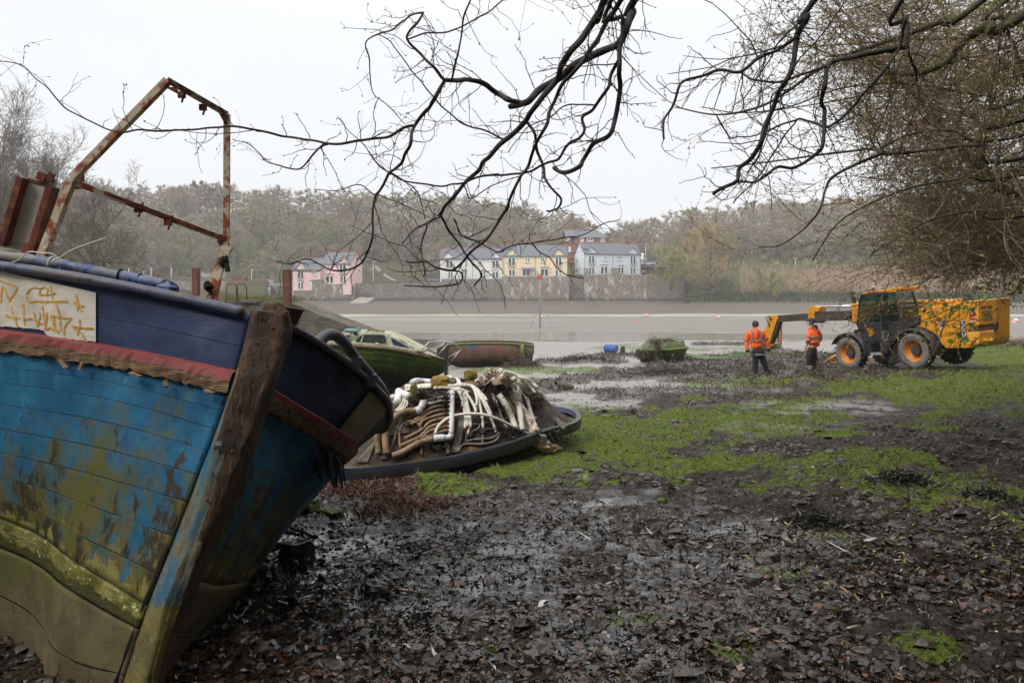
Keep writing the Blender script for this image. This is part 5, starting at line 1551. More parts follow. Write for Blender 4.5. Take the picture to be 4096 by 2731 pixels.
 mb = MB(); mb.blob(P(832, 1145, 5.88), (.03, .04, .04), 5, .35, 6); mb.bar(P(835, 1150, 5.87), P(845, 1180, 5.87), .025, .02); mb.build('black_rag', M_BLACK, fr)
 # steel post at the left
 po = thing('steel_post', None, None); po.parent = root
 a, b_ = P(85, 1000, 5.6), P(172, 705, 5.6); n_ = (b_ - a).normalized(); sd = Vector((n_.z, 0, -n_.x))
 mb = MB(); mb.bar(a, b_, .012, .20, up=sd); mb.build('web', simple('grey_white_plate', S(176, 172, 162), S(150, 146, 136), 5, .7, c3=S(110, 70, 40), s3=5, t3=(.6, .7)), po)
 for k in (-1, 1):
  mb = MB(); mb.bar(a + sd * .105 * k + Vector((0, -.03, 0)), b_ + sd * .105 * k - n_ * .05 + Vector((0, -.03, 0)), .10, .045, up=sd); mb.build('flange', M_RUSTD, po)
 mb = MB(); mb.bar(b_ + sd * -.09 - n_ * .05, b_ + sd * .09 - n_ * .05, .03, .02); mb.build('cap_plate', M_RUSTD, po)
 for px, w in ((168, .06), (206, .045)):
  mb = MB(); mb.bar(P(px - 8, 722, 5.58), P(px + 4, 692, 5.58), .02, w, up=sd); mb.build('prong', M_RUSTD, po)
 mb = MB(); mb.box(P(140, 992, 5.6), (.13, .1, .07)); mb.build('foot_plate', M_REDP, po)
 # white twine
 mb = MB()
 mb.tube(crom([P(42, 1054, 4.62), P(80, 1036, 4.62), P(114, 1008, 4.62), P(165, 1012, 4.6), P(205, 1014, 4.58), P(230, 1030, 4.58), P(250, 1046, 4.58)], 24), .0035, 5)
 mb.tube(crom([P(206, 1066, 4.62), P(204, 1050, 4.6), P(218, 1040, 4.58), P(240, 1030, 4.55), P(280, 1005, 4.5), P(325, 985, 4.5), P(422, 952, 4.45)], 24), .0042, 5)
 for px, py in ((205, 1052), (255, 1064)):
  c = P(px, py + 2, 4.65); mb.tube([c + Vector((.008 * math.sin(q), .038 * math.cos(q), .038 * math.sin(q))) for q in np.linspace(0, 2 * math.pi, 15)], .0042, 5)
 mb.build('twine', M_STRING, root, smooth=True)
 # hanging rotten edge under the shaded strake
 mb = MB()
 for i in range(26):
  t = .38 + .2 * random.random(); j = int(t * 59); p = SB[ib(1) + 4][j] + Vector((.03, -.03, 0))
  mb.bar(p, p + Vector((random.uniform(-.06, .06), random.uniform(-.03, .03), -random.uniform(.05, .22))), .02, .006)
 mb.build('rotten_fringe', M_BLACK, root)
 world_parts(root)
 for g in (fr, po):                      # sub-groups sit at the world origin
  g.matrix_parent_inverse = root.matrix_basis.inverted()
blue_boat()

# ---------------------------------------------------------------- upturned hot tub shell with its plumbing
from mathutils.bvhtree import BVHTree
M_HOSE = simple('cream_hose', S(224, 219, 206), S(206, 198, 180), 7, .5, bmp=.2, c3=S(160, 134, 98), s3=4, t3=(.66, .76))
M_HOSED = simple('muddy_hose', S(150, 126, 96), S(118, 96, 70), 6, .65, bmp=.4, c3=S(92, 74, 54), s3=6, t3=(.5, .65))
M_PVC = simple('white_pvc', S(218, 218, 218), S(200, 200, 198), 6, .4, bmp=.1, c3=S(150, 130, 100), s3=5, t3=(.62, .72))
M_FOAM = simple('spray_foam', S(76, 62, 52), S(58, 48, 41), 6, .9, bmp=1.0, bdist=.02, c3=S(126, 92, 52), s3=2.4, t3=(.54, .64))
M_YFOAM = simple('yellow_foam', S(150, 118, 52), S(122, 96, 44), 8, .95, bmp=.9, bdist=.015, c3=S(88, 92, 34), s3=3, t3=(.5, .6))
M_RIM = simple('tub_rim', S(60, 61, 64), S(48, 50, 54), 4, .45, bmp=.2, c3=S(30, 48, 98), s3=.7, t3=(.46, .6))
M_THIN = simple('thin_grey_tube', S(134, 128, 120), S(100, 88, 76), 8, .55, bmp=.2)
M_DWEED = simple('rotting_weed', S(30, 26, 18), S(18, 15, 11), 9, .7, bmp=.6)

def hot_tub():
 rim_px = [(1338, 1882, 9.42), (1440, 1879, 9.46), (1560, 1868, 9.52), (1700, 1852, 9.62), (1830, 1830, 9.74), (1950, 1803, 9.88), (2050, 1775, 10.02), (2130, 1746, 10.3), (2215, 1718, 10.75), (2290, 1700, 11.2), (2322, 1672, 11.8), (2280, 1640, 12.5), (2100, 1620, 12.9), (1800, 1622, 12.8), (1540, 1650, 12.2), (1380, 1710, 11.2), (1318, 1800, 10.2), (1318, 1862, 9.6)]
 loop = crom([P(*q) for q in rim_px] + [P(*rim_px[0])], 109)[:-1]
 nL = len(loop); c = sum(loop, Vector()) / nL
 root = thing('hot_tub', 'upturned hot tub shell covered in white hoses and pipes, half hidden by the blue bow', 'hot tub', (c.x, c.y, hz(c.x, c.y)))
 mb = MB(); rows = []
 for (o_, z) in ((.0, -.11), (.010, -.07), (.02, 0.0), (.015, .028), (-.02, .034), (-.075, .030), (-.085, .0), (-.10, -.03)):
  r = []
  for p in loop:
   d = (p - c); d.z = 0; d.normalize(); r.append(p + d * o_ + Vector((0, 0, z)))
  rows.append(r)
 mb.grid(rows, closeu=True); mb.build('rim', M_RIM, root, auto=50)
 mb = MB(); rows = []
 for k in range(26):
  t = k / 25; s_ = .90 - .60 * t ** .85 if t < .86 else .90 - .60 * .86 ** .85 - (t - .86) * 2.2
  s_ = max(s_, 0.02); z = .0 + .64 * min(1, math.sin(min(t / .92, 1) * math.pi / 2) ** .95) + (.05 if t > .9 else 0)
  r = []
  for i, p in enumerate(loop):
   q = c + (p - c) * s_; q.z = lerp(p.z - .02, c.z + .05, t) + z
   d = (p - c); d.z = 0; d.normalize()
   q += (d + Vector((0, 0, .6))) * (.06 * mnoise.noise(q * 3.1) + .03 * mnoise.noise(q * 8)) * min(1, t * 4)
   r.append(q)
  rows.append(r)
 mb.grid(rows, closeu=True); shell = mb.build('shell', M_FOAM, root, smooth=True)
 bv = BVHTree.FromPolygons([Vector(v) for v in mb.v], mb.f)
 cam0 = Vector((0, 0, CAMZ))
 def on(px, py, off=.02):
  d = (P(px, py, 10) - cam0).normalized()
  h = bv.ray_cast(cam0, d)
  if h[0] is None:
   q = bv.find_nearest(P(px, py, 10.6)); Y = q[0].y
   return P(px, py, Y - off)
  k = (h[0].y - off) / h[0].y
  return cam0 + (h[0] - cam0) * k
 T = lambda x, y: (1400 + x / 2.476, 1470 + y / 2.476)
 def pipe(nm, pts, r, m, n=10, off=None, dense=5, ribs=False, par=root, taper=None):
  rm = r * 1.12 / 2.476 / F * 10.1
  o = off if off is not None else rm * 1.1
  q = crom([on(*T(x, y), off=o + (z[0] if z else 0)) for x, y, *z in pts], max(3, (len(pts) - 1) * dense + 1))
  for _ in range(2):
   q = [q[0]] + [(q[i - 1] + q[i] * 2 + q[i + 1]) / 4 for i in range(1, len(q) - 1)] + [q[-1]]
  mb = MB()
  if ribs:
   ln = sum((a - b_).length for a, b_ in zip(q, q[1:])); k = int(ln / .014) * 2
   q = crom(q, max(k, 8)); mb.tube(q, [rm * (1.0 if i % 2 else .91) for i in range(len(q))], n)
  else: mb.tube(q, rm, n)
  return mb.build(nm, m, par, smooth=True)
 # manifold and its row of hoses
 pipe('manifold', [(1012, 255), (1010, 400), (1008, 540), (1004, 655)], 21, M_PVC, 12, .10)
 pipe('manifold_cap', [(1013, 250), (1012, 275)], 27, M_PVC, 12, .10)
 pipe('elbow_pipe', [(1004, 650), (995, 680), (965, 692), (900, 694), (840, 696)], 25, M_PVC, 12, .09)
 pipe('coupling', [(935, 692), (830, 700)], 31, M_PVC, 12, .09)
 pipe('drain_pipe', [(830, 700), (740, 725), (640, 765), (520, 835), (418, 872)], 27, M_HOSED, 12, .07)
 ends = [(690, 355), (740, 372), (640, 520), (600, 560), (690, 580), (540, 700), (500, 770), (520, 830), (640, 730), (600, 800)]
 for i, y in enumerate((290, 328, 372, 412, 455, 495, 540, 578, 620)):
  e = ends[i]; k = i / 8
  m = M_HOSE if i < 2 else M_HOSED
  pipe('hose', [(985, y), (935, y + 2), (880, y + 4 + 2 * i), (lerp(800, 770, k), y + 22 + 5 * i), (lerp(740, 690, k), lerp(y + 55, min(e[1] - 40, 760), .6)), e], 13, m, 9, .045)
  pipe('hose_clamp', [(958, y), (945, y + 1)], 15, M_RUSTD, 8, .045)
  pipe('spigot', [(1005, y), (978, y)], 12, M_PVC, 8, .07)
 pipe('corrugated_hose', [(735, 345), (700, 400), (640, 425), (560, 432), (480, 462), (400, 530), (360, 620), (348, 720), (362, 850)], 30, M_HOSED, 14, .09, 6, True)
 pipe('coupling', [(650, 432), (700, 408)], 34, M_PVC, 12, .10)
 pipe('coupling', [(700, 400), (722, 360), (726, 325)], 30, M_PVC, 12, .11)
 pipe('corrugated_hose', [(262, 500), (266, 620), (272, 740), (282, 850)], 29, M_HOSED, 14, .07, 6, True)
 pipe('hose', [(380, 440), (360, 500), (300, 570), (220, 620), (140, 640)], 13, M_HOSED)
 # fittings on the upper left
 pipe('tee_fitting', [(485, 238), (478, 290), (465, 345)], 34, M_PVC, 12, .10)
 pipe('tee_fitting', [(480, 240), (540, 262), (590, 285)], 30, M_PVC, 12, .14)
 pipe('pipe_end', [(484, 236), (487, 246)], 37, M_PVC, 12, .19); pipe('pipe_mouth', [(483, 238), (485, 244)], 27, M_BLACK, 12, .205)
 pipe('hose', [(395, 300), (430, 290), (470, 285)], 24, M_HOSE)
 pipe('pipe', [(610, 150), (650, 128), (720, 132), (800, 140)], 26, M_PVC, 10, .05)
 for i in range(3): pipe('hose', [(550, 180 + i * 22), (640, 178 + i * 14), (720, 172 + i * 12), (800, 168 + i * 14)], 14, M_HOSE, 9, .05)
 for i in range(4): pipe('hose', [(960 + i * 22, 92 + i * 10), (1000 + i * 22, 90 + i * 8), (1028 + i * 20, 130 + i * 6), (1030 + i * 20, 200)], 13, M_HOSE, 9, .05)
 for i in range(3): pipe('hose', [(520 + i * 22, 260 + 12 * i), (530 + i * 20, 310 + 14 * i), (500 + i * 30, 380), (450 + i * 20, 430)], 11, M_HOSE, 8)
 # ribbed bundle at the top
 for i, e in enumerate(((1108, 385), (1140, 600), (1165, 580), (1195, 590), (1170, 660), (1250, 440))):
  pipe('hose', [(970 + i * 6, 248 - i * 3), (1040 + i * 12, 225 - i * 2), (1090 + i * 14, 265), (lerp(1120 + i * 14, e[0], .6), lerp(300, e[1], .5)), e], 13, M_HOSE, 9, .06)
  pipe('hose_barb', [(e[0], e[1] - 4), (e[0] - 3, e[1] + 30)], 10, M_RUSTD, 8, .05)
 for i, e in enumerate(((1250, 380), (1320, 600), (1440, 610), (1400, 470), (1355, 330))):
  pipe('hose', [(970, 186 - i * 2), (1090, 166 + i * 3), (1190 + i * 10, 175 + i * 3), (1235 + i * 14, 225 + i * 5), (lerp(1270 + i * 10, e[0], .55), lerp(240, e[1], .55)), e], 13, M_HOSE, 9, .07)
  pipe('hose_barb', [(e[0], e[1] - 4), (e[0] + 4, e[1] + 28)], 11, M_PVC, 8, .05)
 pipe('hose', [(840, 655), (880, 572), (980, 492), (1120, 460, .06), (1280, 458, .08), (1420, 490, .06), (1560, 555, .04), (1680, 615), (1775, 660)], 13, M_HOSE, 10, .08)
 pipe('corrugated_hose', [(1475, 270), (1545, 375), (1595, 480), (1640, 600)], 30, M_HOSE, 14, .08, 6, True)
 pipe('corrugated_hose', [(1705, 160), (1672, 250), (1675, 380), (1690, 500), (1705, 620)], 30, M_HOSE, 14, .11, 6, True)
 pipe('collar', [(1712, 148), (1696, 190)], 34, M_PVC, 12, .12)
 pipe('corrugated_hose', [(1640, 110), (1600, 125), (1590, 165), (1610, 230), (1640, 270)], 26, M_HOSE, 12, .10, 6, True)
 pipe('hose', [(1490, 42), (1580, 50), (1660, 78), (1720, 130), (1780, 200), (1830, 250)], 17, M_HOSE, 10, .12)
 for i in range(4): pipe('hose', [(1690 + i * 8, 92 + i * 12), (1770 + i * 12, 115 + i * 14), (1840 + i * 14, 180 + i * 12), (1880 + i * 8, 250 + i * 10), (1905 + i * 5, 310)], 11, M_HOSE, 8, .05)
 pipe('hose', [(1690, 230), (1740, 310), (1770, 400), (1800, 480), (1840, 500)], 12, M_HOSE)
 pipe('corrugated_hose', [(1745, 300), (1775, 400), (1812, 520), (1850, 620)], 22, M_HOSE, 12, .07, 6, True); pipe('hose', [(1400, 255), (1440, 330), (1475, 430), (1520, 540), (1560, 610)], 15, M_HOSE); pipe('hose', [(1250, 130), (1330, 118), (1400, 150), (1440, 220)], 16, M_HOSE, 9, .05); pipe('hose', [(830, 205), (920, 200), (1010, 205), (1100, 215), (1180, 250)], 15, M_HOSE, 9, .05)
 pipe('hose', [(1550, 300), (1590, 370), (1625, 430), (1630, 465)], 14, M_YFOAM, 9)
 for i in range(6): pipe('thin_tube', [(1850 + i * 6, 375 - i * 3), (1940 + i * 6, 455 - i * 6), (2030 + i * 6, 525 - i * 4), (2110 + i * 8, 605 - i * 6)], 5, M_THIN, 6)
 # thin tubes low down
 for i in range(7): pipe('thin_tube', [(70 + i * 16, 940), (130 + i * 14, 850 - i * 4), (210 + i * 10, 770 - i * 12), (320, 705 - i * 12), (450, 655 - i * 12), (590, 640 - i * 14)], 6, M_THIN, 6, .02)
 for i in range(5): pipe('thin_tube', [(1090 + i * 12, 480 + 10 * i), (1075 + i * 12, 560), (1045 + i * 14, 700), (1010 + i * 12, 840)], 6, M_THIN, 6, .03)
 for i in range(5): pipe('thin_tube', [(300 + i * 14, 905), (335 + i * 10, 850), (380 + i * 5, 835)], 7, M_THIN, 6, .03)
 for pl in ([(1160, 725), (1230, 710), (1320, 706), (1410, 695), (1460, 660), (1450, 625)], [(1075, 830), (1100, 775), (1170, 752), (1300, 757), (1420, 735), (1470, 690), (1475, 640)], [(1195, 560), (1280, 556), (1370, 545)], [(1190, 635), (1260, 610), (1290, 560), (1290, 520)], [(1310, 615), (1315, 690), (1312, 745)], [(1140, 600), (1150, 680), (1148, 745)], [(640, 540), (680, 560), (706, 620), (712, 740), (706, 860)], [(500, 800), (488, 690), (500, 590), (560, 535), (640, 530)], [(370, 880), (430, 740), (480, 570), (545, 480), (590, 465)], [(1330, 610), (1390, 605), (1440, 598)]):
  pipe('thin_tube', pl, 8 if len(pl) < 5 else 10, M_THIN if pl[0][0] > 1000 else M_HOSED, 7, .03)
 pipe('elbow_pipe', [(930, 790), (960, 775), (972, 800), (970, 860)], 20, M_HOSED, 10)
 for x, y in ((1265, 515), (1310, 630), (1190, 665), (560, 560)):
  p = on(*T(x, y), .03); mb = MB(); mb.lathe([(0, .03), (.035, .03), (.04, 0), (.05, -.02)], 12, 0, Matrix.Translation(p) @ Matrix.Rotation(math.radians(62), 4, 'X')); mb.build('jet_body', M_DWEED, root)
 # foam blocks
 def foam(x0, y0, x1, y1, dy, seed, m=M_YFOAM):
  a = on(*T((x0 + x1) / 2, y1), .0); w = (x1 - x0) / 2.476 / F * a.y; h = (y1 - y0) / 2.476 / F * a.y * 1.05
  mb = MB(); mb.blob(a + Vector((0, dy, h * .42)), (w * .56, w * .45, h * .62), seed, .10, 9, flat=True); mb.build('foam_block', m, root)
 foam(790, 90, 990, 215, .08, 3); foam(1112, 40, 1255, 140, .3, 5); foam(595, 165, 668, 305, -.02, 8); foam(1530, 55, 1620, 110, .1, 10)
 foam(610, 135, 655, 170, -.05, 21, M_BLACK); foam(600, 300, 672, 335, -.06, 22, M_BLACK)
 # rotting weed caught on the shell
 N = 5200; pts = []
 for (x, y, rx, ry, w) in ((1400, 215, 130, 45, 5), (1520, 560, 120, 60, 1), (1640, 680, 90, 60, 4), (1820, 340, 90, 90, 4), (1450, 380, 90, 120, 3), (950, 340, 22, 80, 3), (760, 270, 110, 28, 3), (880, 740, 120, 60, 2), (1100, 240, 40, 50, 1), (1990, 660, 60, 30, 2), (1080, 330, 30, 40, 1), (780, 620, 200, 100, .6)):
  for _ in range(int(w * 95)):
   q = on(*T(random.gauss(x, rx * .55), random.gauss(y, ry * .55)), random.uniform(.0, .07)); pts.append(q)
 pos = np.array([tuple(p) for p in pts]); N = len(pos)
 d = RG.normal(0, 1, (N, 3)); d[:, 2] -= .5; d[:, 1] -= .4
 V, Fq = twig_cards(pos, d, RG.uniform(.04, .13, N), RG.uniform(.006, .02, N), RG, .6)
 o = np_mesh('caught_weed', V, Fq, M_DARKWEED, np.repeat(np.array([.022, .018, .011]) * RG.uniform(.4, 2, (N, 1)), 2, 0), root); o['kind'] = 'stuff'
 world_parts(root)
 # bubble wrap sheet lying over it
 ms, n, b = new_mat('bubble_wrap'); b.inputs['Base Color'].default_value = (*S(190, 172, 156), 1); b.inputs['Roughness'].default_value = .3
 b.inputs['Specular IOR Level'].default_value = .6
 vo = N_(n, 'ShaderNodeTexVoronoi'); vo.inputs['Scale'].default_value = 55; n.links.new(coords(n, 'Object'), vo.inputs['Vector'])
 bump(n, b, ramp(n, vo.outputs['Distance'], .1, .6, 1, 0), .9, .008)
 col = mixrgb(n, ramp(n, noise(n, coords(n, 'Object'), 4, 6, .7), .4, .62), S(216, 202, 188), S(168, 146, 126)); n.links.new(col, b.inputs['Base Color'])
 mb = MB()
 for (path, seed) in (([(1290, 160, 40), (1330, 110, 75), (1400, 120, 85), (1470, 95, 85), (1540, 120, 60), (1580, 200, 50), (1615, 280, 46), (1665, 370, 46), (1720, 450, 52), (1775, 560, 62), (1830, 650, 72), (1890, 730, 78), (1960, 785, 60), (2040, 800, 36), (2105, 805, 16)], 1), ([(1330, 80, 40), (1365, 45, 42), (1410, 110, 50)], 2), ([(1420, 90, 40), (1460, 40, 44), (1500, 70, 50), (1520, 150, 40)], 3)):
  q = [(on(*T(x, y), .12 if y < 700 else .16), w / 2.476 / F * 10.2) for x, y, w in path]
  cs = crom([a for a, w in q], len(q) * 6); ws = np.interp(np.linspace(0, 1, len(cs)), np.linspace(0, 1, len(q)), [w for a, w in q]); rows = []
  for i, p in enumerate(cs):
   t = (cs[min(i + 1, len(cs) - 1)] - cs[max(i - 1, 0)]).normalized(); sd = t.cross(Vector((0, -1, .35))).normalized(); nn = sd.cross(t).normalized(); r = []
   for k in range(21):
    a = -1 + 2 * k / 20
    bulge = (1 - a * a) * .75
    pp = p + sd * ws[i] * a + nn * -abs(0) + Vector((0, -1, .5)) * ws[i] * bulge * .55
    pp += Vector((.5, -1, .7)) * (.045 * mnoise.noise(Vector((a * 3.2, i * .28, seed))) + .02 * mnoise.noise(Vector((a * 8, i * .6, seed + 5))))
    r.append(pp)
   rows.append(r)
  mb.grid(rows)
 o = mb.build('plastic_sheet', ms, None, smooth=True)
 sb = o.modifiers.new('sub', 'SUBSURF'); sb.levels = 1; sb.render_levels = 1
 tag(o, 'dirty bubble wrap sheet draped over the hot tub hoses down to the grass', 'plastic sheet')
hot_tub()

# ---------------------------------------------------------------- the other boats on the mud
M_GHULL = hull_paint('algae_green_hull', S(74, 92, 30), S(58, 76, 24), [(S(96, 118, 34), 2.2, .5, .65, -.3), (S(150, 140, 90), 14, .70, .74, -.1), (S(48, 56, 26), 2.2, .52, .7, .3)], 6.0, .6, S(18, 22, 10), 1.0, streak=False, dist=.02)
M_ANTI = simple('dark_antifoul', S(46, 40, 32), S(32, 28, 24), 4, .7, bmp=.4, c3=S(62, 58, 34), s3=3)
M_RUBP = simple('pinkish_rub_rail', S(142, 124, 104), S(116, 100, 82), 6, .7, bmp=.3, c3=S(92, 96, 50), s3=5)
M_CABIN = simple('mouldy_cabin', S(188, 186, 160), S(160, 156, 118), 5, .6, bmp=.3, c3=S(98, 102, 52), s3=3, t3=(.48, .62))
M_TURQ = simple('faded_blue_paint', S(112, 150, 168), S(120, 140, 130), 6, .6, c3=S(140, 140, 100), s3=4)
M_CHROME = simple('dull_steel_tube', (.55, .55, .55), (.40, .39, .37), 12, .35, .9, bmp=.1)
M_DHULL = hull_paint('old_dinghy_hull', S(108, 84, 72), S(88, 68, 56), [(S(96, 96, 56), 2.2, .56, .70, -.35), (S(132, 62, 54), 3.4, .53, .63, -.1), (S(64, 78, 112), 2.0, .58, .66, -.15), (S(50, 38, 30), 2.0, .46, .66, .8)], .5, .7, streak=False)
M_MOSSB = hull_paint('slime_green_boat', S(66, 80, 28), S(50, 64, 22), [(S(92, 106, 36), 3, .5, .65, -.2), (S(30, 32, 18), 2.2, .46, .6, .9)], .5, .6, streak=False)
M_HOLE = simple('dark_interior', (.012, .012, .011), (.02, .019, .017), rough=.9, bmp=0)

def cabin_boat():
 c4 = lambda x, y: (1250 + x / 3.92, 1300 + y / 3.92)
 YC = 20.1
 root = thing('cabin_boat', 'green slimed cabin boat with broken windows lying behind the blue bow', 'boat', P(1560, 1575, YC))
 def row(pts): return [(*c4(x, y), Y) for x, y, Y in pts]
 R = [row([(-700, 255, 19.3), (40, 268, 19.15), (400, 280, 19.1), (800, 305, 19.1), (1100, 330, 19.15), (1400, 380, 19.3), (1700, 445, 19.55), (1900, 500, 19.8), (2085, 560, 20.1)]),
         row([(-700, 420, 19.35), (40, 430, 19.2), (400, 440, 19.15), (800, 460, 19.15), (1100, 490, 19.2), (1400, 530, 19.35), (1700, 580, 19.6), (1900, 610, 19.85), (2105, 640, 20.1)]),
         row([(-700, 600, 19.45), (40, 610, 19.3), (400, 620, 19.27), (800, 650, 19.28), (1100, 680, 19.35), (1400, 710, 19.5), (1700, 730, 19.75), (1900, 725, 19.95), (2090, 700, 20.1)]),
         row([(-700, 700, 19.6), (40, 710, 19.5), (400, 720, 19.45), (800, 735, 19.45), (1100, 765, 19.52), (1400, 800, 19.65), (1650, 820, 19.85), (1850, 800, 20.0), (2040, 750, 20.1)]),
         row([(-700, 900, 19.9), (40, 920, 19.85), (400, 930, 19.82), (800, 940, 19.85), (1100, 950, 19.9), (1350, 950, 19.95), (1550, 930, 20.03), (1720, 880, 20.08), (1900, 820, 20.1)]),
         row([(-700, 1080, 20.05), (40, 1090, 20.05), (400, 1090, 20.05), (800, 1085, 20.05), (1050, 1080, 20.05), (1250, 1060, 20.06), (1400, 1020, 20.08), (1550, 960, 20.1), (1750, 870, 20.1)])]
 Sf = surf(R, 41, 50)
 mirror = lambda rows: [[Vector((p.x, 2 * YC - p.y, p.z)) for p in r] for r in rows]
 # lapped planks: each plank's lower edge stands proud
 def lap(rows):
  out = []
  for i, r in enumerate(rows):
   k = (i / 24 * 6) % 1
   out.append([p + Vector((0, -.016 * k, 0)) for p in r])
  return out
 up = lap(Sf[:25])
 mb = MB(); mb.grid(up, uv=True); mb.build('hull', M_GHULL, root); mb = MB(); mb.grid([r[::-1] for r in mirror(Sf[:25])], uv=True); mb.build('hull', M_GHULL, root)
 mb = MB(); mb.grid(Sf[24:]); mb.grid([r[::-1] for r in mirror(Sf[24:])]); mb.build('bottom', M_ANTI, root, smooth=True)
 mb = MB(); g = Sf[0]; mb.grid([g, [Vector((p.x, YC, p.z + .05 * (1 - i / 49))) for i, p in enumerate(g)], mirror([g])[0]]); mb.build('deck', M_CABIN, root, smooth=True)
 mb = MB(); mb.grid([[r[0] for r in Sf], [r[0] for r in mirror(Sf)]]); mb.build('transom', M_GHULL, root)
 mb = MB(); q = [p + Vector((0, -.02, -.035)) for p in g]; mb.tube(q[:42], .042, 8, squash=1.2); mb.build('rub_rail', M_RUBP, root, smooth=True)
 mb = MB(); mb.tube([p + Vector((0, -.01, .02)) for p in g], .022, 6); mb.build('gunwale_edge', M_CABIN, root, smooth=True)
 # cabin
 y0, y1 = 19.42, 2 * YC - 19.42
 side = [(180, 268), (300, 262), (480, 100), (640, 96), (1180, 128), (1250, 160), (1720, 415), (1560, 400), (1100, 330), (600, 290)]
 a = [P(*c4(x, y), y0 + .16 * (1 - (y - 96) / 320)) for x, y in side]; b_ = [Vector((p.x, 2 * YC - p.y, p.z)) for p in a]; n = len(a)
 mb = MB(); mb.add(a + b_, [tuple(range(n - 1, -1, -1)), tuple(range(n, 2 * n))] + [(i, (i + 1) % n, n + (i + 1) % n, n + i) for i in range(n)]); cab = mb.build('cabin', M_CABIN, root)
 def win(nm, poly, rim=True):
  p = [P(*c4(x, y), y0 + .16 * (1 - (y - 96) / 320) - .008) for x, y in poly]
  mb = MB(); mb.prism(p[::-1], (0, -.006, 0)); w = mb.build(nm, M_HOLE, cab)  # dark panel stands in for the shade inside the broken window
  mb = MB(); mb.tube([q + Vector((0, -.008, 0)) for q in p + [p[0]]], .013, 5); mb.build('window_rim', M_TURQ, w)
  return w
 w = win('window', [(668, 262), (690, 215), (760, 158), (800, 146), (1100, 148), (1140, 165), (1165, 225), (1160, 290), (1130, 306), (900, 296), (690, 282)])
 win('window', [(1226, 200), (1250, 198), (1500, 335), (1532, 372), (1400, 352), (1275, 322), (1245, 280)])
 mb = MB(); mb.prism([P(*c4(x, y), y0 - .02 + .16 * (1 - (y - 96) / 320)) for x, y in ((740, 270), (785, 160), (800, 155), (770, 275))], (0, .004, 0)); mb.build('broken_frame', M_CABIN, w)
 mb = MB(); mb.prism([P(*c4(x, y), y0 + .1 * (1 - (y - 96) / 320) - .01) for x, y in ((985, 296), (990, 268), (1020, 275), (1045, 298))], (0, .004, 0)); mb.build('torn_card', M_WHITEP, w)
 mb = MB(); c = P(*c4(558, 192), y0 + .06); M = Matrix.Translation(c) @ Matrix.Rotation(math.pi / 2, 4, 'X'); mb.lathe([(.05, 0), (.085, 0), (.09, .02), (.06, .035), (.05, .02)], 20, 0, M); mb.build('porthole_ring', M_CABIN, cab, smooth=True)
 mb = MB(); mb.lathe([(0, .01), (.05, .012)], 16, 0, M); mb.tube([c + Vector((.0, -.03, 0)), c + Vector((.12, -.04, .14))], .012, 6); mb.build('wiper', M_PIPE, cab)
 mb = MB(); c = P(*c4(680, 128), y0 + .12); mb.lathe([(.0, -.03), (.03, -.03), (.045, .05), (.03, .055), (0, .02)], 14, 0, Matrix.Translation(c) @ Matrix.Rotation(math.pi / 2, 4, 'X')); mb.build('vent_pipe', M_HOLE, cab)
 mb = MB(); mb.bar(P(*c4(525, 75), 19.8), P(*c4(735, 88), 19.8), .5, .045); mb.box(P(*c4(708, 72), 19.7), (.07, .07, .09)); mb.build('roof_hatch', M_TURQ, cab)
 mb = MB()
 for x in (880, 1000, 1120): mb.tube([P(*c4(x, 112), 19.72), P(*c4(x + 5, 84), 19.72)], .02, 6)
 mb.tube([P(*c4(850, 100), 19.72), P(*c4(880, 80), 19.72), P(*c4(1000, 84), 19.72), P(*c4(1130, 100), 19.72)], .022, 6); mb.build('grab_rail', simple('olive_wood', S(112, 108, 50), S(90, 86, 40)), cab)
 mb = MB(); mb.blob(P(*c4(230, 215), 19.9), (.28, .5, .10), 4, .25, 8); mb.blob(P(*c4(110, 240), 19.9), (.22, .4, .06), 6, .3, 8); mb.build('blue_tarpaulin', simple('blue_tarp', S(96, 158, 200), S(76, 130, 176), 5, .5, bmp=.5), root, smooth=True)
 # bow rail
 for pl in ([(1700, 412, 19.6), (1770, 330, 19.6), (1830, 266, 19.62), (1980, 262, 19.7), (2130, 268, 19.85), (2230, 300, 20.0), (2325, 372, 20.15), (2312, 400, 20.2), (2215, 460, 20.3), (2120, 522, 20.3)], [(1950, 496, 19.8), (2040, 390, 19.8), (2135, 280, 19.85)], [(2318, 385, 20.15), (2230, 500, 20.1), (2140, 632, 20.1)]):
  mb = MB(); mb.tube([P(*c4(x, y), Y) for x, y, Y in pl], .016, 7); mb.build('bow_rail', M_CHROME, root, smooth=True)
 N = 500; pos = np.array([tuple(P(*c4(RG.normal(2095, 14), RG.uniform(270, 760)), 19.95)) for _ in range(N)])
 d = np.stack([RG.normal(0, .3, N), RG.normal(0, .3, N), -np.ones(N)], 1); V, Fq = twig_cards(pos, d, RG.uniform(.04, .14, N), RG.uniform(.008, .02, N), RG)
 o = np_mesh('trailing_weed', V, Fq, M_DARKWEED, np.repeat(np.array([.045, .04, .02]) * RG.uniform(.5, 1.6, (N, 1)), 2, 0), root); o['kind'] = 'stuff'
 world_parts(root)
cabin_boat()

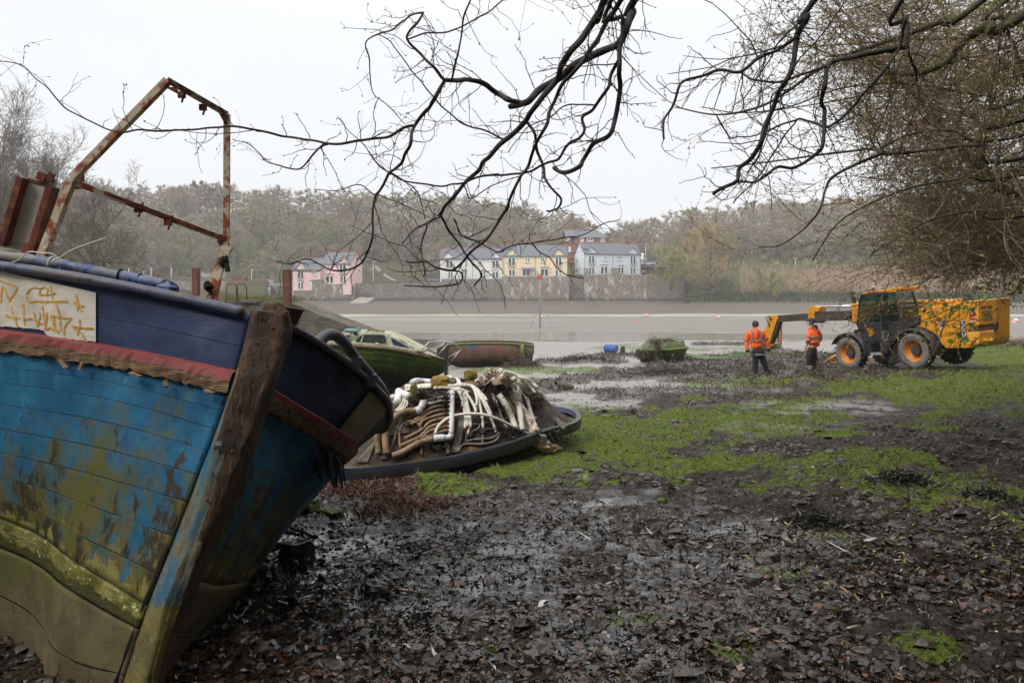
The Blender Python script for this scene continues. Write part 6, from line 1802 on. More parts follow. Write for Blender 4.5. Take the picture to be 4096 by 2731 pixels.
c5 = lambda x, y: (1720 + x / 2.178, 1240 + y / 2.178)
def dinghy():
 YC = 36.4
 root = thing('open_dinghy', 'brown and green open dinghy lying on the mud beyond the cabin boat', 'boat', P(*c5(500, 488), YC))
 r = lambda pts: [(*c5(x, y), Y) for x, y, Y in pts]
 R = [r([(62, 350, 36.4), (90, 328, 36.0), (150, 308, 35.75), (280, 297, 35.6), (500, 293, 35.5), (700, 297, 35.5), (820, 304, 35.55), (908, 318, 35.6)]),
         r([(72, 380, 36.4), (110, 370, 36.05), (170, 362, 35.8), (290, 358, 35.6), (500, 358, 35.45), (700, 360, 35.45), (820, 364, 35.5), (902, 372, 35.55)]),
         r([(90, 420, 36.4), (130, 422, 36.1), (190, 420, 35.9), (300, 420, 35.7), (500, 420, 35.55), (700, 422, 35.55), (820, 425, 35.6), (892, 430, 35.65)]),
         r([(150, 460, 36.4), (190, 468, 36.25), (240, 470, 36.1), (330, 468, 35.95), (500, 466, 35.85), (700, 466, 35.85), (820, 468, 35.9), (884, 470, 35.9)]),
         r([(215, 488, 36.4), (250, 494, 36.35), (300, 494, 36.3), (380, 494, 36.25), (520, 494, 36.2), (700, 492, 36.2), (820, 491, 36.2), (878, 490, 36.2)])]
 Sf = surf(R, 25, 50); mir = [[Vector((p.x, 2 * YC - p.y, p.z)) for p in q] for q in Sf]
 mb = MB(); mb.grid(Sf, uv=True); mb.grid([q[::-1] for q in mir], uv=True); mb.build('hull', M_DHULL, root, smooth=True)
 mb = MB(); mb.grid([[q[-1] for q in Sf], [q[-1] for q in mir]]); mb.build('transom', M_DHULL, root)
 mb = MB(); ins = [[p + Vector((0, .06, -.02)) for p in Sf[0]], [Vector((p.x, lerp(p.y, YC, .2), p.z - .35)) for p in Sf[0]], [Vector((p.x, 2 * YC - lerp(p.y, YC, .2), p.z - .35)) for p in Sf[0]], [p + Vector((0, -.06, -.02)) for p in mir[0]]]
 mb.grid(ins); mb.build('inside', M_ANTI, root)
 for q in (Sf[0], mir[0]):
  mb = MB(); mb.tube([p + Vector((0, 0, .02)) for p in q], .045, 6); mb.build('gunwale', simple('green_gunwale', S(112, 118, 62), S(96, 92, 62), 5, .7, c3=S(130, 104, 84), s3=3), root, smooth=True)
 mb = MB(); mb.prism([P(*c5(x, y), 35.75) for x, y in ((495, 421), (675, 419), (640, 437), (520, 437))], (0, -.1, 0)); mb.build('bilge_keel', M_RUBP, root)
 mb = MB(); mb.tube([P(*c5(x, y), Y) for x, y, Y in ((710, 292, 35.42), (780, 300, 35.4), (830, 340, 35.38), (865, 400, 35.4), (880, 485, 35.5))], .03, 6); mb.build('bent_hoop', M_PIPE, root, smooth=True)
 mb = MB(); mb.tube([P(*c5(x, y), Y) for x, y, Y in ((738, 296, 35.42), (735, 400, 35.4), (722, 488, 35.6))], .012, 5); mb.build('hanging_rope', M_HOSED, root)
 mb = MB(); mb.lathe([(0, -.3), (.08, -.28), (.09, .2), (.05, .3), (0, .32)], 10, 0, Matrix.Translation(P(*c5(806, 362), 35.32))); mb.build('fender', simple('mossy_fender', S(124, 130, 60), S(100, 108, 44)), root, smooth=True)
 world_parts(root)
dinghy()

def weed_on(parent, spots, Y, n, sc=1.0, conv=c5, col=(.085, .06, .034)):
 pts = []
 for (x, y, rx, ry, w) in spots:
  for _ in range(int(n * w)): pts.append(tuple(P(*conv(random.gauss(x, rx * .5), random.gauss(y, ry * .5)), Y - random.uniform(.0, .35))))
 pos = np.array(pts); N = len(pos)
 d = np.stack([RG.normal(0, .5, N), RG.normal(-.2, .5, N), RG.normal(-.8, .5, N)], 1); V, Fq = twig_cards(pos, d, RG.uniform(.08, .26, N) * sc, RG.uniform(.02, .05, N) * sc, RG, .6)
 o = np_mesh('draped_seaweed', V, Fq, M_DARKWEED, np.repeat(np.array(col) * RG.uniform(.4, 1.7, (N, 1)), 2, 0), parent); o['kind'] = 'stuff'

def small_boat():
 YC = 36.6
 root = thing('cuddy_boat', 'small slimy green boat hung with brown seaweed, alone on the wet mud', 'boat', P(*c5(2020, 460), YC))
 r = lambda pts: [(*c5(x, y), Y) for x, y, Y in pts]
 R = [r([(1795, 352, 36.9), (1810, 350, 36.3), (1900, 348, 35.8), (2060, 346, 35.5), (2180, 338, 35.7), (2242, 330, 36.4), (2240, 322, 37.2)]),
         r([(1800, 385, 36.9), (1815, 390, 36.4), (1900, 392, 35.95), (2060, 392, 35.65), (2170, 384, 35.8), (2225, 375, 36.45), (2225, 360, 37.2)]),
         r([(1815, 420, 36.9), (1830, 428, 36.5), (1910, 438, 36.1), (2060, 444, 35.85), (2155, 436, 36.0), (2205, 420, 36.5), (2205, 400, 37.2)]),
         r([(1840, 448, 36.9), (1860, 455, 36.6), (1930, 466, 36.4), (2060, 476, 36.2), (2140, 472, 36.3), (2185, 455, 36.6), (2185, 430, 37.2)])]
 Sf = surf(R, 19, 40)
 mb = MB(); mb.grid(Sf, uv=True); mb.build('hull', M_MOSSB, root, smooth=True)
 g = Sf[0]; mb = MB(); back = [P(*c5(1830, 335), 38.4).lerp(P(*c5(2215, 318), 38.2), i / 39) for i in range(40)]
 mb.grid([g, back]); mb.grid([back, [Vector((p.x, p.y - .1, p.z - .9)) for p in back]]); mb.build('deck', M_MOSSB, root)
 mb = MB(); mb.tube([p + Vector((0, -.02, 0)) for p in g], .05, 6); mb.build('rub_rail', simple('olive_rail', S(104, 112, 46), S(80, 88, 36)), root, smooth=True)
 a = [P(*c5(x, y), Y) for x, y, Y in ((1862, 345, 36.2), (1935, 262, 36.6), (2060, 248, 36.5), (2190, 240, 36.6), (2236, 325, 36.3), (2060, 342, 35.9))]
 b_ = [p + Vector((.05, 1.4, -.02)) for p in a]; n = 6
 mb = MB(); mb.add(a + b_, [tuple(range(n - 1, -1, -1)), tuple(range(n, 2 * n))] + [(i, (i + 1) % n, n + (i + 1) % n, n + i) for i in range(n)]); cb = mb.build('cuddy', simple('slimy_cuddy', S(80, 92, 36), S(60, 72, 28), 4, .6, c3=S(120, 120, 80), s3=3), root)
 for pl in ([(2035, 330), (2085, 262), (2180, 246)], [(2180, 246), (2205, 262), (2222, 306)], [(1960, 300), (2000, 285), (2060, 250)]):
  mb = MB(); mb.tube([P(*c5(x, y), 35.95) for x, y in pl], .025, 6); mb.build('hand_rail', M_CHROME, cb)
 mb = MB(); mb.prism([P(*c5(x, y), 36.2) for x, y in ((2130, 262), (2170, 250), (2195, 258), (2190, 272))], (0, .05, 0)); mb.build('pale_patch', M_WHITEP, cb)
 weed_on(root, ((1960, 268, 60, 22, 1.6), (2050, 254, 90, 8, 1.0), (1845, 358, 55, 24, 2), (1985, 325, 36, 50, 1.5), (1800, 380, 18, 26, .5), (2000, 380, 50, 40, .5), (2120, 420, 20, 50, .3)), 35.75, 110, .8)
 world_parts(root)
small_boat()

def shore_bits():
 g = G(2443, 1412)
 t = thing('plastic_drum', 'blue plastic drum lying on the mud left of the small green boat', 'drum', g)
 M = Matrix.Translation((0, 0, .27)) @ Matrix.Rotation(math.radians(62), 4, 'Z') @ Matrix.Rotation(math.pi / 2, 4, 'X')
 bl = simple('blue_plastic', S(46, 84, 158), S(36, 66, 130), 6, .45, bmp=.1)
 mb = MB(); mb.lathe([(0, -.42), (.22, -.42), (.27, -.38), (.28, -.15), (.26, -.13), (.28, -.11), (.28, .13), (.26, .15), (.28, .17), (.27, .38), (.24, .42), (.2, .4), (0, .4)], 20, 0, M); mb.build('barrel', bl, t, smooth=True)
 mb = MB(); mb.lathe([(0, -.45), (.06, -.45), (.06, -.42)], 10, 0, M @ Matrix.Translation((.1, 0, 0))); mb.build('bung', M_PIPE, t)
 g = G(2490, 1428)
 t = thing('mooring_stump', 'dark weedy mooring stump between the blue drum and the small green boat', 'stump', g)
 mb = MB(); mb.tube([(0, 0, -.3), (0, 0, .25), (.02, 0, .62)], [.22, .16, .11], 10); mb.blob((0, 0, .05), (.42, .4, .22), 4, .3, 7); mb.build('post', M_DWEED, t, smooth=True)
 # flat green recovery strap from the small boat to the machine
 a = P(2742, 1416, 36.0); b_ = P(3055, 1392, 34.6)
 mb = MB(); rows = []
 for i in range(41):
  u = i / 40; p = a.lerp(b_, u) + Vector((0, 0, -.28 * math.sin(math.pi * u))); tw = .6 + 1.2 * u
  s_ = Vector((.04 * math.cos(tw), .14 * math.cos(tw), .10 * math.sin(tw) + .03)); rows.append([p - s_ * .5, p + s_ * .5])
 mb.grid(rows); tag(mb.build('recovery_strap', simple('green_webbing', S(96, 122, 78), S(78, 102, 62), 12, .7, bmp=.2)), 'flat green strap stretched from the small green boat towards the yellow machine', 'strap')
 # cylinder of old pipe on the mud near the tub
 g = G(2240, 1560); t = MB(); t.tube([g + Vector((-.12, 0, .12)), g + Vector((.35, .15, .02))], [.12, .11], 12, caps=False); t.tube([g + Vector((-.118, 0, .12)), g + Vector((.34, .15, .02))], [.10, .09], 12, 1, caps=False)
 tag(t.build('broken_pipe', [simple('mossy_pipe', S(78, 80, 58), S(60, 60, 46)), M_HOLE], smooth=True), 'short broken pipe lying on the wet mud beyond the hot tub', 'pipe')
shore_bits()

# ---------------------------------------------------------------- the yellow telehandler
M_YEL = simple('machine_yellow', S(214, 146, 22), S(204, 136, 18), 3, .42, bmp=.1, bdist=.004, c3=S(184, 124, 26), s3=2.2, t3=(.6, .8), coat=.15)
M_BLK = simple('machine_black', (.016, .016, .017), (.025, .025, .026), 5, .45, bmp=.15)
M_FENDER = simple('grey_mudguard', S(58, 60, 66), S(46, 48, 54), 6, .5, bmp=.1)
M_RIMY = simple('wheel_orange', S(206, 124, 20), S(186, 108, 20), 6, .5, bmp=.1, c3=S(130, 86, 40), s3=5)
M_TYREW = simple('dusty_tyre_wall', S(122, 118, 112), S(96, 92, 88), 7, .9, bmp=.3)
M_TREAD = simple('tyre_rubber', (.020, .019, .018), (.045, .04, .035), 6, .85, bmp=.2)
M_HUB = simple('hub_grey', S(64, 64, 66), S(52, 52, 54), 6, .6)
M_BOOMD = simple('dirty_boom_steel', S(78, 68, 60), S(58, 52, 48), 5, .6, .2, bmp=.3, c3=S(116, 74, 50), s3=4)
M_ROD = simple('chrome_rod', (.75, .75, .76), (.68, .68, .7), 5, .18, .95, bmp=0)
def glass_mat():
 m, n, b = new_mat('cab_glass')
 b.inputs['Base Color'].default_value = (.02, .035, .03, 1); b.inputs['Roughness'].default_value = .06
 t = n.nodes.new('ShaderNodeBsdfTransparent'); t.inputs['Color'].default_value = (.62, .76, .70, 1)
 ms = n.nodes.new('ShaderNodeMixShader'); ms.inputs[0].default_value = .22
 n.links.new(t.outputs[0], ms.inputs[1]); n.links.new(b.outputs[0], ms.inputs[2]); n.links.new(ms.outputs[0], n.nodes['Material Output'].inputs['Surface'])
 return m
M_GLASS = glass_mat()

RL = Vector((13.70, 26.80, 2.376)); FLW = Vector((12.55, 29.30, 2.10))
vx = (FLW - RL).normalized(); vy = Vector((-.909, -.418, -.055)); vy = (vy - vx * vy.dot(vx)).normalized(); vz = vx.cross(vy)
WB = (FLW - RL).length
TM = Matrix.Translation(RL - vy * .95) @ Matrix((vx, vy, vz)).transposed().to_4x4()
TMI = TM.inverted()
def K(x, y, yl=None, xl=None, src=False):
 """photo pixel (zoomed crop) -> point on the machine's local plane y=yl or x=xl"""
 px, py = (x, y) if src else (2850 + x / 1.8876, 1120 + y / 1.8876)
 o = TMI @ Vector((0, 0, CAMZ)); d = (TMI @ P(px, py, 10)) - o
 t = (yl - o.y) / d.y if yl is not None else (xl - o.x) / d.x
 return o + d * t

def text_mesh(txt, size, ext=.004, font_bold=True):
 cu = bpy.data.curves.new('lettering', 'FONT'); cu.body = txt; cu.size = size; cu.extrude = ext; cu.align_x = 'CENTER'; cu.align_y = 'CENTER'; cu.offset = .012 * size if font_bold else 0
 o = bpy.data.objects.new('lettering', cu); COL.objects.link(o)
 dg = bpy.context.evaluated_depsgraph_get(); me = bpy.data.meshes.new_from_object(o.evaluated_get(dg)); bpy.data.objects.remove(o)
 return me
def put_text(nm, txt, size, M, mat, parent, sx=1.0):
 me = text_mesh(txt, size); me.materials.clear(); me.materials.append(mat)
 o = bpy.data.objects.new(nm, me); COL.objects.link(o); o.parent = parent; o.matrix_basis = M @ Matrix.Diagonal((sx, 1, 1, 1)); return o
# lettering on the left side: reads towards the tail (local -x), up = z, facing +y
SIDE = Matrix(((-1, 0, 0), (0, 0, 1), (0, 1, 0))).to_4x4()
REAR = Matrix(((0, 0, -1), (-1, 0, 0), (0, 1, 0))).to_4x4()

def telehandler():
 root = thing('telehandler', 'yellow and black telehandler on the shore with its boom reaching over the mud', 'telehandler', M=TM)
 def prism(nm, pts, y0, y1, m, par=root, bev=None):
  a = [K(x, y, yl=y0) for x, y in pts]; a = [Vector((p.x, y0, p.z)) for p in a]
  mb = MB(); mb.prism(a, (0, y1 - y0, 0)); o = mb.build(nm, m, par)
  if bev:
   bm_ = o.modifiers.new('bev', 'BEVEL'); bm_.width = bev; bm_.segments = 2; bm_.limit_method = 'ANGLE'
  return o
 def tubek(nm, pts, r, m, yl, par=root, n=10):
  mb = MB(); mb.tube([K(x, y, yl=yl) for x, y in pts], r, n); return mb.build(nm, m, par, smooth=True)
 def bark(nm, a, b_, w, h, m, yl, par=root, bev=.01):
  mb = MB(); mb.bar(K(*a, yl=yl), K(*b_, yl=yl), w, h, bevel=bev); return mb.build(nm, m, par)
 # wheels
 for (wx, wy) in ((0, .95), (WB, .95), (0, -.95), (WB, -.95)):
  s_ = 1 if wy > 0 else -1; R_ = .635; M = Matrix.Translation((wx, wy, R_)) @ Matrix.Rotation(-s_ * math.pi / 2, 4, 'X') @ (Matrix.Rotation(.2, 4, 'Z'))
  w = thing('wheel', None, None); w.parent = root
  mb = MB(); mb.lathe([(.36, .17), (.40, .19), (.50, .205), (.555, .19), (.585, .16)], 40, 1, M); mb.lathe([(.585, .16), (.60, .05), (.60, -.08), (.585, -.20), (.55, -.24), (.36, -.24)], 40, 0, M); mb.build('tyre', [M_TREAD, M_TYREW], w, smooth=True)
  mb = MB()
  for i in range(22):
   a = 2 * math.pi * i / 22
   for sd in (0, 1):
    aa = a + sd * math.pi / 22
    z0, z1 = (.18, -.03) if sd == 0 else (-.22, .01)
    q = []
    for t_ in (0, 1):
     zz = lerp(z0, z1, t_); an = aa + t_ * .16
     for da in (-.035, .035):
      for rr in (.575, .642 if t_ else .632): q.append(M @ Vector((rr * math.cos(an + da), rr * math.sin(an + da), zz)))
    mb.add(q, [(0, 2, 3, 1), (4, 5, 7, 6), (0, 1, 5, 4), (2, 6, 7, 3), (1, 3, 7, 5), (0, 4, 6, 2)])
  o = mb.build('tread', M_TREAD, w)
  mb = MB(); mb.lathe([(.365, .175), (.375, .165), (.335, .15), (.325, .10), (.305, .09), (.30, .04), (.27, .03), (.25, -.04), (.16, -.06), (0, -.06)], 36, 0, M); mb.build('rim', M_RIMY, w, smooth=True)
  mb = MB(); mb.lathe([(.17, -.06), (.16, .07), (.15, .09), (0, .095)], 20, 0, M)
  for i in range(8):
   a = i * math.pi / 4; p = M @ Vector((.21 * math.cos(a), .21 * math.sin(a), -.03)); mb.blob(p, (.018, .018, .018), i, 0, 4)
  mb.build('hub', M_HUB, w, auto=40)
  if wy > 0:
   mb = MB(); rows = []
   for i in range(19):
    a = math.radians(lerp(-12 if wx == 0 else -4, 146 if wx == 0 else 150, i / 18)); rr = .76 + .02 * math.sin(a)
    # rear guard sweeps to the tail, front guard to the cab
    c = Vector((wx - rr * math.cos(a) * 1.03, 0, R_ + rr * math.sin(a) * .96))
    rows.append([c + Vector((0, y, dz)) for y, dz in ((.70, .0), (.78, .015), (1.0, .02), (1.14, .0), (1.17, -.06), (1.13, -.03), (1.0, -.012), (.70, -.03))])
   mb.grid(rows, closeu=True); mb.build('mudguard', M_FENDER, root, smooth=True)
 # chassis, axles
 mb = MB(); mb.box((.9, 0, .78), (4.4, .62, .42), 0, None, .03)
 for x in (0, WB): mb.tube([(x, -.85, .635), (x, .85, .635)], .14, 10)
 mb.build('chassis', M_BLK, root)
 prism('belly', [(1270, 465), (1440, 430), (1450, 500), (1420, 620), (1330, 628), (1300, 560)], .72, -.55, M_BLK)
 # rear body
 body = prism('rear_body', [(1548, 262), (1555, 215), (1770, 190), (1850, 168), (1992, 152), (1992, 455), (1985, 490), (1962, 512), (1765, 517), (1725, 480), (1700, 420), (1600, 362), (1510, 352), (1515, 322), (1570, 312)], .86, -.80, M_YEL, bev=.03)
 mb = MB(); a = K(1992, 300, yl=.86)
 xr = a.x
 # seams and vents on the flank
 bark('seam', (1560, 314), (1860, 302), .008, .012, M_BLK, .866, body, 0)
 bark('seam', (1860, 190), (1868, 312), .008, .012, M_BLK, .866, body, 0)
 bark('vent', (1812, 212), (1786, 290), .02, .05, M_BLK, .868, body, 0)
 bark('sticker', (1722, 312), (1722, 342), .006, .13, simple('grey_sticker', S(150, 150, 156), rough=.4, bmp=0), .868, body, 0)
 bark('sticker', (1724, 344), (1724, 370), .006, .11, simple('white_sticker', S(206, 206, 210), rough=.4, bmp=0), .868, body, 0)
 pl = [K(x, y, yl=.864) for x, y in ((1866, 310), (1906, 308), (1926, 464), (1884, 468))]
 mb = MB(); mb.prism(pl[::-1], (0, .008, 0)); dec = mb.build('number_decal', M_BLK, body)
 pg = [K(x, y, yl=.874) for x, y in ((1881, 444), (1923, 440), (1926, 463), (1884, 467))]
 mb = MB(); mb.prism(pg[::-1], (0, .004, 0)); mb.build('decal_foot', simple('decal_grey', S(96, 96, 98), rough=.4, bmp=0), dec)
 DG = simple('decal_silver', S(196, 196, 198), rough=.4, bmp=0)
 for ch, x, y, sz in (('5', 1892, 334, .30), ('4', 1894, 370, .30), ('0', 1897, 404, .30), ('140', 1900, 430, .115)):
  p = K(x, y, yl=.876); put_text('numeral', ch, sz, Matrix.Translation(p) @ SIDE, DG, dec, 1.15 if sz > .2 else 1.2)
 bark('tie_slot', (1958, 478), (1975, 477), .012, .05, M_BLK, .868, body, .004)
 # tail: lamp cluster, engine cover, counterweight
 tl = [K(x, y, xl=xr - .012) for x, y in ((1996, 235), (2004, 235), (2010, 300), (2008, 425), (1998, 428))]
 prism('lamp_housing', [(1938, 238), (1985, 242), (1990, 300), (1992, 428), (1950, 430), (1940, 400)], .872, .80, M_BLK, bev=.02)
 for x, y, c in ((1958, 262, (.35, .03, .02)), (1962, 290, (.45, .06, .02)), (1958, 316, (.3, .3, .3))):
  p = K(x, y, yl=.88); mb = MB(); mb.lathe([(0, .03), (.06, .025), (.075, 0)], 14, 0, Matrix.Translation(p) @ Matrix.Rotation(-math.pi / 2, 4, 'X')); mb.build('tail_lamp', simple('lamp_lens', c, rough=.2, bmp=0), root, smooth=True)
 xb = xr - .22
 def rearp(nm, pts, x0, x1, m, par=root, bev=None):
  a = [K(x, y, xl=x0) for x, y in pts]; mb = MB(); mb.prism(a, (x1 - x0, 0, 0)); o = mb.build(nm, m, par)
  if bev:
   bm_ = o.modifiers.new('bev', 'BEVEL'); bm_.width = bev; bm_.segments = 2
  return o
 tailp = rearp('tail_cover', [(2004, 150), (2138, 142), (2146, 200), (2148, 330), (2012, 342)], xr - .10, xr + .1, M_YEL, bev=.03)
 rearp('counterweight', [(2010, 390), (2132, 376), (2134, 452), (2110, 478), (2010, 486)], xr - .12, xr + .3, M_YEL, bev=.04)
 rearp('recess', [(2000, 340), (2140, 328), (2136, 380), (2000, 392)], xr - .04, xr + .2, simple('recess_brown', S(120, 78, 22), S(96, 60, 18)), bev=.01)
 rearp('side_bumper', [(2150, 300), (2162, 330), (2150, 385), (2132, 392), (2134, 330)], xr - .02, xr + .5, M_BLK)
 p = K(2072, 455, xl=xr - .17); mb = MB(); mb.tube([p + Vector((0, .16, .04)), p + Vector((-.08, .12, .0)), p + Vector((-.1, 0, -.03)), p + Vector((-.08, -.12, 0)), p + Vector((0, -.16, .04))], .04, 8); mb.build('tow_eye', M_YEL, root, smooth=True)
 p = K(2070, 205, xl=xr - .115); put_text('plate_lettering', '2W07 LBO', .12, Matrix.Translation(p) @ REAR, M_BLK, tailp, 1.0)
 p = K(2075, 268, xl=xr - .112); put_text('maker_letters', 'JCB', .17, Matrix.Translation(p) @ REAR, M_BLK, tailp, 1.0)
 mb = MB();
 for (y0_, z0_, y1_, z1_) in ((-.22, -.12, .22, -.12), (.22, -.12, .2, .13), (.2, .13, -.2, .13), (-.2, .13, -.22, -.12)): mb.bar(p + Vector((.002, y0_, z0_)), p + Vector((.002, y1_, z1_)), .014, .014)
 mb.build('maker_frame', M_BLK, tailp)
 # cab
 yl, yr = .96, .06
 cab = thing('cab', None, None); cab.parent = root
 prism('lower_body', [(1083, 335), (1100, 325), (1275, 318), (1335, 318), (1440, 312), (1560, 262), (1560, 330), (1500, 352), (1440, 420), (1340, 470), (1150, 468), (1128, 440)], yl - .01, yr, M_BLK, cab, .02)
 def pillar(a, b_, y, w=.06, m=M_BLK):
  mb = MB(); mb.bar(K(*a, yl=y), K(*b_, yl=y), w, w, bevel=.012); return mb.build('pillar', m, cab)
 pillar((1093, 335), (1112, 160), yl); pillar((1112, 162), (1128, 112), yl); pillar((1255, 100), (1278, 320), yl, .07); pillar((1370, 98), (1442, 315), yl, .06); pillar((1124, 112), (1380, 96), yl, .07)
 f0, f1 = K(1093, 335, yl=yl), K(1118, 130, yl=yl); r0, r1 = K(1442, 315, yl=yl), K(1372, 98, yl=yl)
 r1b = Vector((K(1372, 98, yl=yl).x + .0, 0, r1.z));
 for (p, q) in ((f0, f1), (r0, r1)):
  mb = MB(); mb.bar(Vector((p.x, yr, p.z)), Vector((q.x, yr, q.z)), .06, .06); mb.build('pillar', M_BLK, cab)
 prism('roof', [(1112, 128), (1122, 108), (1165, 86), (1300, 70), (1385, 58), (1385, 92), (1250, 92), (1180, 94)], yl + .02, yr - .02, M_YEL, cab, .02)
 a = K(1385, 76, yl=yl); mb = MB(); mb.box((a.x - .12, (yl + yr) / 2, a.z + .03), (.34, yl - yr + .02, .14), 0, None, .03); mb.build('roof_rear', M_YEL, cab)
 prism('front_bar', [(1152, 78), (1208, 68), (1208, 76), (1152, 86)], .8, .2, M_BLK, cab)
 # glazing
 def pane(pts, y, d=-.006): return prism('window', pts, y, y + d, M_GLASS, cab)
 pane([(1100, 325), (1118, 150), (1135, 118), (1250, 106), (1272, 316)], yl - .02)
 pane([(1262, 104), (1366, 102), (1432, 312), (1284, 316)], yl - .02)
 pane([(1286, 322), (1342, 322), (1322, 384), (1288, 388)], yl - .008, .01)
 mb = MB(); mb.add([Vector((f0.x, yl - .05, f0.z)), Vector((f0.x, yr, f0.z)), Vector((f1.x, yr, f1.z)), Vector((f1.x, yl - .05, f1.z))], [(0, 1, 2, 3)]); mb.build('windscreen', M_GLASS, cab)
 mb = MB(); mb.add([Vector((r0.x, yl - .05, r0.z)), Vector((r0.x, yr, r0.z)), Vector((r1.x, yr, r1.z)), Vector((r1.x, yl - .05, r1.z))], [(0, 1, 2, 3)]); mb.build('rear_window', M_GLASS, cab)
 mb = MB()
 for i in range(8):
  t = .08 + i * .115; a = Vector((lerp(f0.x, f1.x, .02) + .05, lerp(yl, yr, t), f0.z)); b_ = Vector((f1.x + .03, lerp(yl, yr, t), f1.z)); mb.tube([a, b_], .010, 5)
 mb.build('window_guard', M_BLK, cab)
 # door details
 q = [K(x, y, yl=yl + .004) for x, y in ((1160, 360), (1215, 366), (1233, 402), (1186, 432))]
 mb = MB(); mb.prism(q[::-1], (0, .006, 0)); bd = mb.build('maker_badge', M_YEL, cab)
 qi = [K(x, y, yl=yl + .011) for x, y in ((1164, 364), (1213, 369.5), (1229, 401), (1187, 427))]; cc = sum(qi, Vector()) / 4; qo = [cc + (p - cc) * .93 for p in qi]
 mb = MB()
 for i in range(4): mb.bar(qi[i] + Vector((0, .002, 0)), qi[(i + 1) % 4] + Vector((0, .002, 0)), .008, .012)
 mb.build('badge_border', M_BLK, bd)
 put_text('maker_letters', 'JCB', .25, Matrix.Translation(cc + Vector((0, .004, 0))) @ SIDE @ Matrix.Rotation(math.radians(2), 4, 'Z'), M_BLK, bd, .95)
 mb = MB(); c = K(1120, 374, yl=yl + .01); mb.lathe([(.055, 0), (.075, 0), (.08, .015), (.05, .02)], 16, 0, Matrix.Translation(c) @ Matrix.Rotation(-math.pi / 2, 4, 'X')); mb.build('door_ring', M_BLK, cab)
 mb = MB(); mb.tube([K(1283, 310, yl=yl + .03), K(1300, 300, yl=yl + .05), K(1350, 306, yl=yl + .05)], .012, 6); mb.build('door_handle', M_BLK, cab)
 pv = [(1284, 392), (1334, 388), (1316, 452), (1294, 456)]
 mb = MB()
 for a, b_ in zip(pv, pv[1:] + pv[:1]): mb.bar(K(*a, yl=yl + .006), K(*b_, yl=yl + .006), .012, .03)
 mb.build('step_plate_frame', M_GREYMETAL, cab)
 # inside: seat, wheel, dashboard
 mb = MB(); p = K(1330, 300, yl=.5); mb.box((p.x, .5, p.z), (.45, .45, .12), 0, None, .04); mb.box((p.x - .2, .5, p.z + .32), (.1, .42, .6), 0, None, .04); mb.build('seat', M_BLK, cab)
 mb = MB(); p = K(1225, 270, yl=.5); mb.lathe([(.17, -.012), (.185, 0), (.17, .012), (.155, 0)], 20, 0, Matrix.Translation(p) @ Matrix.Rotation(math.radians(-58), 4, 'Y'), closed=True); mb.tube([p, p + Vector((.12, 0, -.3))], .02, 6); mb.build('steering_wheel', M_BLK, cab, smooth=True)
 mb = MB(); p = K(1180, 310, yl=.5); mb.box((p.x, .5, p.z - .02), (.3, .7, .16), 0, None, .05); mb.build('dashboard', M_BLK, cab)
 # steps and tank under the cab
 prism('step_box', [(1130, 478), (1192, 478), (1200, 568), (1150, 572)], .98, .6, M_BLK, root, .02); prism('fuel_tank', [(1256, 470), (1330, 470), (1316, 556), (1268, 552)], .98, .55, M_BLK, root, .02)
 prism('step', [(1192, 548), (1270, 548), (1268, 566), (1194, 566)], .99, .7, M_GREYMETAL); mb = MB(); p = K(1278, 564, yl=.99); mb.blob(p, (.035, .03, .035), 1, 0, 5); mb.build('marker_lamp', simple('amber', (.7, .2, .02), rough=.3, bmp=0), root)
 # boom
 yb = -.10
 bm_ = thing('boom', None, None); bm_.parent = root
 prism('outer_boom', [(1052, 210), (1080, 205), (1300, 200), (1560, 190), (1850, 176), (1985, 160), (1990, 262), (1600, 306), (1300, 318), (1056, 330)], yb + .0, yb - .38, M_YEL, bm_, .02)
 tubek('boom_ram', [(1070, 186), (1300, 178), (1560, 168), (1880, 158)], .085, M_YEL, yb - .15, bm_, 14)
 mb = MB(); p = K(1072, 186, yl=yb - .15); mb.blob(p, (.12, .1, .1), 1, .0, 7); mb.build('ram_end', M_YEL, bm_, smooth=True)
 prism('boom_collar', [(1056, 206), (1062, 330), (1078, 330), (1074, 206)], yb + .03, yb - .41, M_YEL, bm_)
 prism('middle_boom', [(765, 240), (1056, 232), (1056, 304), (765, 311)], yb - .03, yb - .35, M_BOOMD, bm_)
 prism('middle_collar', [(718, 222), (744, 196), (768, 196), (800, 208), (800, 236), (768, 240), (768, 298), (722, 292)], yb + .02, yb - .40, M_YEL, bm_, .01)
 prism('inner_boom', [(470, 268), (724, 252), (724, 306), (470, 318)], yb - .06, yb - .32, M_BOOMD, bm_)
 tubek('extension_rod', [(760, 204), (1066, 194)], .035, M_ROD, yb - .15, bm_)
 prism('boom_pad', [(740, 312), (810, 312), (808, 325), (748, 325)], yb - .03, yb - .33, M_BLK, bm_)
 p = K(1190, 236, yl=yb + .012); put_text('boom_lettering', 'LOADALL', .155, Matrix.Translation(p) @ SIDE @ Matrix.Rotation(-.03, 4, 'Z'), M_BLK, bm_, 1.15)
 for x in (868, 945): bark('wear_patch', (x, 272), (x + 9, 272), .004, .05, M_RIMY, yb - .024, bm_, 0)
 # boom head and carriage
 hd = thing('boom_head', None, None); hd.parent = root
 prism('gooseneck', [(418, 282), (430, 268), (490, 264), (494, 290), (478, 322), (452, 402), (432, 470), (414, 478), (398, 440), (404, 378)], yb - .02, yb - .10, M_YEL, hd, .012)
 prism('gooseneck', [(440, 270), (506, 266), (512, 312), (480, 360), (452, 470), (432, 484), (430, 380)], yb - .30, yb - .36, M_YEL, hd, .012)
 prism('gooseneck_web', [(470, 300), (508, 312), (470, 420), (440, 480), (428, 470)], yb - .1, yb - .3, M_BOOMD, hd)
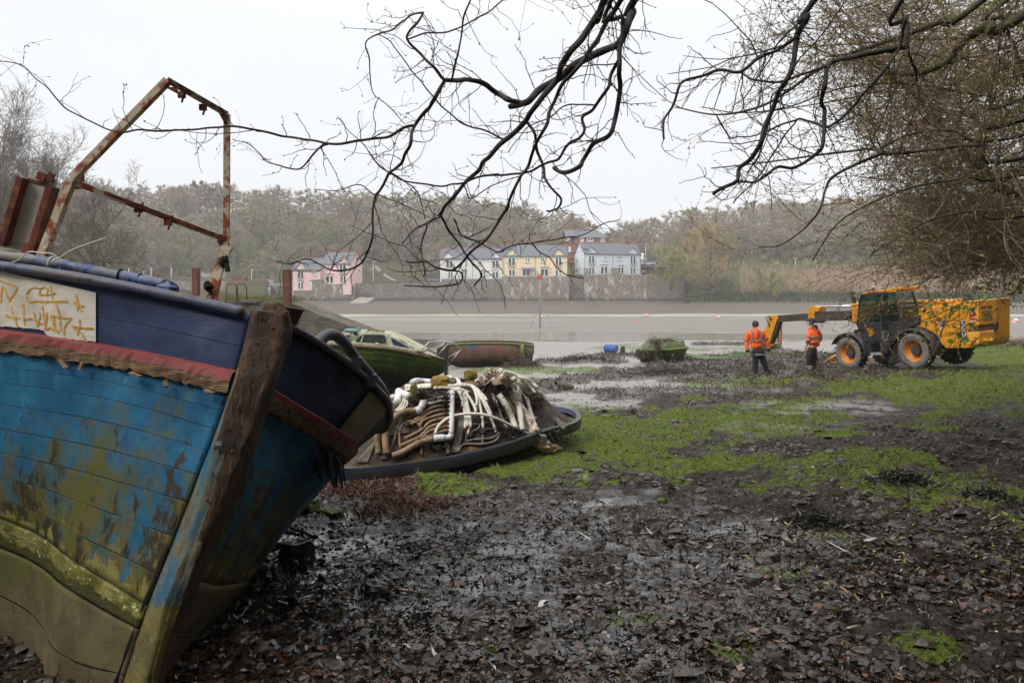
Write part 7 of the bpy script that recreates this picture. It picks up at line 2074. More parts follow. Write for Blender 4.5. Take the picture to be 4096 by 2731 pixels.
 prism('carriage', [(372, 378), (402, 376), (402, 392), (372, 396)], yb - .02, yb - .5, M_YEL, hd)
 for a, b_, w in (((500, 322), (520, 350), .07), ((497, 330), (497, 470), .08), ((518, 350), (518, 486), .05), ((440, 490), (520, 482), .09), ((440, 470), (512, 462), .05)):
  mb = MB(); mb.bar(K(*a, yl=yb - .55), K(*b_, yl=yb - .55), .05, w); mb.build('carriage_frame', M_YEL, hd)
 tubek('tilt_ram', [(470, 372), (458, 420)], .05, M_BOOMD, yb - .2, hd); tubek('tilt_rod', [(458, 416), (446, 474)], .032, M_ROD, yb - .2, hd)
 mb = MB(); p = K(440, 294, yl=yb); mb.lathe([(0, .03), (.06, .03), (.07, 0)], 14, 0, Matrix.Translation(p) @ Matrix.Rotation(-math.pi / 2, 4, 'X')); mb.build('pivot_pin', M_HUB, hd)
 for k in range(2): tubek('hydraulic_hose', [(432 - 3 * k, 272), (412 - 2 * k, 276), (408, 300), (424 + 4 * k, 330), (428, 352 + 4 * k)], .016, M_BLK, yb + .02, hd, 6)
 # stabiliser legs
 for sgn, (a, b_, c_, d_) in ((1, ((958, 612), (800, 652), (930, 566), (812, 646))),):
  y_ = .55
  st = thing('stabiliser', None, None); st.parent = root
  prism('leg_arm', [(962, 600), (955, 645), (880, 662), (850, 690), (808, 690), (790, 655), (812, 640), (850, 640)], y_ + .08, y_ - .08, M_YEL, st, .015)
  tubek('leg_ram', [(935, 566), (868, 606)], .055, M_YEL, y_ + .02, st); tubek('leg_rod', [(872, 603), (818, 643)], .032, M_ROD, y_ + .02, st)
  mb = MB(); p = K(806, 652, yl=y_ + .1); mb.lathe([(0, .05), (.06, .05), (.07, -.15)], 12, 0, Matrix.Translation(p) @ Matrix.Rotation(-math.pi / 2, 4, 'X')); mb.build('leg_pin', M_RIMY, st)
 st = thing('stabiliser', None, None); st.parent = root
 prism('leg_arm', [(1178, 590), (1215, 575), (1300, 600), (1312, 622), (1340, 625), (1300, 634), (1240, 622)], -.75, -.9, M_YEL, st, .01)
 # mirrors and lamps
 mb = MB(); p = K(1064, 130, yl=1.12); mb.box(p, (.06, .20, .44), 0, None, .03); mi = mb.build('mirror', M_BLK, root)
 mb = MB(); mb.box(p + Vector((-.034, 0, 0)), (.006, .16, .38)); mb.build('mirror_glass', simple('mirror_glass', (.35, .38, .38), rough=.1, metal=.8, bmp=0), mi)
 mb = MB(); mb.tube([p, p + Vector((-.1, -.05, -.02)), K(1112, 150, yl=yl)], .016, 6); mb.build('mirror_arm', M_BLK, mi)
 mb = MB(); p = K(1020, 278, yl=.75); mb.box(p, (.2, .2, .17), 0, None, .03); lm = mb.build('work_lamp', M_BLK, root)
 mb = MB(); mb.tube([p + Vector((0, 0, -.1)), p + Vector((-.1, 0, -.16)), K(1086, 322, yl=.9)], .025, 6); mb.build('lamp_arm', M_BLK, lm)
 mb = MB(); mb.blob(p + Vector((0, .105, 0)), (.03, .015, .03), 1, 0, 5); mb.build('indicator', simple('amber', (.7, .2, .02), rough=.3, bmp=0), lm)
 mb = MB(); p = K(1075, 385, yl=.85); mb.tube([p, p + Vector((-.15, 0, 0))], .06, 8); mb.build('hose_end', M_BLK, root)
 # bundle of cloth left on the roof
 mb = MB(); p = TM @ K(1232, 68, yl=.55); mb.blob(p + Vector((0, 0, -.02)), (.18, .14, .11), 6, .35, 9); mb.blob(p + Vector((-.08, -.05, .06)), (.09, .09, .07), 3, .3, 7)
 tag(mb.build('cloth_bundle', simple('pinkish_cloth', S(176, 156, 156), S(158, 140, 142), 8, .9, bmp=.4), smooth=True), 'crumpled pinkish cloth lying on the machine cab roof', 'cloth')
telehandler()

# ---------------------------------------------------------------- people
M_SKIN = simple('skin', S(196, 140, 114), S(182, 124, 100), 9, .55, bmp=.1)
M_HIVIS = simple('orange_hivis', (1.0, .15, .02), (.92, .12, .018), 5, .7, bmp=.5, bdist=.012)
M_NAVYC = simple('navy_cloth', S(28, 30, 44), S(20, 22, 34), 6, .8, bmp=.5, bdist=.012)
M_TROUS = simple('black_trousers', S(38, 38, 42), S(28, 28, 32), 5, .8, bmp=.6, bdist=.015)
M_BOOTS = simple('muddy_boots', S(66, 54, 46), S(40, 34, 32), 8, .8)
M_TAPE = simple('reflective_tape', S(128, 122, 116), S(112, 106, 100), 8, .4, bmp=.1)
M_HAIR = simple('brown_hair', S(70, 52, 40), S(52, 38, 30), 20, .8, bmp=.8)
M_STRAPB = simple('black_strap', (.02, .02, .02), rough=.7)

def skin_mesh(name, verts, edges, radii, mat, parent, root_i=0, lv=2):
 me = bpy.data.meshes.new(name); me.from_pydata([tuple(v) for v in verts], edges, []); me.materials.append(mat)
 o = bpy.data.objects.new(name, me); COL.objects.link(o); o.parent = parent
 sk = o.modifiers.new('skin', 'SKIN'); sk.use_smooth_shade = True; sk.branch_smoothing = .3
 if not me.skin_vertices: me.skin_vertices.new()
 for i, sv in enumerate(me.skin_vertices[0].data):
  r = radii[i]; sv.radius = r if isinstance(r, (tuple, list)) else (r, r); sv.use_root = (i == root_i)
 sb = o.modifiers.new('sub', 'SUBSURF'); sb.levels = lv; sb.render_levels = lv
 return o

def hand(V, E, Rr, iw, w, dirv, side, k=1.0, curl=.5):
 """palm and five fingers rooted at wrist vertex iw"""
 d = dirv.normalized(); sd = side.normalized(); nn = d.cross(sd)
 V.append(w + d * .05 * k); E.append((iw, len(V) - 1)); Rr.append((.024 * k, .036 * k)); ip = len(V) - 1
 V.append(w + d * .085 * k); E.append((ip, len(V) - 1)); Rr.append((.018 * k, .036 * k)); ik = len(V) - 1
 for j, (off, ln) in enumerate(((-.027, .065), (-.009, .075), (.009, .07), (.026, .055))):
  p = w + d * .098 * k + sd * off * k
  q = p + (d + nn * curl * .5).normalized() * ln * .5 * k; r = q + (d * .5 + nn * curl).normalized() * ln * .5 * k
  a = len(V); V += [p, q, r]; E += [(ik, a), (a, a + 1), (a + 1, a + 2)]; Rr += [.0095 * k, .0088 * k, .0075 * k]
 p = w + d * .04 * k - sd * .035 * k; q = p + (d * .7 - sd * .6).normalized() * .035 * k; r = q + (d + nn * curl).normalized() * .03 * k
 a = len(V); V += [p, q, r]; E += [(ip, a), (a, a + 1), (a + 1, a + 2)]; Rr += [.012 * k, .0105 * k, .009 * k]

def person(label, J, root_loc, fwd, look, jacket='long', cap=False, hair=True, hands=True, boots=True, seated=False):
 """J: joint positions in world space"""
 root = thing('person', label, 'person', root_loc)
 up = Vector((0, 0, 1)); rt = fwd.cross(up).normalized()
 # body: pelvis-rooted continuous skin
 V = [J['pelvis'], J['waist'], J['chest'], J['neck0'], J['neck'], J['head0'], J['head'], J['crown']]
 E = [(i, i + 1) for i in range(7)]
 Rr = [(.125, .15), (.11, .14), (.12, .17), (.075, .085), (.055, .058), (.07, .066), (.098, .082), (.06, .055)]
 for s_ in ('L', 'R'):
  a = len(V); V += [J['sh' + s_], J['el' + s_], J['wr' + s_]]; E += [(2, a), (a, a + 1), (a + 1, a + 2)]; Rr += [.062, .045, .030]
  if hands: hand(V, E, Rr, a + 2, J['wr' + s_], J['wr' + s_] - J['el' + s_], (fwd if s_ == 'R' else fwd) * -1 + rt * .2, 1.0, .6)
  a = len(V); V += [J['hip' + s_], J['kn' + s_], J['an' + s_], J['toe' + s_]]; E += [(0, a), (a, a + 1), (a + 1, a + 2), (a + 2, a + 3)]; Rr += [.09, .062, .045, .04]
 # nose, chin, ears on the head
 h = J['head']; lf = look.normalized(); lr = lf.cross(up).normalized()
 skin_mesh('body', V, E, Rr, M_SKIN, root)
 mb = MB()
 mb.blob(h + lf * .108 + up * -.012, (.016, .016, .024), 1, .05, 5); mb.blob(h + lf * .075 + up * -.085, (.045, .045, .035), 2, .05, 6)
 for k in (-1, 1): mb.blob(h + lr * k * .088 + up * -.01 - lf * .005, (.014, .024, .034), 3, .05, 5)
 face = mb.build('face_features', M_SKIN, root, smooth=True)
 mb = MB()
 for k in (-1, 1): mb.blob(h + lf * .094 + lr * k * .033 + up * .018, (.011, .011, .008), 4, .0, 4)
 mb.box(h + lf * .100 + up * -.052, (.03, .03, .006)); mb.build('eyes_and_mouth', M_HAIR, face)
 if cap:
  mb = MB(); rows = []
  for i in range(8):
   a = i / 7 * math.pi / 2
   rows.append([h + up * (.02 + .118 * math.sin(a)) + (lf * math.cos(q) * .125 + lr * math.sin(q) * .108) * max(math.cos(a), .02) for q in np.linspace(0, 2 * math.pi, 20, endpoint=False)])
  mb.grid(rows, closeu=True); mb.prism([h + up * .03 + lf * .10 + lr * .085, h + up * .012 + lf * .19 + lr * .06, h + up * .01 + lf * .205, h + up * .012 + lf * .19 - lr * .06, h + up * .03 + lf * .10 - lr * .085], (0, 0, .012)); mb.build('cap', simple('dark_cap', S(30, 28, 34), S(24, 22, 28), bmp=.3), root, smooth=True)
 if hair:
  mb = MB(); rows = []
  lo = -.05 if not cap else -.06
  for i in range(9):
   a = lerp(-.5 if not cap else -.45, math.pi / 2 if not cap else .25, i / 8)
   rows.append([h + up * (.012 + .128 * math.sin(a)) + (lf * (math.cos(q) * .112 - .014) + lr * math.sin(q) * .1) * max(math.cos(a), .02) * (1.0 + .05 * mnoise.noise(Vector((q * 3, i, 1)))) for q in np.linspace(.95, 2 * math.pi - .95, 22)])
  mb.grid(rows); mb.build('hair', M_HAIR, root, smooth=True)
 # trousers
 g = 1.0
 V = [J['waist'].lerp(J['pelvis'], .45), J['pelvis']]; E = [(0, 1)]; Rr = [(.135, .165), (.14, .175)]
 for s_ in ('L', 'R'):
  a = len(V); k1 = J['kn' + s_]; V += [J['hip' + s_], J['hip' + s_].lerp(k1, .55), k1, k1.lerp(J['an' + s_], .5), J['an' + s_] + up * .02]; E += [(1, a), (a, a + 1), (a + 1, a + 2), (a + 2, a + 3), (a + 3, a + 4)]; Rr += [.115, .10, .083, .080, .078]
 skin_mesh('trousers', V, E, Rr, M_TROUS, root, 1)
 if boots:
  for s_ in ('L', 'R'):
   an, to = J['an' + s_], J['toe' + s_]
   skin_mesh('boot', [an + up * .06, an + up * -.035, an.lerp(to, .5) + up * -.015, to], [(0, 1), (1, 2), (2, 3)], [.058, (.055, .052), (.045, .052), (.035, .045)], M_BOOTS, root, 1)
 # jacket
 def jk(nm, vs_, rr, m, edges=None): return skin_mesh(nm, vs_, edges or [(i, i + 1) for i in range(len(vs_) - 1)], rr, m, root, 0)
 ch, wa, pe = J['chest'], J['waist'], J['pelvis']
 hem = wa.lerp(pe, .35) if jacket == 'long' else wa.lerp(pe, .55)
 V = [hem, wa, wa.lerp(ch, .5), ch, J['neck0'] - up * .015, J['neck'] - up * .01]; E = [(i, i + 1) for i in range(5)]
 Rr = [(.165, .215), (.16, .205), (.165, .215), (.16, .215), (.11, .13), (.085, .09)]
 for s_ in ('L', 'R'):
  a = len(V); V += [J['sh' + s_], J['sh' + s_].lerp(J['el' + s_], .5), J['el' + s_], J['el' + s_].lerp(J['wr' + s_], .6)] + ([J['wr' + s_]] if jacket == 'long' else []); n = 5 if jacket == 'long' else 4
  E += [(3, a)] + [(a + i, a + i + 1) for i in range(n - 1)]; Rr += [.095, .085, .078, .07, .065][:n]
 jo = skin_mesh('jacket', V, E, Rr, M_HIVIS, root, 3)
 if jacket == 'long':
  o = jk('jacket_skirt', [hem + up * .02, hem.lerp(pe, .6), pe - up * .05, pe - up * .13], [(.166, .212), (.17, .215), (.175, .222), (.178, .225)], M_NAVYC)
  for s_ in ('L', 'R'): jk('cuff', [J['wr' + s_].lerp(J['el' + s_], .16), J['wr' + s_] - (J['el' + s_] - J['wr' + s_]).normalized() * .05], [.071, .066], M_NAVYC)
  jk('hood', [J['neck'] - fwd * .05 + up * .0, J['neck0'] - fwd * .13, ch - fwd * .16 + up * .06, ch - fwd * .165 - up * .08], [(.06, .10), (.055, .10), (.05, .075), (.03, .03)], M_HIVIS)
 else:
  for s_ in ('L', 'R'): jk('cuff', [J['el' + s_].lerp(J['wr' + s_], .28), J['el' + s_].lerp(J['wr' + s_], .55)], [.080, .072], M_NAVYC)
  jk('hood', [J['neck'] - fwd * .02 + up * .03, J['neck0'] - fwd * .06 + up * .02, J['neck0'] - fwd * .12 - up * .05], [(.085, .09), (.075, .11), (.05, .09)], M_NAVYC)
 # reflective bands
 def ring(c, ax, ru, rv, w, u=None):
  ax = ax.normalized(); uu = (u or fwd); uu = (uu - ax * uu.dot(ax)).normalized(); vv = ax.cross(uu)
  mb.grid([[c + ax * z + uu * math.cos(q) * ru * k + vv * math.sin(q) * rv * k for q in np.linspace(0, 2 * math.pi, 28, endpoint=False)] for z, k in ((-w / 2, .985), (-w / 2, 1), (w / 2, 1), (w / 2, .985))], closeu=True)
 def surfband(c0, ax, w):
  pass
 mb = MB()
 tx = ch - wa
 K1 = 1.0
 if jacket == 'long':
  ring(wa.lerp(ch, .42), tx, .158, .205, .05); ring(pe - up * .015, up, .168, .213, .05)
 else: ring(wa + up * .0, tx, .155, .198, .05); ring(wa.lerp(ch, .55), tx, .158, .205, .05)
 for s_ in ('L', 'R'):
  a, b_ = J['el' + s_], J['wr' + s_]; ring(a.lerp(J['sh' + s_], .18), a - J['sh' + s_], .079, .079, .05)
  ring(a.lerp(b_, .82 if jacket == 'long' else .22), b_ - a, .066 if jacket == 'long' else .077, .066 if jacket == 'long' else .077, .045)
 # braces over the shoulders
 for k in (-1, 1):
  base = wa.lerp(ch, .42); pts = []
  for t in np.linspace(0, 1, 9):
   a = lerp(0, math.pi * .92, t)
  back = [base - fwd * .160 + rt * k * .105, ch - fwd * .163 + rt * k * .115, J['neck0'] - fwd * .112 + rt * k * .115 - up * .0, J['neck0'] + rt * k * .12 + up * .022, J['neck0'] + fwd * .09 + rt * k * .115 - up * .03, ch + fwd * .162 + rt * k * .11, base + fwd * .160 + rt * k * .105]
  q = crom(back, 26)
  rows = []
  for i, p in enumerate(q): rows.append([p - rt * .024, p + rt * .024])
  mb.grid(rows)
 mb.build('reflective_bands', M_TAPE, jo, smooth=True)
 world_parts(root)
 return root

def c6(x, y, Y): return P(2900 + x / 4.9, 1240 + y / 4.9, Y)
def man_one():
 Y = 24.35; d = lambda x, y, dy=0: c6(x, y, Y + dy)
 J = dict(crown=d(592, 262), head=d(590, 292), head0=d(590, 335), neck=d(592, 365), neck0=d(598, 400), chest=d(605, 500), waist=d(625, 690), pelvis=d(655, 860), shL=d(450, 440), shR=d(740, 435), elL=d(418, 625, .02), elR=d(815, 590, .0), wrL=d(445, 805, -.02), wrR=d(850, 785, .02),
             hipL=d(600, 895), hipR=d(720, 895), knL=d(590, 1130, .02), knR=d(795, 1110, .03), anL=d(600, 1345), anR=d(880, 1310, .1), toeL=d(598, 1382, .1), toeR=d(960, 1345, .22))
 g = d(650, 1385); person('man in a long orange and navy jacket seen from behind, bareheaded with short brown hair', J, (g.x, g.y, g.z), Vector((.15, 1, 0)).normalized(), Vector((-.25, 1, -.12)))
man_one()
def man_two():
 Y = 25.0; d = lambda x, y, dy=0: c6(x, y, Y + dy)
 J = dict(crown=d(1700, 190), head=d(1690, 232), head0=d(1692, 280), neck=d(1712, 315), neck0=d(1728, 350), chest=d(1742, 450), waist=d(1745, 630), pelvis=d(1705, 790), shL=d(1662, 395, -.02), shR=d(1830, 400, .06), elL=d(1640, 560, -.08), elR=d(1868, 560, .12), wrL=d(1600, 705, -.02), wrR=d(1790, 640, .3),
             hipL=d(1660, 825, -.06), hipR=d(1745, 825, .06), knL=d(1640, 1010, -.05), knR=d(1745, 1010, .1), anL=d(1705, 1235, -.05), anR=d(1752, 1215, .12), toeL=d(1650, 1282, -.05), toeR=d(1700, 1262, .12))
 f = Vector((-.75, .65, 0)).normalized()
 r = person('man in a dark cap and orange jacket with black shoulder straps', J, d(1700, 1290), f, Vector((-.92, .38, -.05)), 'short', cap=True)
 mb = MB()
 mw = r.matrix_basis.inverted(); ch, wa = J['chest'], J['waist']; rt = f.cross(Vector((0, 0, 1))).normalized()
 for k in (-1, 1):
  q = crom([ch + Vector((0, 0, .08)) - f * .15 - rt * k * .1, ch - f * .178 - Vector((0, 0, .03)), wa.lerp(ch, .3) - f * .17 + rt * k * .13], 12)
  mb.grid([[p - Vector((.015, 0, .015)), p + Vector((.015, 0, .015))] for p in q])
 o = mb.build('shoulder_straps', M_STRAPB, r); o.matrix_parent_inverse = mw
man_two()
def driver():
 L_ = lambda x, y, yl: TM @ K(x, y, yl=yl)
 s_ = TM @ K(1325, 288, yl=.5); f = vx.copy(); r = -vy; u = vz
 b = lambda a, c, e: s_ + f * a + r * c + u * e
 J = dict(crown=b(-.02, 0, .80), head=b(-.01, 0, .70), head0=b(-.03, 0, .60), neck=b(-.05, 0, .55), neck0=b(-.07, 0, .49), chest=b(-.08, 0, .34), waist=b(-.07, 0, .14), pelvis=b(-.05, 0, .0), shL=b(-.05, -.19, .42), shR=b(-.05, .19, .42), elL=b(.12, -.24, .18), elR=b(.12, .24, .18), wrL=b(.36, -.12, .2), wrR=b(.36, .12, .2),
             hipL=b(.0, -.1, -.01), hipR=b(.0, .1, -.01), knL=b(.42, -.12, .03), knR=b(.42, .12, .03), anL=b(.46, -.12, -.38), anR=b(.46, .12, -.38), toeL=b(.6, -.12, -.40), toeR=b(.6, .12, -.40))
 person('driver in an orange jacket sitting inside the machine cab', J, s_ - u * .1, f, f, 'short', seated=True)
driver()

# ---------------------------------------------------------------- overhanging trees of the near bank
M_BARK = simple('dark_bark', S(52, 42, 36), S(34, 28, 25), 9, .8, bmp=.7, bdist=.01, c3=S(84, 74, 62), s3=6, t3=(.58, .7))
M_BARKM = simple('mossy_bark', S(74, 62, 46), S(50, 42, 32), 6, .85, bmp=.8, bdist=.02, c3=S(74, 76, 34), s3=3, t3=(.5, .6))
M_TWIG = attr_mat('twigs', .75, .25, .2, 8)
M_LEAF = attr_mat('young_leaves', .5, .4, .2, 8, trans=.35)
R8 = np.random.default_rng(99)

def walk(p, d, ln, n, wander, up=0.0, rg=R8):
 pts = [np.array(p, float)]; d = np.array(d, float); d /= np.linalg.norm(d)
 for i in range(n):
  d = d + rg.normal(0, wander, 3); d[2] += up
  d /= np.linalg.norm(d); pts.append(pts[-1] + d * ln / n)
 return pts

def add_path(segs, pts, r0, r1):
 n = len(pts) - 1
 for i in range(n): segs.append((pts[i], pts[i + 1], lerp(r0, r1, i / n), lerp(r0, r1, (i + 1) / n)))

def buds(pos, d, sz, rg=R8):
 """little pointed buds: two crossed diamonds"""
 N = len(pos); d = d / np.maximum(np.linalg.norm(d, axis=1, keepdims=True), 1e-9)
 s1 = np.cross(d, rg.normal(size=(N, 3))); s1 /= np.maximum(np.linalg.norm(s1, axis=1, keepdims=True), 1e-9); s2 = np.cross(d, s1)
 a = pos; m = pos + d * sz[:, None] * .45; t = pos + d * sz[:, None]; w = sz[:, None] * .24
 V = np.stack([a, m + s1 * w, t, m - s1 * w, m + s2 * w, m - s2 * w], 1)
 f = np.array([(0, 1, 2, 3), (0, 4, 2, 5)]); Fq = (f[None] + (np.arange(N) * 6)[:, None, None]).reshape(-1, 4)
 return V.reshape(-1, 3), Fq

def tree_from_limbs(name, label, base, trunk, limbs, conv, seed, twig_step=.10, twig_len=(.15, .55), bark=M_BARK, budn=.7, budcol=((.06, .05, .03), (.14, .13, .06)), budsz=.018, rk=1.0, sub=2, leaves=None, tw_r=.0032, down=-.05):
 rg = np.random.default_rng(seed)
 root = thing(name, label, 'tree', base)
 mb = MB(); mb.tube(crom([Vector(p) for p in trunk], 14), [lerp(.24, .12, i / 13) for i in range(14)], 12); mb.build('trunk', M_BARKM, root, smooth=True)
 segs = []; bp, bd = [], []
 for pts, r0, r1, Y0, Y1, tail in limbs:
  q = [P(*conv(x, y), lerp(Y0, Y1, i / max(1, len(pts) - 1)) + .12 * math.sin(i * 1.9 + Y0 * 7)) for i, (x, y) in enumerate(pts)]
  nvis = len(q)
  if tail: q = [Vector(t) for t in tail] + q
  n = max(8, (len(q) - 1) * 5); cs = crom(q, n)
  k0 = r0 * rk; rs = [lerp(k0, r1 * rk, i / (n - 1)) * (1 + .12 * mnoise.noise(cs[i] * 9)) for i in range(n)]
  cs = [p + Vector((mnoise.noise(p * 5), mnoise.noise(p * 5 + Vector((9, 0, 0))), mnoise.noise(p * 5 + Vector((0, 9, 0))))) * .018 for p in cs]
  mb = MB(); mb.tube(cs, rs, 8); mb.build('limb', bark, root, smooth=True)
  L_ = 0; nxt = rg.uniform(0, twig_step)
  for i in range(1, n):
   s_ = (cs[i] - cs[i - 1]).length; L_ += s_
   if tail and i < n * (len(tail) / len(q)): nxt = L_; continue
   while L_ > nxt:
    nxt += twig_step * rg.uniform(.4, 1.7) * (1.6 if rs[i] > .02 else 1)
    t = np.array((cs[i] - cs[i - 1]).normalized()); d = t * rg.uniform(.0, .9) + rg.normal(0, .75, 3); d[1] *= .7; d[2] += down
    ln = rg.uniform(*twig_len) * (1.0 if rg.uniform() < .8 else 1.8); r = min(rs[i] * .5, tw_r * (1 + ln))
    w = walk(cs[i], d, ln, 6, .28, 0, rg); add_path(segs, w, r, r * .5)
    for _ in range(rg.integers(0, sub + 1) if ln > .25 else 0):
     j = rg.integers(2, 6); dd = (w[j] - w[j - 1]); dd = dd / np.linalg.norm(dd) + rg.normal(0, .7, 3)
     w2 = walk(w[j], dd, ln * rg.uniform(.25, .55), 4, .3, 0, rg); add_path(segs, w2, r * .6, r * .4)
     bp.append(w2[-1]); bd.append(w2[-1] - w2[-2])
    for j in range(1, 7):
     if rg.uniform() < budn * (.45 if j < 6 else 1): bp.append(w[j]); bd.append((w[j] - w[j - 1]) / np.linalg.norm(w[j] - w[j - 1]) + rg.normal(0, .5, 3))
 V, Fq = seg_tubes(segs, 3); o = np_mesh('twigs', V, Fq, M_TWIG, np.repeat(np.array([.034, .026, .02])[None] * rg.uniform(.6, 1.6, (len(segs), 1)), 3, 0), root); o['kind'] = 'stuff'
 bp = np.array(bp); bd = np.array(bd); N = len(bp)
 V, Fq = buds(bp, bd, rg.uniform(.6, 1.4, N) * budsz, rg); f = rg.uniform(0, 1, (N, 1)); o = np_mesh('buds', V, Fq, M_LEAF, np.repeat(np.array(budcol[0]) * (1 - f) + np.array(budcol[1]) * f, 2, 0), root); o['kind'] = 'stuff'
 world_parts(root); return root

cA = lambda x, y: (1300 + x / 1.3636, y / 1.3636)
u = 1 / 1.3636 / F * 5.8 * .5
tA = [(2.4, .2, 8.4), (1.7, 3.2, 8.0)]
tA2 = [(2.4, .2, 8.6), (1.3, 3.4, 8.3)]
LA = [([(1725, -60), (1680, 60), (1640, 160), (1605, 230), (1520, 270), (1430, 312), (1340, 370), (1250, 440), (1160, 500), (1110, 555), (1060, 575), (1010, 580)], 44 * u, 36 * u, 5.4, 5.9, tA),
      ([(1070, 565), (1000, 545), (950, 510), (880, 470), (800, 440), (720, 438), (655, 435)], 32 * u, 24 * u, 5.9, 5.8, None),
      ([(655, 435), (600, 540), (545, 620), (490, 690), (470, 780), (440, 850), (400, 910), (355, 945), (320, 1010), (275, 1070), (258, 1170), (255, 1310), (220, 1400), (160, 1460), (90, 1480), (20, 1462), (-40, 1430), (-110, 1412), (-180, 1432), (-263, 1436)], 22 * u, 7 * u, 5.8, 6.4, None),
      ([(655, 435), (590, 370), (530, 290), (455, 207), (500, 130), (540, 65)], 18 * u, 10 * u, 5.8, 5.4, None),
      ([(460, 210), (560, 190), (680, 170), (780, 125), (900, 60), (985, -10)], 9 * u, 7 * u, 5.5, 5.2, None),
      ([(540, 68), (470, 85), (410, 125), (370, 160), (290, 187), (225, 228), (240, 320), (250, 420), (270, 520), (330, 570), (400, 650), (440, 680)], 11 * u, 4 * u, 5.4, 5.8, None),
      ([(690, 435), (715, 320), (735, 210), (755, 110), (800, -10)], 12 * u, 9 * u, 5.8, 5.5, None),
      ([(490, 690), (430, 695), (350, 740), (260, 762), (150, 775), (0, 778), (-164, 750), (-327, 722), (-518, 688), (-709, 710), (-955, 709), (-1118, 716), (-1227, 682), (-1364, 620), (-1473, 532), (-1568, 436), (-1664, 361), (-1780, 340)], 17 * u, 4.5 * u, 5.8, 5.2, None),
      ([(10, 782), (-20, 805), (-110, 905), (-164, 927), (-245, 905), (-327, 873), (-409, 790), (-505, 757)], 12 * u, 4 * u, 5.8, 5.6, None),
      ([(1545, -40), (1490, 70), (1400, 200), (1340, 280), (1290, 370), (1250, 450), (1180, 540), (1120, 620), (1060, 700), (980, 770), (900, 850), (830, 930), (770, 990), (700, 1070), (650, 1130), (632, 1180)], 40 * u, 18 * u, 5.2, 6.2, tA2),
      ([(632, 1180), (560, 1215), (480, 1250), (420, 1332)], 12 * u, 6 * u, 6.2, 6.3, None),
      ([(560, 1220), (535, 1300), (530, 1380), (545, 1470), (540, 1510)], 11 * u, 7 * u, 6.2, 6.1, None),
      ([(632, 1180), (690, 1262), (740, 1340), (790, 1420), (852, 1495), (815, 1560)], 15 * u, 10 * u, 6.2, 6.4, None),
      ([(1580, -40), (1560, 80), (1500, 200), (1430, 300), (1350, 400), (1290, 480), (1240, 590), (1190, 700), (1150, 800), (1110, 900), (1070, 980), (1010, 1080), (960, 1190), (890, 1290), (790, 1390), (740, 1440), (690, 1475), (620, 1460), (520, 1430), (440, 1430)], 22 * u, 11 * u, 5.0, 5.8, tA2),
      ([(1635, -40), (1630, 100), (1612, 280), (1605, 380), (1605, 520), (1580, 640), (1550, 740), (1460, 790), (1410, 880), (1380, 920), (1300, 945), (1258, 920)], 26 * u, 22 * u, 5.3, 5.6, tA),
      ([(1608, 330), (1570, 400), (1530, 500), (1460, 590), (1410, 640), (1410, 700), (1380, 750), (1310, 800), (1270, 870), (1200, 900), (1100, 945), (1000, 950), (880, 960), (740, 1000), (640, 1015), (520, 1000), (420, 980), (360, 948)], 19 * u, 9 * u, 5.4, 6.2, None),
      ([(1100, 665), (1140, 720), (1160, 830), (1190, 920), (1230, 1020), (1285, 1085), (1270, 1140), (1210, 1150)], 18 * u, 10 * u, 5.8, 5.6, None),
      ([(990, 765), (860, 710), (740, 672), (650, 580), (560, 490), (440, 350), (350, 230), (290, 187)], 11 * u, 5 * u, 5.9, 5.5, None),
      ([(780, 1300), (860, 1330), (940, 1380), (1010, 1345), (1090, 1330), (1180, 1320), (1280, 1300), (1400, 1280), (1480, 1240), (1540, 1210), (1605, 1198)], 10 * u, 5 * u, 6.3, 6.0, None),
      ([(1130, 1330), (1180, 1380), (1240, 1420), (1290, 1480), (1350, 1500), (1415, 1515)], 8 * u, 5 * u, 6.2, 6.1, None),
      ([(700, 1190), (760, 1290), (830, 1275), (900, 1240)], 9 * u, 6 * u, 6.2, 6.4, None),
      ([(690, 1472), (740, 1482), (745, 1530), (700, 1555), (560, 1560), (440, 1555)], 10 * u, 8 * u, 6.0, 6.2, None),
      ([(355, 945), (430, 985), (500, 1040), (525, 1110), (545, 1190)], 9 * u, 5 * u, 6.0, 6.3, None),
      ([(275, 1070), (180, 1010), (60, 1040), (-60, 1030)], 8 * u, 4 * u, 6.1, 6.0, None),
      ([(750, 1000), (790, 1080), (870, 1040), (960, 990), (1070, 965)], 8 * u, 6 * u, 6.1, 5.9, None),
      ([(1470, 575), (1400, 565), (1310, 580), (1240, 630), (1130, 680), (1060, 740), (1000, 830)], 9 * u, 5 * u, 5.5, 5.9, None),
      ([(240, 820), (300, 900), (355, 945)], 8 * u, 6 * u, 6.0, 6.0, None), ([(65, 640), (150, 730), (220, 800), (270, 880), (355, 945)], 4 * u, 7 * u, 5.8, 6.0, None)]
tree_from_limbs('bare_tree', 'near bare tree whose dark twisting limbs hang down across the middle of the sky', (2.6, -1.2, 3.9), [(2.6, -1.2, 3.4), (2.5, -1.0, 5.5), (2.6, -.4, 7.2), (2.4, .2, 8.8)], LA, cA, 4, .12, (.10, .42))

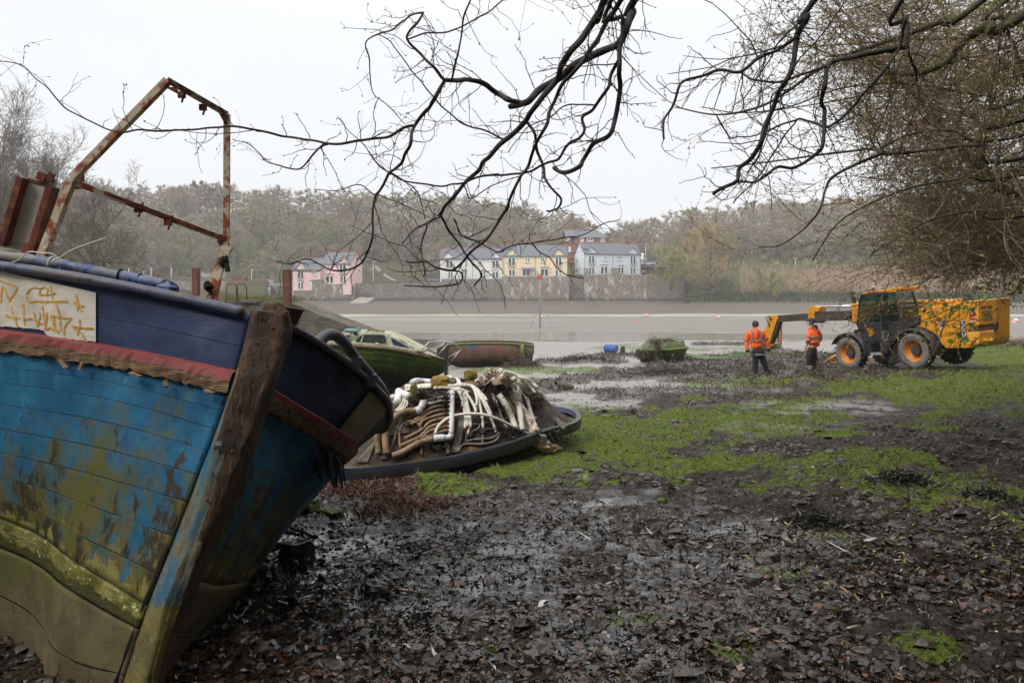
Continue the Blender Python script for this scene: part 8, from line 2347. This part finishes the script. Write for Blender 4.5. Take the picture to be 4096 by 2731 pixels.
cR = lambda x, y: (2500 + x / 1.3064, y / 1.3064)
v = 1 / 1.3064 / F * 7.5 * .5
tB = [(6.2, .8, 10.2), (4.6, 4.5, 10.0)]; tB2 = [(6.2, .8, 9.6), (4.0, 4.8, 9.8)]
LR = [([(1485, -60), (1475, 120), (1470, 240), (1500, 320), (1525, 420)], 34 * v, 12 * v, 7.2, 7.6, tB),
      ([(1470, 245), (1380, 257), (1240, 287), (1100, 322), (1062, 352), (1050, 440), (1020, 540), (1042, 585), (1040, 740), (1000, 800), (880, 878), (800, 870), (740, 910), (680, 950), (600, 955)], 30 * v, 10 * v, 7.4, 7.0, None),
      ([(1030, -60), (960, 80), (900, 200), (880, 320), (840, 420), (790, 510), (740, 640), (710, 740), (660, 830), (600, 880), (592, 940), (530, 975), (465, 1010)], 30 * v, 18 * v, 6.8, 7.4, tB2),
      ([(900, 195), (800, 260), (700, 302), (600, 375), (500, 368), (400, 402), (310, 420), (280, 460), (250, 560), (205, 630), (207, 725)], 18 * v, 11 * v, 6.9, 7.4, None),
      ([(600, 378), (680, 420), (800, 430), (900, 400), (1060, 350)], 10 * v, 14 * v, 7.4, 7.2, None),
      ([(1465, 90), (1430, 240), (1370, 350), (1280, 460), (1180, 560), (1100, 640), (1060, 665), (980, 640), (910, 615)], 18 * v, 12 * v, 7.2, 7.6, None),
      ([(910, 617), (800, 660), (700, 700), (600, 716), (545, 722)], 11 * v, 6 * v, 7.6, 7.8, None),
      ([(750, 640), (730, 720), (690, 830), (640, 900)], 11 * v, 8 * v, 7.4, 7.8, None), ([(900, 620), (800, 760), (720, 900), (640, 990), (565, 1060)], 9 * v, 7 * v, 7.7, 7.5, None),
      ([(880, 470), (780, 490), (760, 580), (745, 690)], 10 * v, 6 * v, 7.3, 7.8, None), ([(1060, 550), (1100, 620), (1130, 680)], 9 * v, 4 * v, 7.5, 7.6, None),
      ([(480, 600), (520, 680), (545, 722)], 7 * v, 6 * v, 7.8, 7.8, None), ([(900, 130), (820, 200), (740, 330), (650, 480), (560, 560)], 10 * v, 5 * v, 7.0, 7.9, None)]
tree_from_limbs('bare_tree', 'near bare tree with thick dark limbs hanging into the upper right sky', (6.4, .6, 4.4), [(6.4, .6, 3.6), (6.3, .7, 6.5), (6.2, .8, 9), (6.2, .8, 11)], LR, cR, 6, .11, (.15, .6), tw_r=.0042)

# right hand tree: mossy limbs and a curtain of fine budding twigs
def budding_tree():
 rg = np.random.default_rng(31)
 tx, ty = 10.5, 9.0; tz = hz(tx, ty)
 root = thing('budding_tree', 'large budding tree filling the right side with a curtain of brown twigs over the machine', 'tree', (tx, ty, tz))
 mb = MB(); mb.tube(crom([Vector((tx, ty, tz - .5)), Vector((tx - .2, ty, tz + 3)), Vector((tx, ty + .3, tz + 6)), Vector((tx - .3, ty, tz + 9))], 14), [lerp(.42, .2, i / 13) for i in range(14)], 12); mb.build('trunk', M_BARKM, root, smooth=True)
 w = 1 / 1.3064 / F * 12 * .5
 T_ = lambda z: [(tx - .1, ty, tz + z)]
 LM = [([(2150, 40), (1900, 130), (1750, 240), (1700, 310), (1600, 360), (1500, 385), (1400, 380), (1330, 330), (1200, 300), (1080, 290)], 40 * w, 14 * w, 9.5, 10.5, T_(7.5)),
          ([(1950, -60), (1700, 90), (1500, 170), (1330, 230), (1160, 290), (1000, 370), (860, 470), (700, 560), (480, 600), (260, 560)], 28 * w, 6 * w, 9.5, 11.5, T_(8.6)),
          ([(2150, 810), (1850, 760), (1640, 775), (1480, 797), (1360, 806), (1290, 780), (1180, 790), (1000, 812), (860, 832), (640, 860), (450, 880)], 18 * w, 5 * w, 9, 10.5, T_(4.2)),
          ([(2150, 600), (1800, 602), (1600, 560), (1450, 445), (1300, 345), (1150, 300)], 24 * w, 10 * w, 10, 11.5, T_(5.2)),
          ([(1350, 800), (1200, 862), (1080, 930), (1045, 1000), (1020, 1090), (970, 1160), (900, 1225), (800, 1285), (700, 1290)], 13 * w, 4 * w, 9.5, 10, None),
          ([(2150, 690), (1700, 680), (1500, 700), (1340, 770)], 16 * w, 9 * w, 9.5, 10, T_(4.6)),
          ([(2150, 1030), (1850, 860), (1750, 780), (1620, 625), (1500, 480)], 54 * w, 26 * w, 12, 13, [(tx, ty + 1, tz + 2.5)]),
          ([(2150, 480), (1900, 500), (1700, 470), (1500, 440), (1300, 440), (1100, 470), (850, 560), (600, 590), (400, 560)], 14 * w, 4 * w, 10, 11.5, T_(6)),
          ([(2150, 280), (1900, 290), (1700, 320), (1550, 400), (1350, 470), (1150, 520), (900, 560), (650, 600)], 14 * w, 4 * w, 11, 12, T_(6.8)),
          ([(2150, 170), (1800, 200), (1500, 210), (1200, 230), (900, 250), (700, 300)], 14 * w, 4 * w, 11, 12.5, T_(7.2)),
          ([(2050, -40), (1980, 100), (2040, 260), (2090, 420)], 18 * w, 12 * w, 10, 10.5, T_(8)),
          ([(2150, 900), (1800, 930), (1500, 980), (1250, 1080), (1100, 1180), (980, 1360)], 12 * w, 4 * w, 9, 9.5, T_(3.6)),
          ([(2150, 1120), (1850, 1100), (1600, 1150), (1450, 1230), (1280, 1330)], 12 * w, 4 * w, 9, 9.5, T_(3.0))]
 roots_ = []
 for pts, r0, r1, Y0, Y1, tail in LM:
  q = [P(*cR(x, y), lerp(Y0, Y1, i / max(1, len(pts) - 1)) - 1 + .2 * math.sin(i * 1.9 + Y0)) for i, (x, y) in enumerate(pts)]
  if tail: q = [Vector(t) for t in tail] + q
  n = (len(q) - 1) * 6 + 1; cs = crom(q, n); mb = MB(); mb.tube(cs, [lerp(r0, r1, i / (n - 1)) * (1 + .12 * mnoise.noise(cs[i] * 7)) for i in range(n)], 8); mb.build('limb', M_BARKM, root, smooth=True)
  for i in range(4, n): roots_.append((cs[i], (cs[i] - cs[i - 1]).normalized()))
 segs = []; bp, bd, bt = [], [], []
 bx = [-400, 0, 150, 300, 450, 600, 750, 900, 1050, 1120, 1200]; bl = [2720, 2850, 2950, 3130, 3350, 3460, 3470, 3500, 3520, 3560, 3800]
 def inside(p):
  px = 2048 + F * p[0] / p[1]; py = HOR + F * (CAMZ - p[2]) / p[1]
  return px > np.interp(py, bx, bl) and py < 1190, px, py
 made = 0
 while made < 1350:
  if rg.uniform() < .20:
   q, t = roots_[rg.integers(0, len(roots_))]; p = np.array(q); d = np.array(t) * .5 + rg.normal(0, .5, 3); ln = rg.uniform(.8, 2.2)
  else:
   px = rg.uniform(3520, 4330); py = 1060 - 1140 * rg.uniform(0, 1) ** 1.7; Y = rg.uniform(10, 16.5)
   p = np.array(P(px, py, Y)); d = np.array([-1.0, rg.normal(0, .45), rg.normal(-.25, .35)]); ln = rg.uniform(.9, 2.4)
  w_ = walk(p, d, ln, 9, .15, -.03, rg)
  ok, ex, ey = inside(w_[-1])
  if not ok and rg.uniform() < .93: continue
  made += 1
  r = rg.uniform(.004, .009); add_path(segs, w_, r, r * .4)
  nk = int(ln * rg.uniform(5, 9))
  for _ in range(nk):
   j = rg.integers(1, 10); t = w_[j] - w_[j - 1]; t = t / np.linalg.norm(t); d2 = t * .7 + rg.normal(0, .55, 3); l2 = rg.uniform(.15, .6)
   x = walk(w_[j], d2, l2, 4, .22, .06, rg); add_path(segs, x, r * .5, r * .28)
   for k in range(1, 5):
    if rg.uniform() < .75: bp.append(x[k]); bd.append((x[k] - x[k - 1]) / l2 * 4 + rg.normal(0, .5, 3)); bt.append(rg.uniform() + .25 * (ex > 3700) * (ey < 500))
  for k in range(3, 10):
   if rg.uniform() < .6: bp.append(w_[k]); bd.append(rg.normal(0, 1, 3)); bt.append(rg.uniform())
 # twigs dangling in front of the machine
 for (px, py, Y, dx, dz, ln) in ((3560, 1120, 9.2, -.5, -.9, 1.1), (3640, 1130, 9.0, -.3, -1, 1.0), (3700, 1140, 9.4, .1, -1, 1.0), (3780, 1120, 9, -.2, -1, .9), (3850, 1110, 9.3, -.5, -1, 1.1), (3910, 1130, 9, .1, -1, .8), (3760, 1180, 9.2, -1, -.55, 1.1), (3850, 1210, 9.0, -1, -.5, 1.0), (3960, 1180, 9.3, -.7, -.8, .9), (3600, 1190, 9.2, -1, -.3, .9), (3720, 1230, 9.1, -1, -.35, .8), (4000, 1120, 9, -.1, -1, .9), (3990, 1230, 9.1, -.6, -.8, .6), (3880, 1290, 9.1, -.8, -.6, .5)):
  w_ = walk(P(px, py, Y), [dx, 0, dz], ln, 9, .14, -.01, rg); add_path(segs, w_, .0065, .003)
  for _ in range(int(ln * 11)):
   j = rg.integers(1, 10); t = w_[j] - w_[j - 1]; d2 = t / np.linalg.norm(t) * .6 + rg.normal(0, .6, 3); l2 = rg.uniform(.08, .3); x = walk(w_[j], d2, l2, 4, .2, .05, rg); add_path(segs, x, .003, .002)
   for k in range(2, 5):
    bp.append(x[k]); bd.append(d2); bt.append(rg.uniform(0, 1.1))
 V, Fq = seg_tubes(segs, 3); N = len(segs)
 c = np.array([.19, .13, .078])[None] * rg.uniform(.55, 1.5, (N, 1))
 np_mesh('twigs', V, Fq, M_TWIG, np.repeat(c, 3, 0), root)['kind'] = 'stuff'
 bp = np.array(bp); bd = np.array(bd); bt = np.array(bt)[:, None]; N = len(bp)
 V, Fq = buds(bp, bd, rg.uniform(.02, .05, N), rg)
 col = np.where(bt < .45, np.array([.42, .29, .20]), np.where(bt < .75, np.array([.32, .26, .10]), np.array([.30, .36, .09]))) * rg.uniform(.5, 1.4, (N, 1))
 np_mesh('buds', V, Fq, M_LEAF, np.repeat(col, 2, 0), root)['kind'] = 'stuff'
 # young leaves and ivy towards the right
 N = 5200; px = 4330 - np.abs(rg.normal(0, 260, N)); py = rg.uniform(-60, 1180, N); Y = rg.uniform(10, 17, N); keep = (px > np.interp(py, bx, bl) + 230); px, py, Y = px[keep], py[keep], Y[keep]; N = len(px)
 keepc = fbm(px / 70, py / 70, 12, 3) > .47; px, py, Y = px[keepc], py[keepc], Y[keepc]; N = len(px)
 pos = np.stack([(px - 2048) / F * Y, Y, CAMZ + (HOR - py) / F * Y], 1)
 tv = [(0, -.02, 0), (.05, .02, .01), (.06, .07, .0), (0, .12, -.02), (-.06, .07, 0), (-.05, .02, .01)]; tf = [(0, 1, 2, 3), (0, 3, 4, 5)]
 V, Fc, Cc = scatter(tv, tf, pos, rg.uniform(0, 6.3, N), rg.uniform(.2, 1.4, N), rg.uniform(.35, .75, N), np.array([.17, .21, .04]) * rg.uniform(.4, 1.6, (N, 1)), rg)
 o = np_mesh('leaves', V, Fc, M_LEAF, Cc, root); o['kind'] = 'stuff'
 N = 60; px = rg.uniform(3640, 3980, N); py = rg.uniform(1180, 1390, N); Y = np.full(N, 9.1); pos = np.stack([(px - 2048) / F * Y, Y, CAMZ + (HOR - py) / F * Y], 1)
 V, Fc, Cc = scatter(tv, tf, pos, rg.uniform(0, 6.3, N), rg.uniform(.6, 1.5, N), rg.uniform(.3, .55, N), np.array([.30, .42, .10]) * rg.uniform(.7, 1.2, (N, 1)), rg)
 o = np_mesh('fresh_leaves', V, Fc, M_LEAF, Cc, root)
 world_parts(root)
budding_tree()

# trees and bushes added behind and beside the viewpoint to shade the foreground
for i, (x, y, H, W, lab) in enumerate(((4.5, -5.5, 13, 11, 'leafy shade tree added behind the viewpoint'), (-1.5, -9, 14, 12, 'leafy shade tree added directly behind the viewpoint'), (-9, -8, 14, 12, 'leafy shade tree added behind the viewpoint on the left'), (10.5, .5, 13, 11.5, 'leafy shade tree added beside the viewpoint on the right'), (13.5, 5, 13, 10, 'leafy shade tree added at the foot of the right bank'), (16, 13.5, 13, 9.5, 'leafy shade tree added behind the budding tree'), (17, 9, 13, 10, 'leafy shade tree added on the right bank beyond the frame'), (10, -11, 16, 14, 'tall leafy shade tree added further up the bank on the right'), (21, 17, 13, 10, 'leafy shade tree added further along the right bank'), (5.5, -3, 5, 7, 'leafy shade bush added on the bank behind the viewpoint'), (8.5, .5, 5, 6, 'leafy shade bush added on the bank right of the viewpoint'), (9.5, 4.5, 4.5, 5, 'leafy shade bush added at the foot of the right bank'))):
 V, Fq, Cc = far_tree(500 + i, H=H, W=W, th=.25, nl=22, N=9000 if H > 6 else 3500, twl=.8, tww=.42, tw=((.04, .05, .015), (.09, .10, .03)), up=.35, sec=7)
 o = np_mesh('added_shade_tree', V, Fq, M_TREE, Cc); o.location = (x, y, hz(x, y) - .2); tag(o, lab, 'tree')

# ---------------------------------------------------------------- what lies on the shore
R9 = np.random.default_rng(2024)
def gz(x, y):
 z = h0(x, y); g, w, t, land = masks(x, y, z)
 return z + relief(x, y, w, land, g, t), g, w, t
def fan(N, y0, y1, u0=-.70, u1=.70):
 y = np.exp(R9.uniform(math.log(y0), math.log(y1), N)); return R9.uniform(u0, u1, N) * (y + .4), y
def pix(x, y, z): return 2048 + F * x / y, HOR + F * (CAMZ - z) / y
M_LITTER = attr_mat('wet_leaf_litter', .17, .5, .25, 30)
_n = M_LITTER.node_tree; _n.links.new(ramp(_n, noise(_n, coords(_n, 'Object'), 9, 3), .35, .65, .10, .30), _n.nodes['Principled BSDF'].inputs['Roughness'])
M_PEBBLE = attr_mat('wet_shingle', .34, .5, .25, 40)
M_ALGAE = attr_mat('green_weed', .5, .35, .2, 30)

# leaf litter of the foreground
N = 54000
x, y = fan(N, 2.6, 10.5)
z, g, w, t = gz(x, y); px, py = pix(x, y, z)
dens = sstep(1930, 2200, py) * (.14 + 1.0 * sstep(.42, .58, fbm(x * 1.4, y * 1.4, 55, 4)))
dens = np.where(px < 1500, dens * .75, dens) * (1 - .55 * t)
k = R9.uniform(0, 1, N) < dens; x, y, z, px = x[k], y[k], z[k], px[k]; N = len(x)
tv = [(-.012, -.5, 0), (.012, -.5, 0), (.30, -.18, .05), (.36, .12, .10), (.0, .5, .02), (-.36, .12, .09), (-.30, -.18, .06), (0, .0, -.02)]
tf = [(0, 1, 2, 7), (7, 2, 3, 4), (7, 4, 5, 6), (0, 7, 6, 6)]
tf = [(0, 1, 2, 7), (7, 2, 3, 4), (7, 4, 5, 6)]
pal = np.array([[.027, .017, .011], [.011, .008, .006], [.044, .025, .015], [.066, .042, .027], [.13, .05, .02], [.02, .017, .011], [.22, .14, .085]])
col = pal[R9.choice(7, N, p=[.27, .27, .17, .11, .07, .08, .03])] * R9.uniform(.6, 1.4, (N, 1))
sc = .018 + R9.gamma(2.0, .0125, N); sc = np.minimum(sc, .10); sc3 = np.stack([sc * R9.uniform(.6, 1.2, N), sc, sc * R9.uniform(-.8, 1.6, N)], 1)
V, Fc, Cc = scatter(tv, tf, np.stack([x, y, z + .003 + R9.uniform(0, .010, N)], 1), R9.uniform(0, 6.3, N), np.abs(R9.normal(0, .42, N)), sc3, col, R9)
o = np_mesh('leaf_litter', V, Fc, M_LITTER, Cc); o['kind'] = 'stuff'

# fine debris between the leaves
N = 90000
x, y = fan(N, 2.6, 13)
z, g, w, t = gz(x, y); k = R9.uniform(0, 1, N) < (.25 + .75 * sstep(.42, .6, fbm(x * 1.7, y * 1.7, 58, 3))) * (1 - .7 * g); x, y, z = x[k], y[k], z[k]; N = len(x)
d = np.stack([R9.normal(0, 1, N), R9.normal(0, 1, N), R9.normal(.08, .12, N)], 1); ln = np.minimum(R9.gamma(2, .012, N) + .008, .06)
V, Fq = twig_cards(np.stack([x, y, z + .004], 1), d, ln, ln * R9.uniform(.12, .5, N), R9, .7)
c = np.array([[.035, .022, .013], [.015, .011, .008], [.075, .045, .024], [.05, .06, .014]])[R9.choice(4, N, p=[.4, .35, .15, .10])]
o = np_mesh('fine_debris', V, Fq, M_LITTER, np.repeat(c * R9.uniform(.5, 1.5, (N, 1)), 2, 0)); o['kind'] = 'stuff'

# shingle
N = 30000
x, y = fan(N, 3.0, 26)
z, g, w, t = gz(x, y); px, py = pix(x, y, z)
dens = (.35 + .65 * sstep(.4, .6, fbm(x * .9, y * .9, 63, 3))) * (1 - .7 * g) * np.where(py < 2250, 1.0, .45) * (1 - .6 * t)
k = R9.uniform(0, 1, N) < dens; x, y, z = x[k], y[k], z[k]; N = len(x)
tv = [(1, .1, 0), (.5, .8, .05), (-.6, .75, -.05), (-1, -.1, .05), (-.5, -.85, 0), (.7, -.7, -.04), (.55, .15, .42), (-.15, .5, .36), (-.5, -.25, .46), (.2, -.45, .38)]
tf = [(0, 1, 7, 6), (1, 2, 3, 7), (7, 3, 8, 8), (3, 4, 9, 8), (4, 5, 6, 9), (5, 0, 6, 6), (6, 7, 8, 9)]
tf = [f if len(set(f)) == 4 else f for f in tf]
tf = [(0, 1, 7, 6), (1, 2, 3, 7), (3, 4, 9, 8), (4, 5, 6, 9), (6, 7, 8, 9), (7, 3, 8, 6), (5, 0, 6, 9)]
col = np.array([[.058, .046, .037]]) * R9.uniform(.35, 1.5, (N, 1)) * np.array([1, 1, 1])[None] + R9.uniform(0, .012, (N, 1)) * np.array([1, .4, .1])
s = R9.gamma(2.2, .009, N) + .008
V, Fc, Cc = scatter(tv, tf, np.stack([x, y, z + s * .05], 1), R9.uniform(0, 6.3, N), np.abs(R9.normal(0, .2, N)), np.stack([s, s * R9.uniform(.5, 1, N), s * R9.uniform(.5, 1.3, N)], 1), col, R9)
o = np_mesh('shingle', V, Fc, M_PEBBLE, Cc); o['kind'] = 'stuff'

# green weed: short threads matted on the mud
N = 500000
x, y = fan(N, 3.2, 60)
z, g, w, t = gz(x, y)
dens = np.clip(g - .12, 0, 1) * (.25 + 1.0 * sstep(.36, .6, fbm(x * 4, y * 3.2, 68, 3)))
k = R9.uniform(0, 1, N) < dens; x, y, z = x[k], y[k], z[k]; N = len(x)
f = fbm(x * .8, y * .8, 69, 3)[:, None]
col = (np.array([.085, .105, .016]) * (1 - f) + np.array([.185, .18, .045]) * f) * R9.uniform(.45, 1.5, (N, 1))
br = R9.uniform(0, 1, (N, 1)) < .10; col = np.where(br, np.array([.16, .10, .035]) * R9.uniform(.5, 1.2, (N, 1)), col)
d = np.stack([R9.normal(0, .8, N), R9.normal(-.1, .8, N), np.abs(R9.normal(.5, .3, N))], 1)
ln = R9.uniform(.010, .030, N) * np.clip(y / 9, .8, 2.4)
V, Fq = twig_cards(np.stack([x, y, z], 1), d, ln, ln * .30, R9, .5)
o = np_mesh('green_weed', V, Fq, M_ALGAE, np.repeat(col, 2, 0)); o['kind'] = 'stuff'

# brown seaweed on the mid shore
N = 300000
x, y = fan(N, 10, 76, -.40, .72)
z, g, w, t = gz(x, y)
dens = np.clip(w - .08, 0, 1) * (.3 + sstep(.38, .6, fbm(x * 2.2, y * 1.5, 73, 3)))
k = R9.uniform(0, 1, N) < dens; x, y, z = x[k], y[k], z[k]; N = len(x)
col = np.array([.062, .040, .022]) * R9.uniform(.25, 1.7, (N, 1))
d = np.stack([R9.normal(0, .9, N), R9.normal(-.2, .8, N), R9.normal(.45, .4, N)], 1)
ln = R9.uniform(.025, .085, N) * np.clip(y / 25, .7, 1.8)
V, Fq = twig_cards(np.stack([x, y, z + R9.uniform(0, .05, N)], 1), d, ln, ln * .38, R9, .7)
o = np_mesh('brown_seaweed', V, Fq, M_DARKWEED, np.repeat(col, 2, 0)); o['kind'] = 'stuff'
# rusty dead weed along the tub rim and the boat
N = 9000
p0 = np.array([G(px_, py_)[:] for px_, py_ in ((1330, 1900), (1450, 1905), (1560, 1900), (1500, 1985), (1640, 2020), (1400, 1960), (1560, 2050))])
i = R9.integers(0, len(p0), N); x = p0[i, 0] + R9.normal(0, .24, N); y = p0[i, 1] + R9.normal(0, .24, N); z, g, w, t = gz(x, y)
d = np.stack([R9.normal(0, 1, N), R9.normal(0, 1, N), np.abs(R9.normal(.3, .3, N))], 1); ln = R9.uniform(.02, .06, N)
V, Fq = twig_cards(np.stack([x, y, z], 1), d, ln, ln * .3, R9, .6)
o = np_mesh('dead_weed', V, Fq, M_ALGAE, np.repeat(np.array([.12, .05, .025]) * R9.uniform(.4, 1.6, (N, 1)), 2, 0)); o['kind'] = 'stuff'
# fallen yellow catkins
N = 420
px_ = R9.uniform(2900, 4150, N); py_ = np.clip(R9.normal(2130, 160, N), 1880, 2650); q = np.array([G(a, b_)[:] for a, b_ in zip(px_, py_)]); z, g, w, t = gz(q[:, 0], q[:, 1])
d = np.stack([R9.normal(0, 1, N), R9.normal(0, 1, N), R9.normal(.2, .2, N)], 1); ln = R9.uniform(.010, .032, N)
V, Fq = twig_cards(np.stack([q[:, 0], q[:, 1], z + .015], 1), d, ln, ln * .5, R9, .6)
o = np_mesh('fallen_catkins', V, Fq, M_ALGAE, np.repeat(np.array([.42, .36, .10]) * R9.uniform(.4, 1.2, (N, 1)), 2, 0)); o['kind'] = 'stuff'

# stones one can pick out
M_STONE = simple('wet_stone', S(72, 66, 60), S(50, 46, 43), 6, .4, bmp=.6, bdist=.01, c3=S(96, 88, 78), s3=5)
M_STONEM = simple('mossy_stone', S(70, 82, 30), S(86, 98, 34), 12, .8, bmp=.9, bdist=.01, c3=S(52, 46, 36), s3=4)
def stone(px, py, w, hgt, m, label, seed, name='stone'):
 g = G(px, py); r = w / F * g.y / 2; zz = float(gz(np.array([g.x]), np.array([g.y + r * .5]))[0][0])
 mb = MB(); mb.blob((0, 0, 0), (r, r * .8, hgt / F * g.y * .62), seed, .16, 8, flat=True)
 o = mb.build(name, m); o.location = (g.x, g.y + r * .5, zz + hgt / F * g.y * .22); o.rotation_euler = (0, 0, seed * 1.3); tag(o, label, 'stone', 'stones lying on the shore')
for a in ((1225, 2062, 110, 62, M_STONEM, 'moss covered square block on the mud beside the dark side of the boat', 1), (1312, 2075, 110, 22, M_STONEM, 'flat yellowish slab beside the moss covered block', 2), (1180, 2238, 150, 90, M_STONE, 'big angular brown stone near the foot of the dark side of the boat', 3),
          (1498, 2385, 120, 66, M_STONE, 'dark block of stone alone on the leaf litter', 4), (1965, 2395, 80, 40, M_STONE, 'wedge shaped grey stone in the leaf litter left of centre', 5), (2530, 1655, 44, 34, M_STONE, 'small pointed stone at the far edge of the green weed', 6), (2430, 1668, 60, 20, M_STONEM, 'low weedy stone left of the pointed one', 7),
          (3240, 1512, 56, 34, M_STONE, 'dark stone on the seaweed between the two standing men', 8), (3020, 1795, 34, 24, M_STONE, 'dark stone at the right end of the green weed patch', 9), (3080, 2250, 100, 36, M_STONE, 'long grey stone in the shingle, the largest right of centre', 10), (3020, 2340, 84, 36, M_STONE, 'slanting pale stone below the long grey one', 11),
          (3700, 2400, 80, 34, M_STONE, 'purplish flat stone near the right edge', 12), (1670, 2620, 80, 40, M_STONE, 'small stone in the darkest litter near the bottom', 13), (2130, 2660, 80, 44, M_STONE, 'rounded dark stone near the bottom centre', 14), (2240, 1560, 90, 26, M_STONE, 'low dark stone on the mud behind the hot tub', 15), (2050, 1960, 44, 18, M_STONE, 'flat reddish stone in the weed below the tub rim', 16), (2310, 1895, 70, 20, M_STONE, 'dark flat stone on the green weed below the plastic sheet', 17),
          (2620, 1940, 36, 24, M_STONE, 'knobbly stone just below the green weed, centre', 18), (2650, 2000, 40, 20, M_STONEM, 'mossy pebble below the knobbly stone', 19), (2700, 1700, 40, 24, M_STONE, 'small dark stone in the middle of the green weed', 20)):
 stone(*a)
def clump(px, py, wd, hg, n_, label):
 g = G(px, py); r = wd / F * g.y / 2; N = n_
 o = thing('seaweed_clump', label, 'seaweed', g, 0, 'dark seaweed clumps on the shore')
 q = R9.normal(0, .45, (N, 2)); x = g.x + q[:, 0] * r; y = g.y + q[:, 1] * r * .7; z = gz(x, y)[0] + np.abs(R9.normal(0, .4, N)) * hg / F * g.y * np.exp(-(q ** 2).sum(1))
 d = np.stack([R9.normal(0, 1, N), R9.normal(0, 1, N), R9.normal(.02, .14, N)], 1); ln = R9.uniform(.015, .05, N) * max(1, g.y / 18)
 V, Fq = twig_cards(np.stack([x, y, z], 1), d, ln, ln * .4, R9, .7)
 np_mesh('fronds', V, Fq, M_DARKWEED, np.repeat(np.array([.018, .015, .009]) * (1 + 1.6 * (g.y > 18)) * R9.uniform(.4, 1.8, (N, 1)), 2, 0), o)['kind'] = 'stuff'; world_parts(o)
clump(3940, 2000, 170, 40, 1500, 'dark heap of bladder weed at the right end of the lower green patch')
clump(3600, 1945, 230, 46, 2200, 'long dark heap of bladder weed across the right green patch')
clump(3260, 2095, 260, 50, 2600, 'brown weed heap in the shingle below the right green patch')
clump(2330, 1452, 190, 30, 2000, 'low brown weed ridge on the silver mud left of the small boat')
clump(2075, 1478, 130, 60, 1800, 'rounded weed mound on the mud below the open dinghy')
clump(3075, 1400, 110, 50, 1400, 'small weed tangle on the mud under the yellow boom head')
clump(2640, 1505, 260, 46, 2600, 'brown weed mound on the mud in front of the small green boat')
# sticks
def stick(px, py, dx, dy, r, label, seed, m=None, lift=.0):
 a = G(px, py); b_ = G(px + dx, py + dy); pts = []
 for i in range(7):
  t = i / 6; p = a.lerp(b_, t); p.z = float(gz(np.array([p.x]), np.array([p.y]))[0][0]) + r + lift * math.sin(t * math.pi); p += Vector((0, .02 * mnoise.noise(Vector((i, seed, 0))), .012 * mnoise.noise(Vector((i * 1.3, seed, 3))))); pts.append(p)
 mb = MB(); mb.tube(pts, [r * (1 - .4 * i / 6) for i in range(7)], 7); tag(mb.build('stick', m or M_BARK, smooth=True), label, 'stick', 'sticks lying on the shore')
M_PALEST = simple('pale_stick', S(176, 140, 84), S(150, 112, 66), 9, .7)
stick(3290, 2345, 130, 45, .008, 'pale straight stick in the shingle right of centre', 1, M_PALEST)
stick(1100, 2010 + 90, 150, 60, .02, 'dark crooked stick beside the mossy block', 2)
stick(1870, 2222, 230, 14, .009, 'thin grey stick lying across the leaf litter', 3)
stick(1560, 2360, 120, 16, .010, 'reddish stick beside the dark block of stone', 4, simple('red_stick', S(110, 66, 48), S(84, 50, 38)))
stick(2740, 1500, -95, 10, .03, 'curved weedy branch on the mud below the small green boat', 5, M_DWEED, .12)
stick(3960, 2260, 140, 24, .012, 'brown stick near the right edge', 6)
stick(3880, 1413, 110, -2, .02, 'dark stick on the grass behind the machine', 7)
stick(2540, 2250, 60, 60, .006, 'slim twig in the litter right of centre', 8)
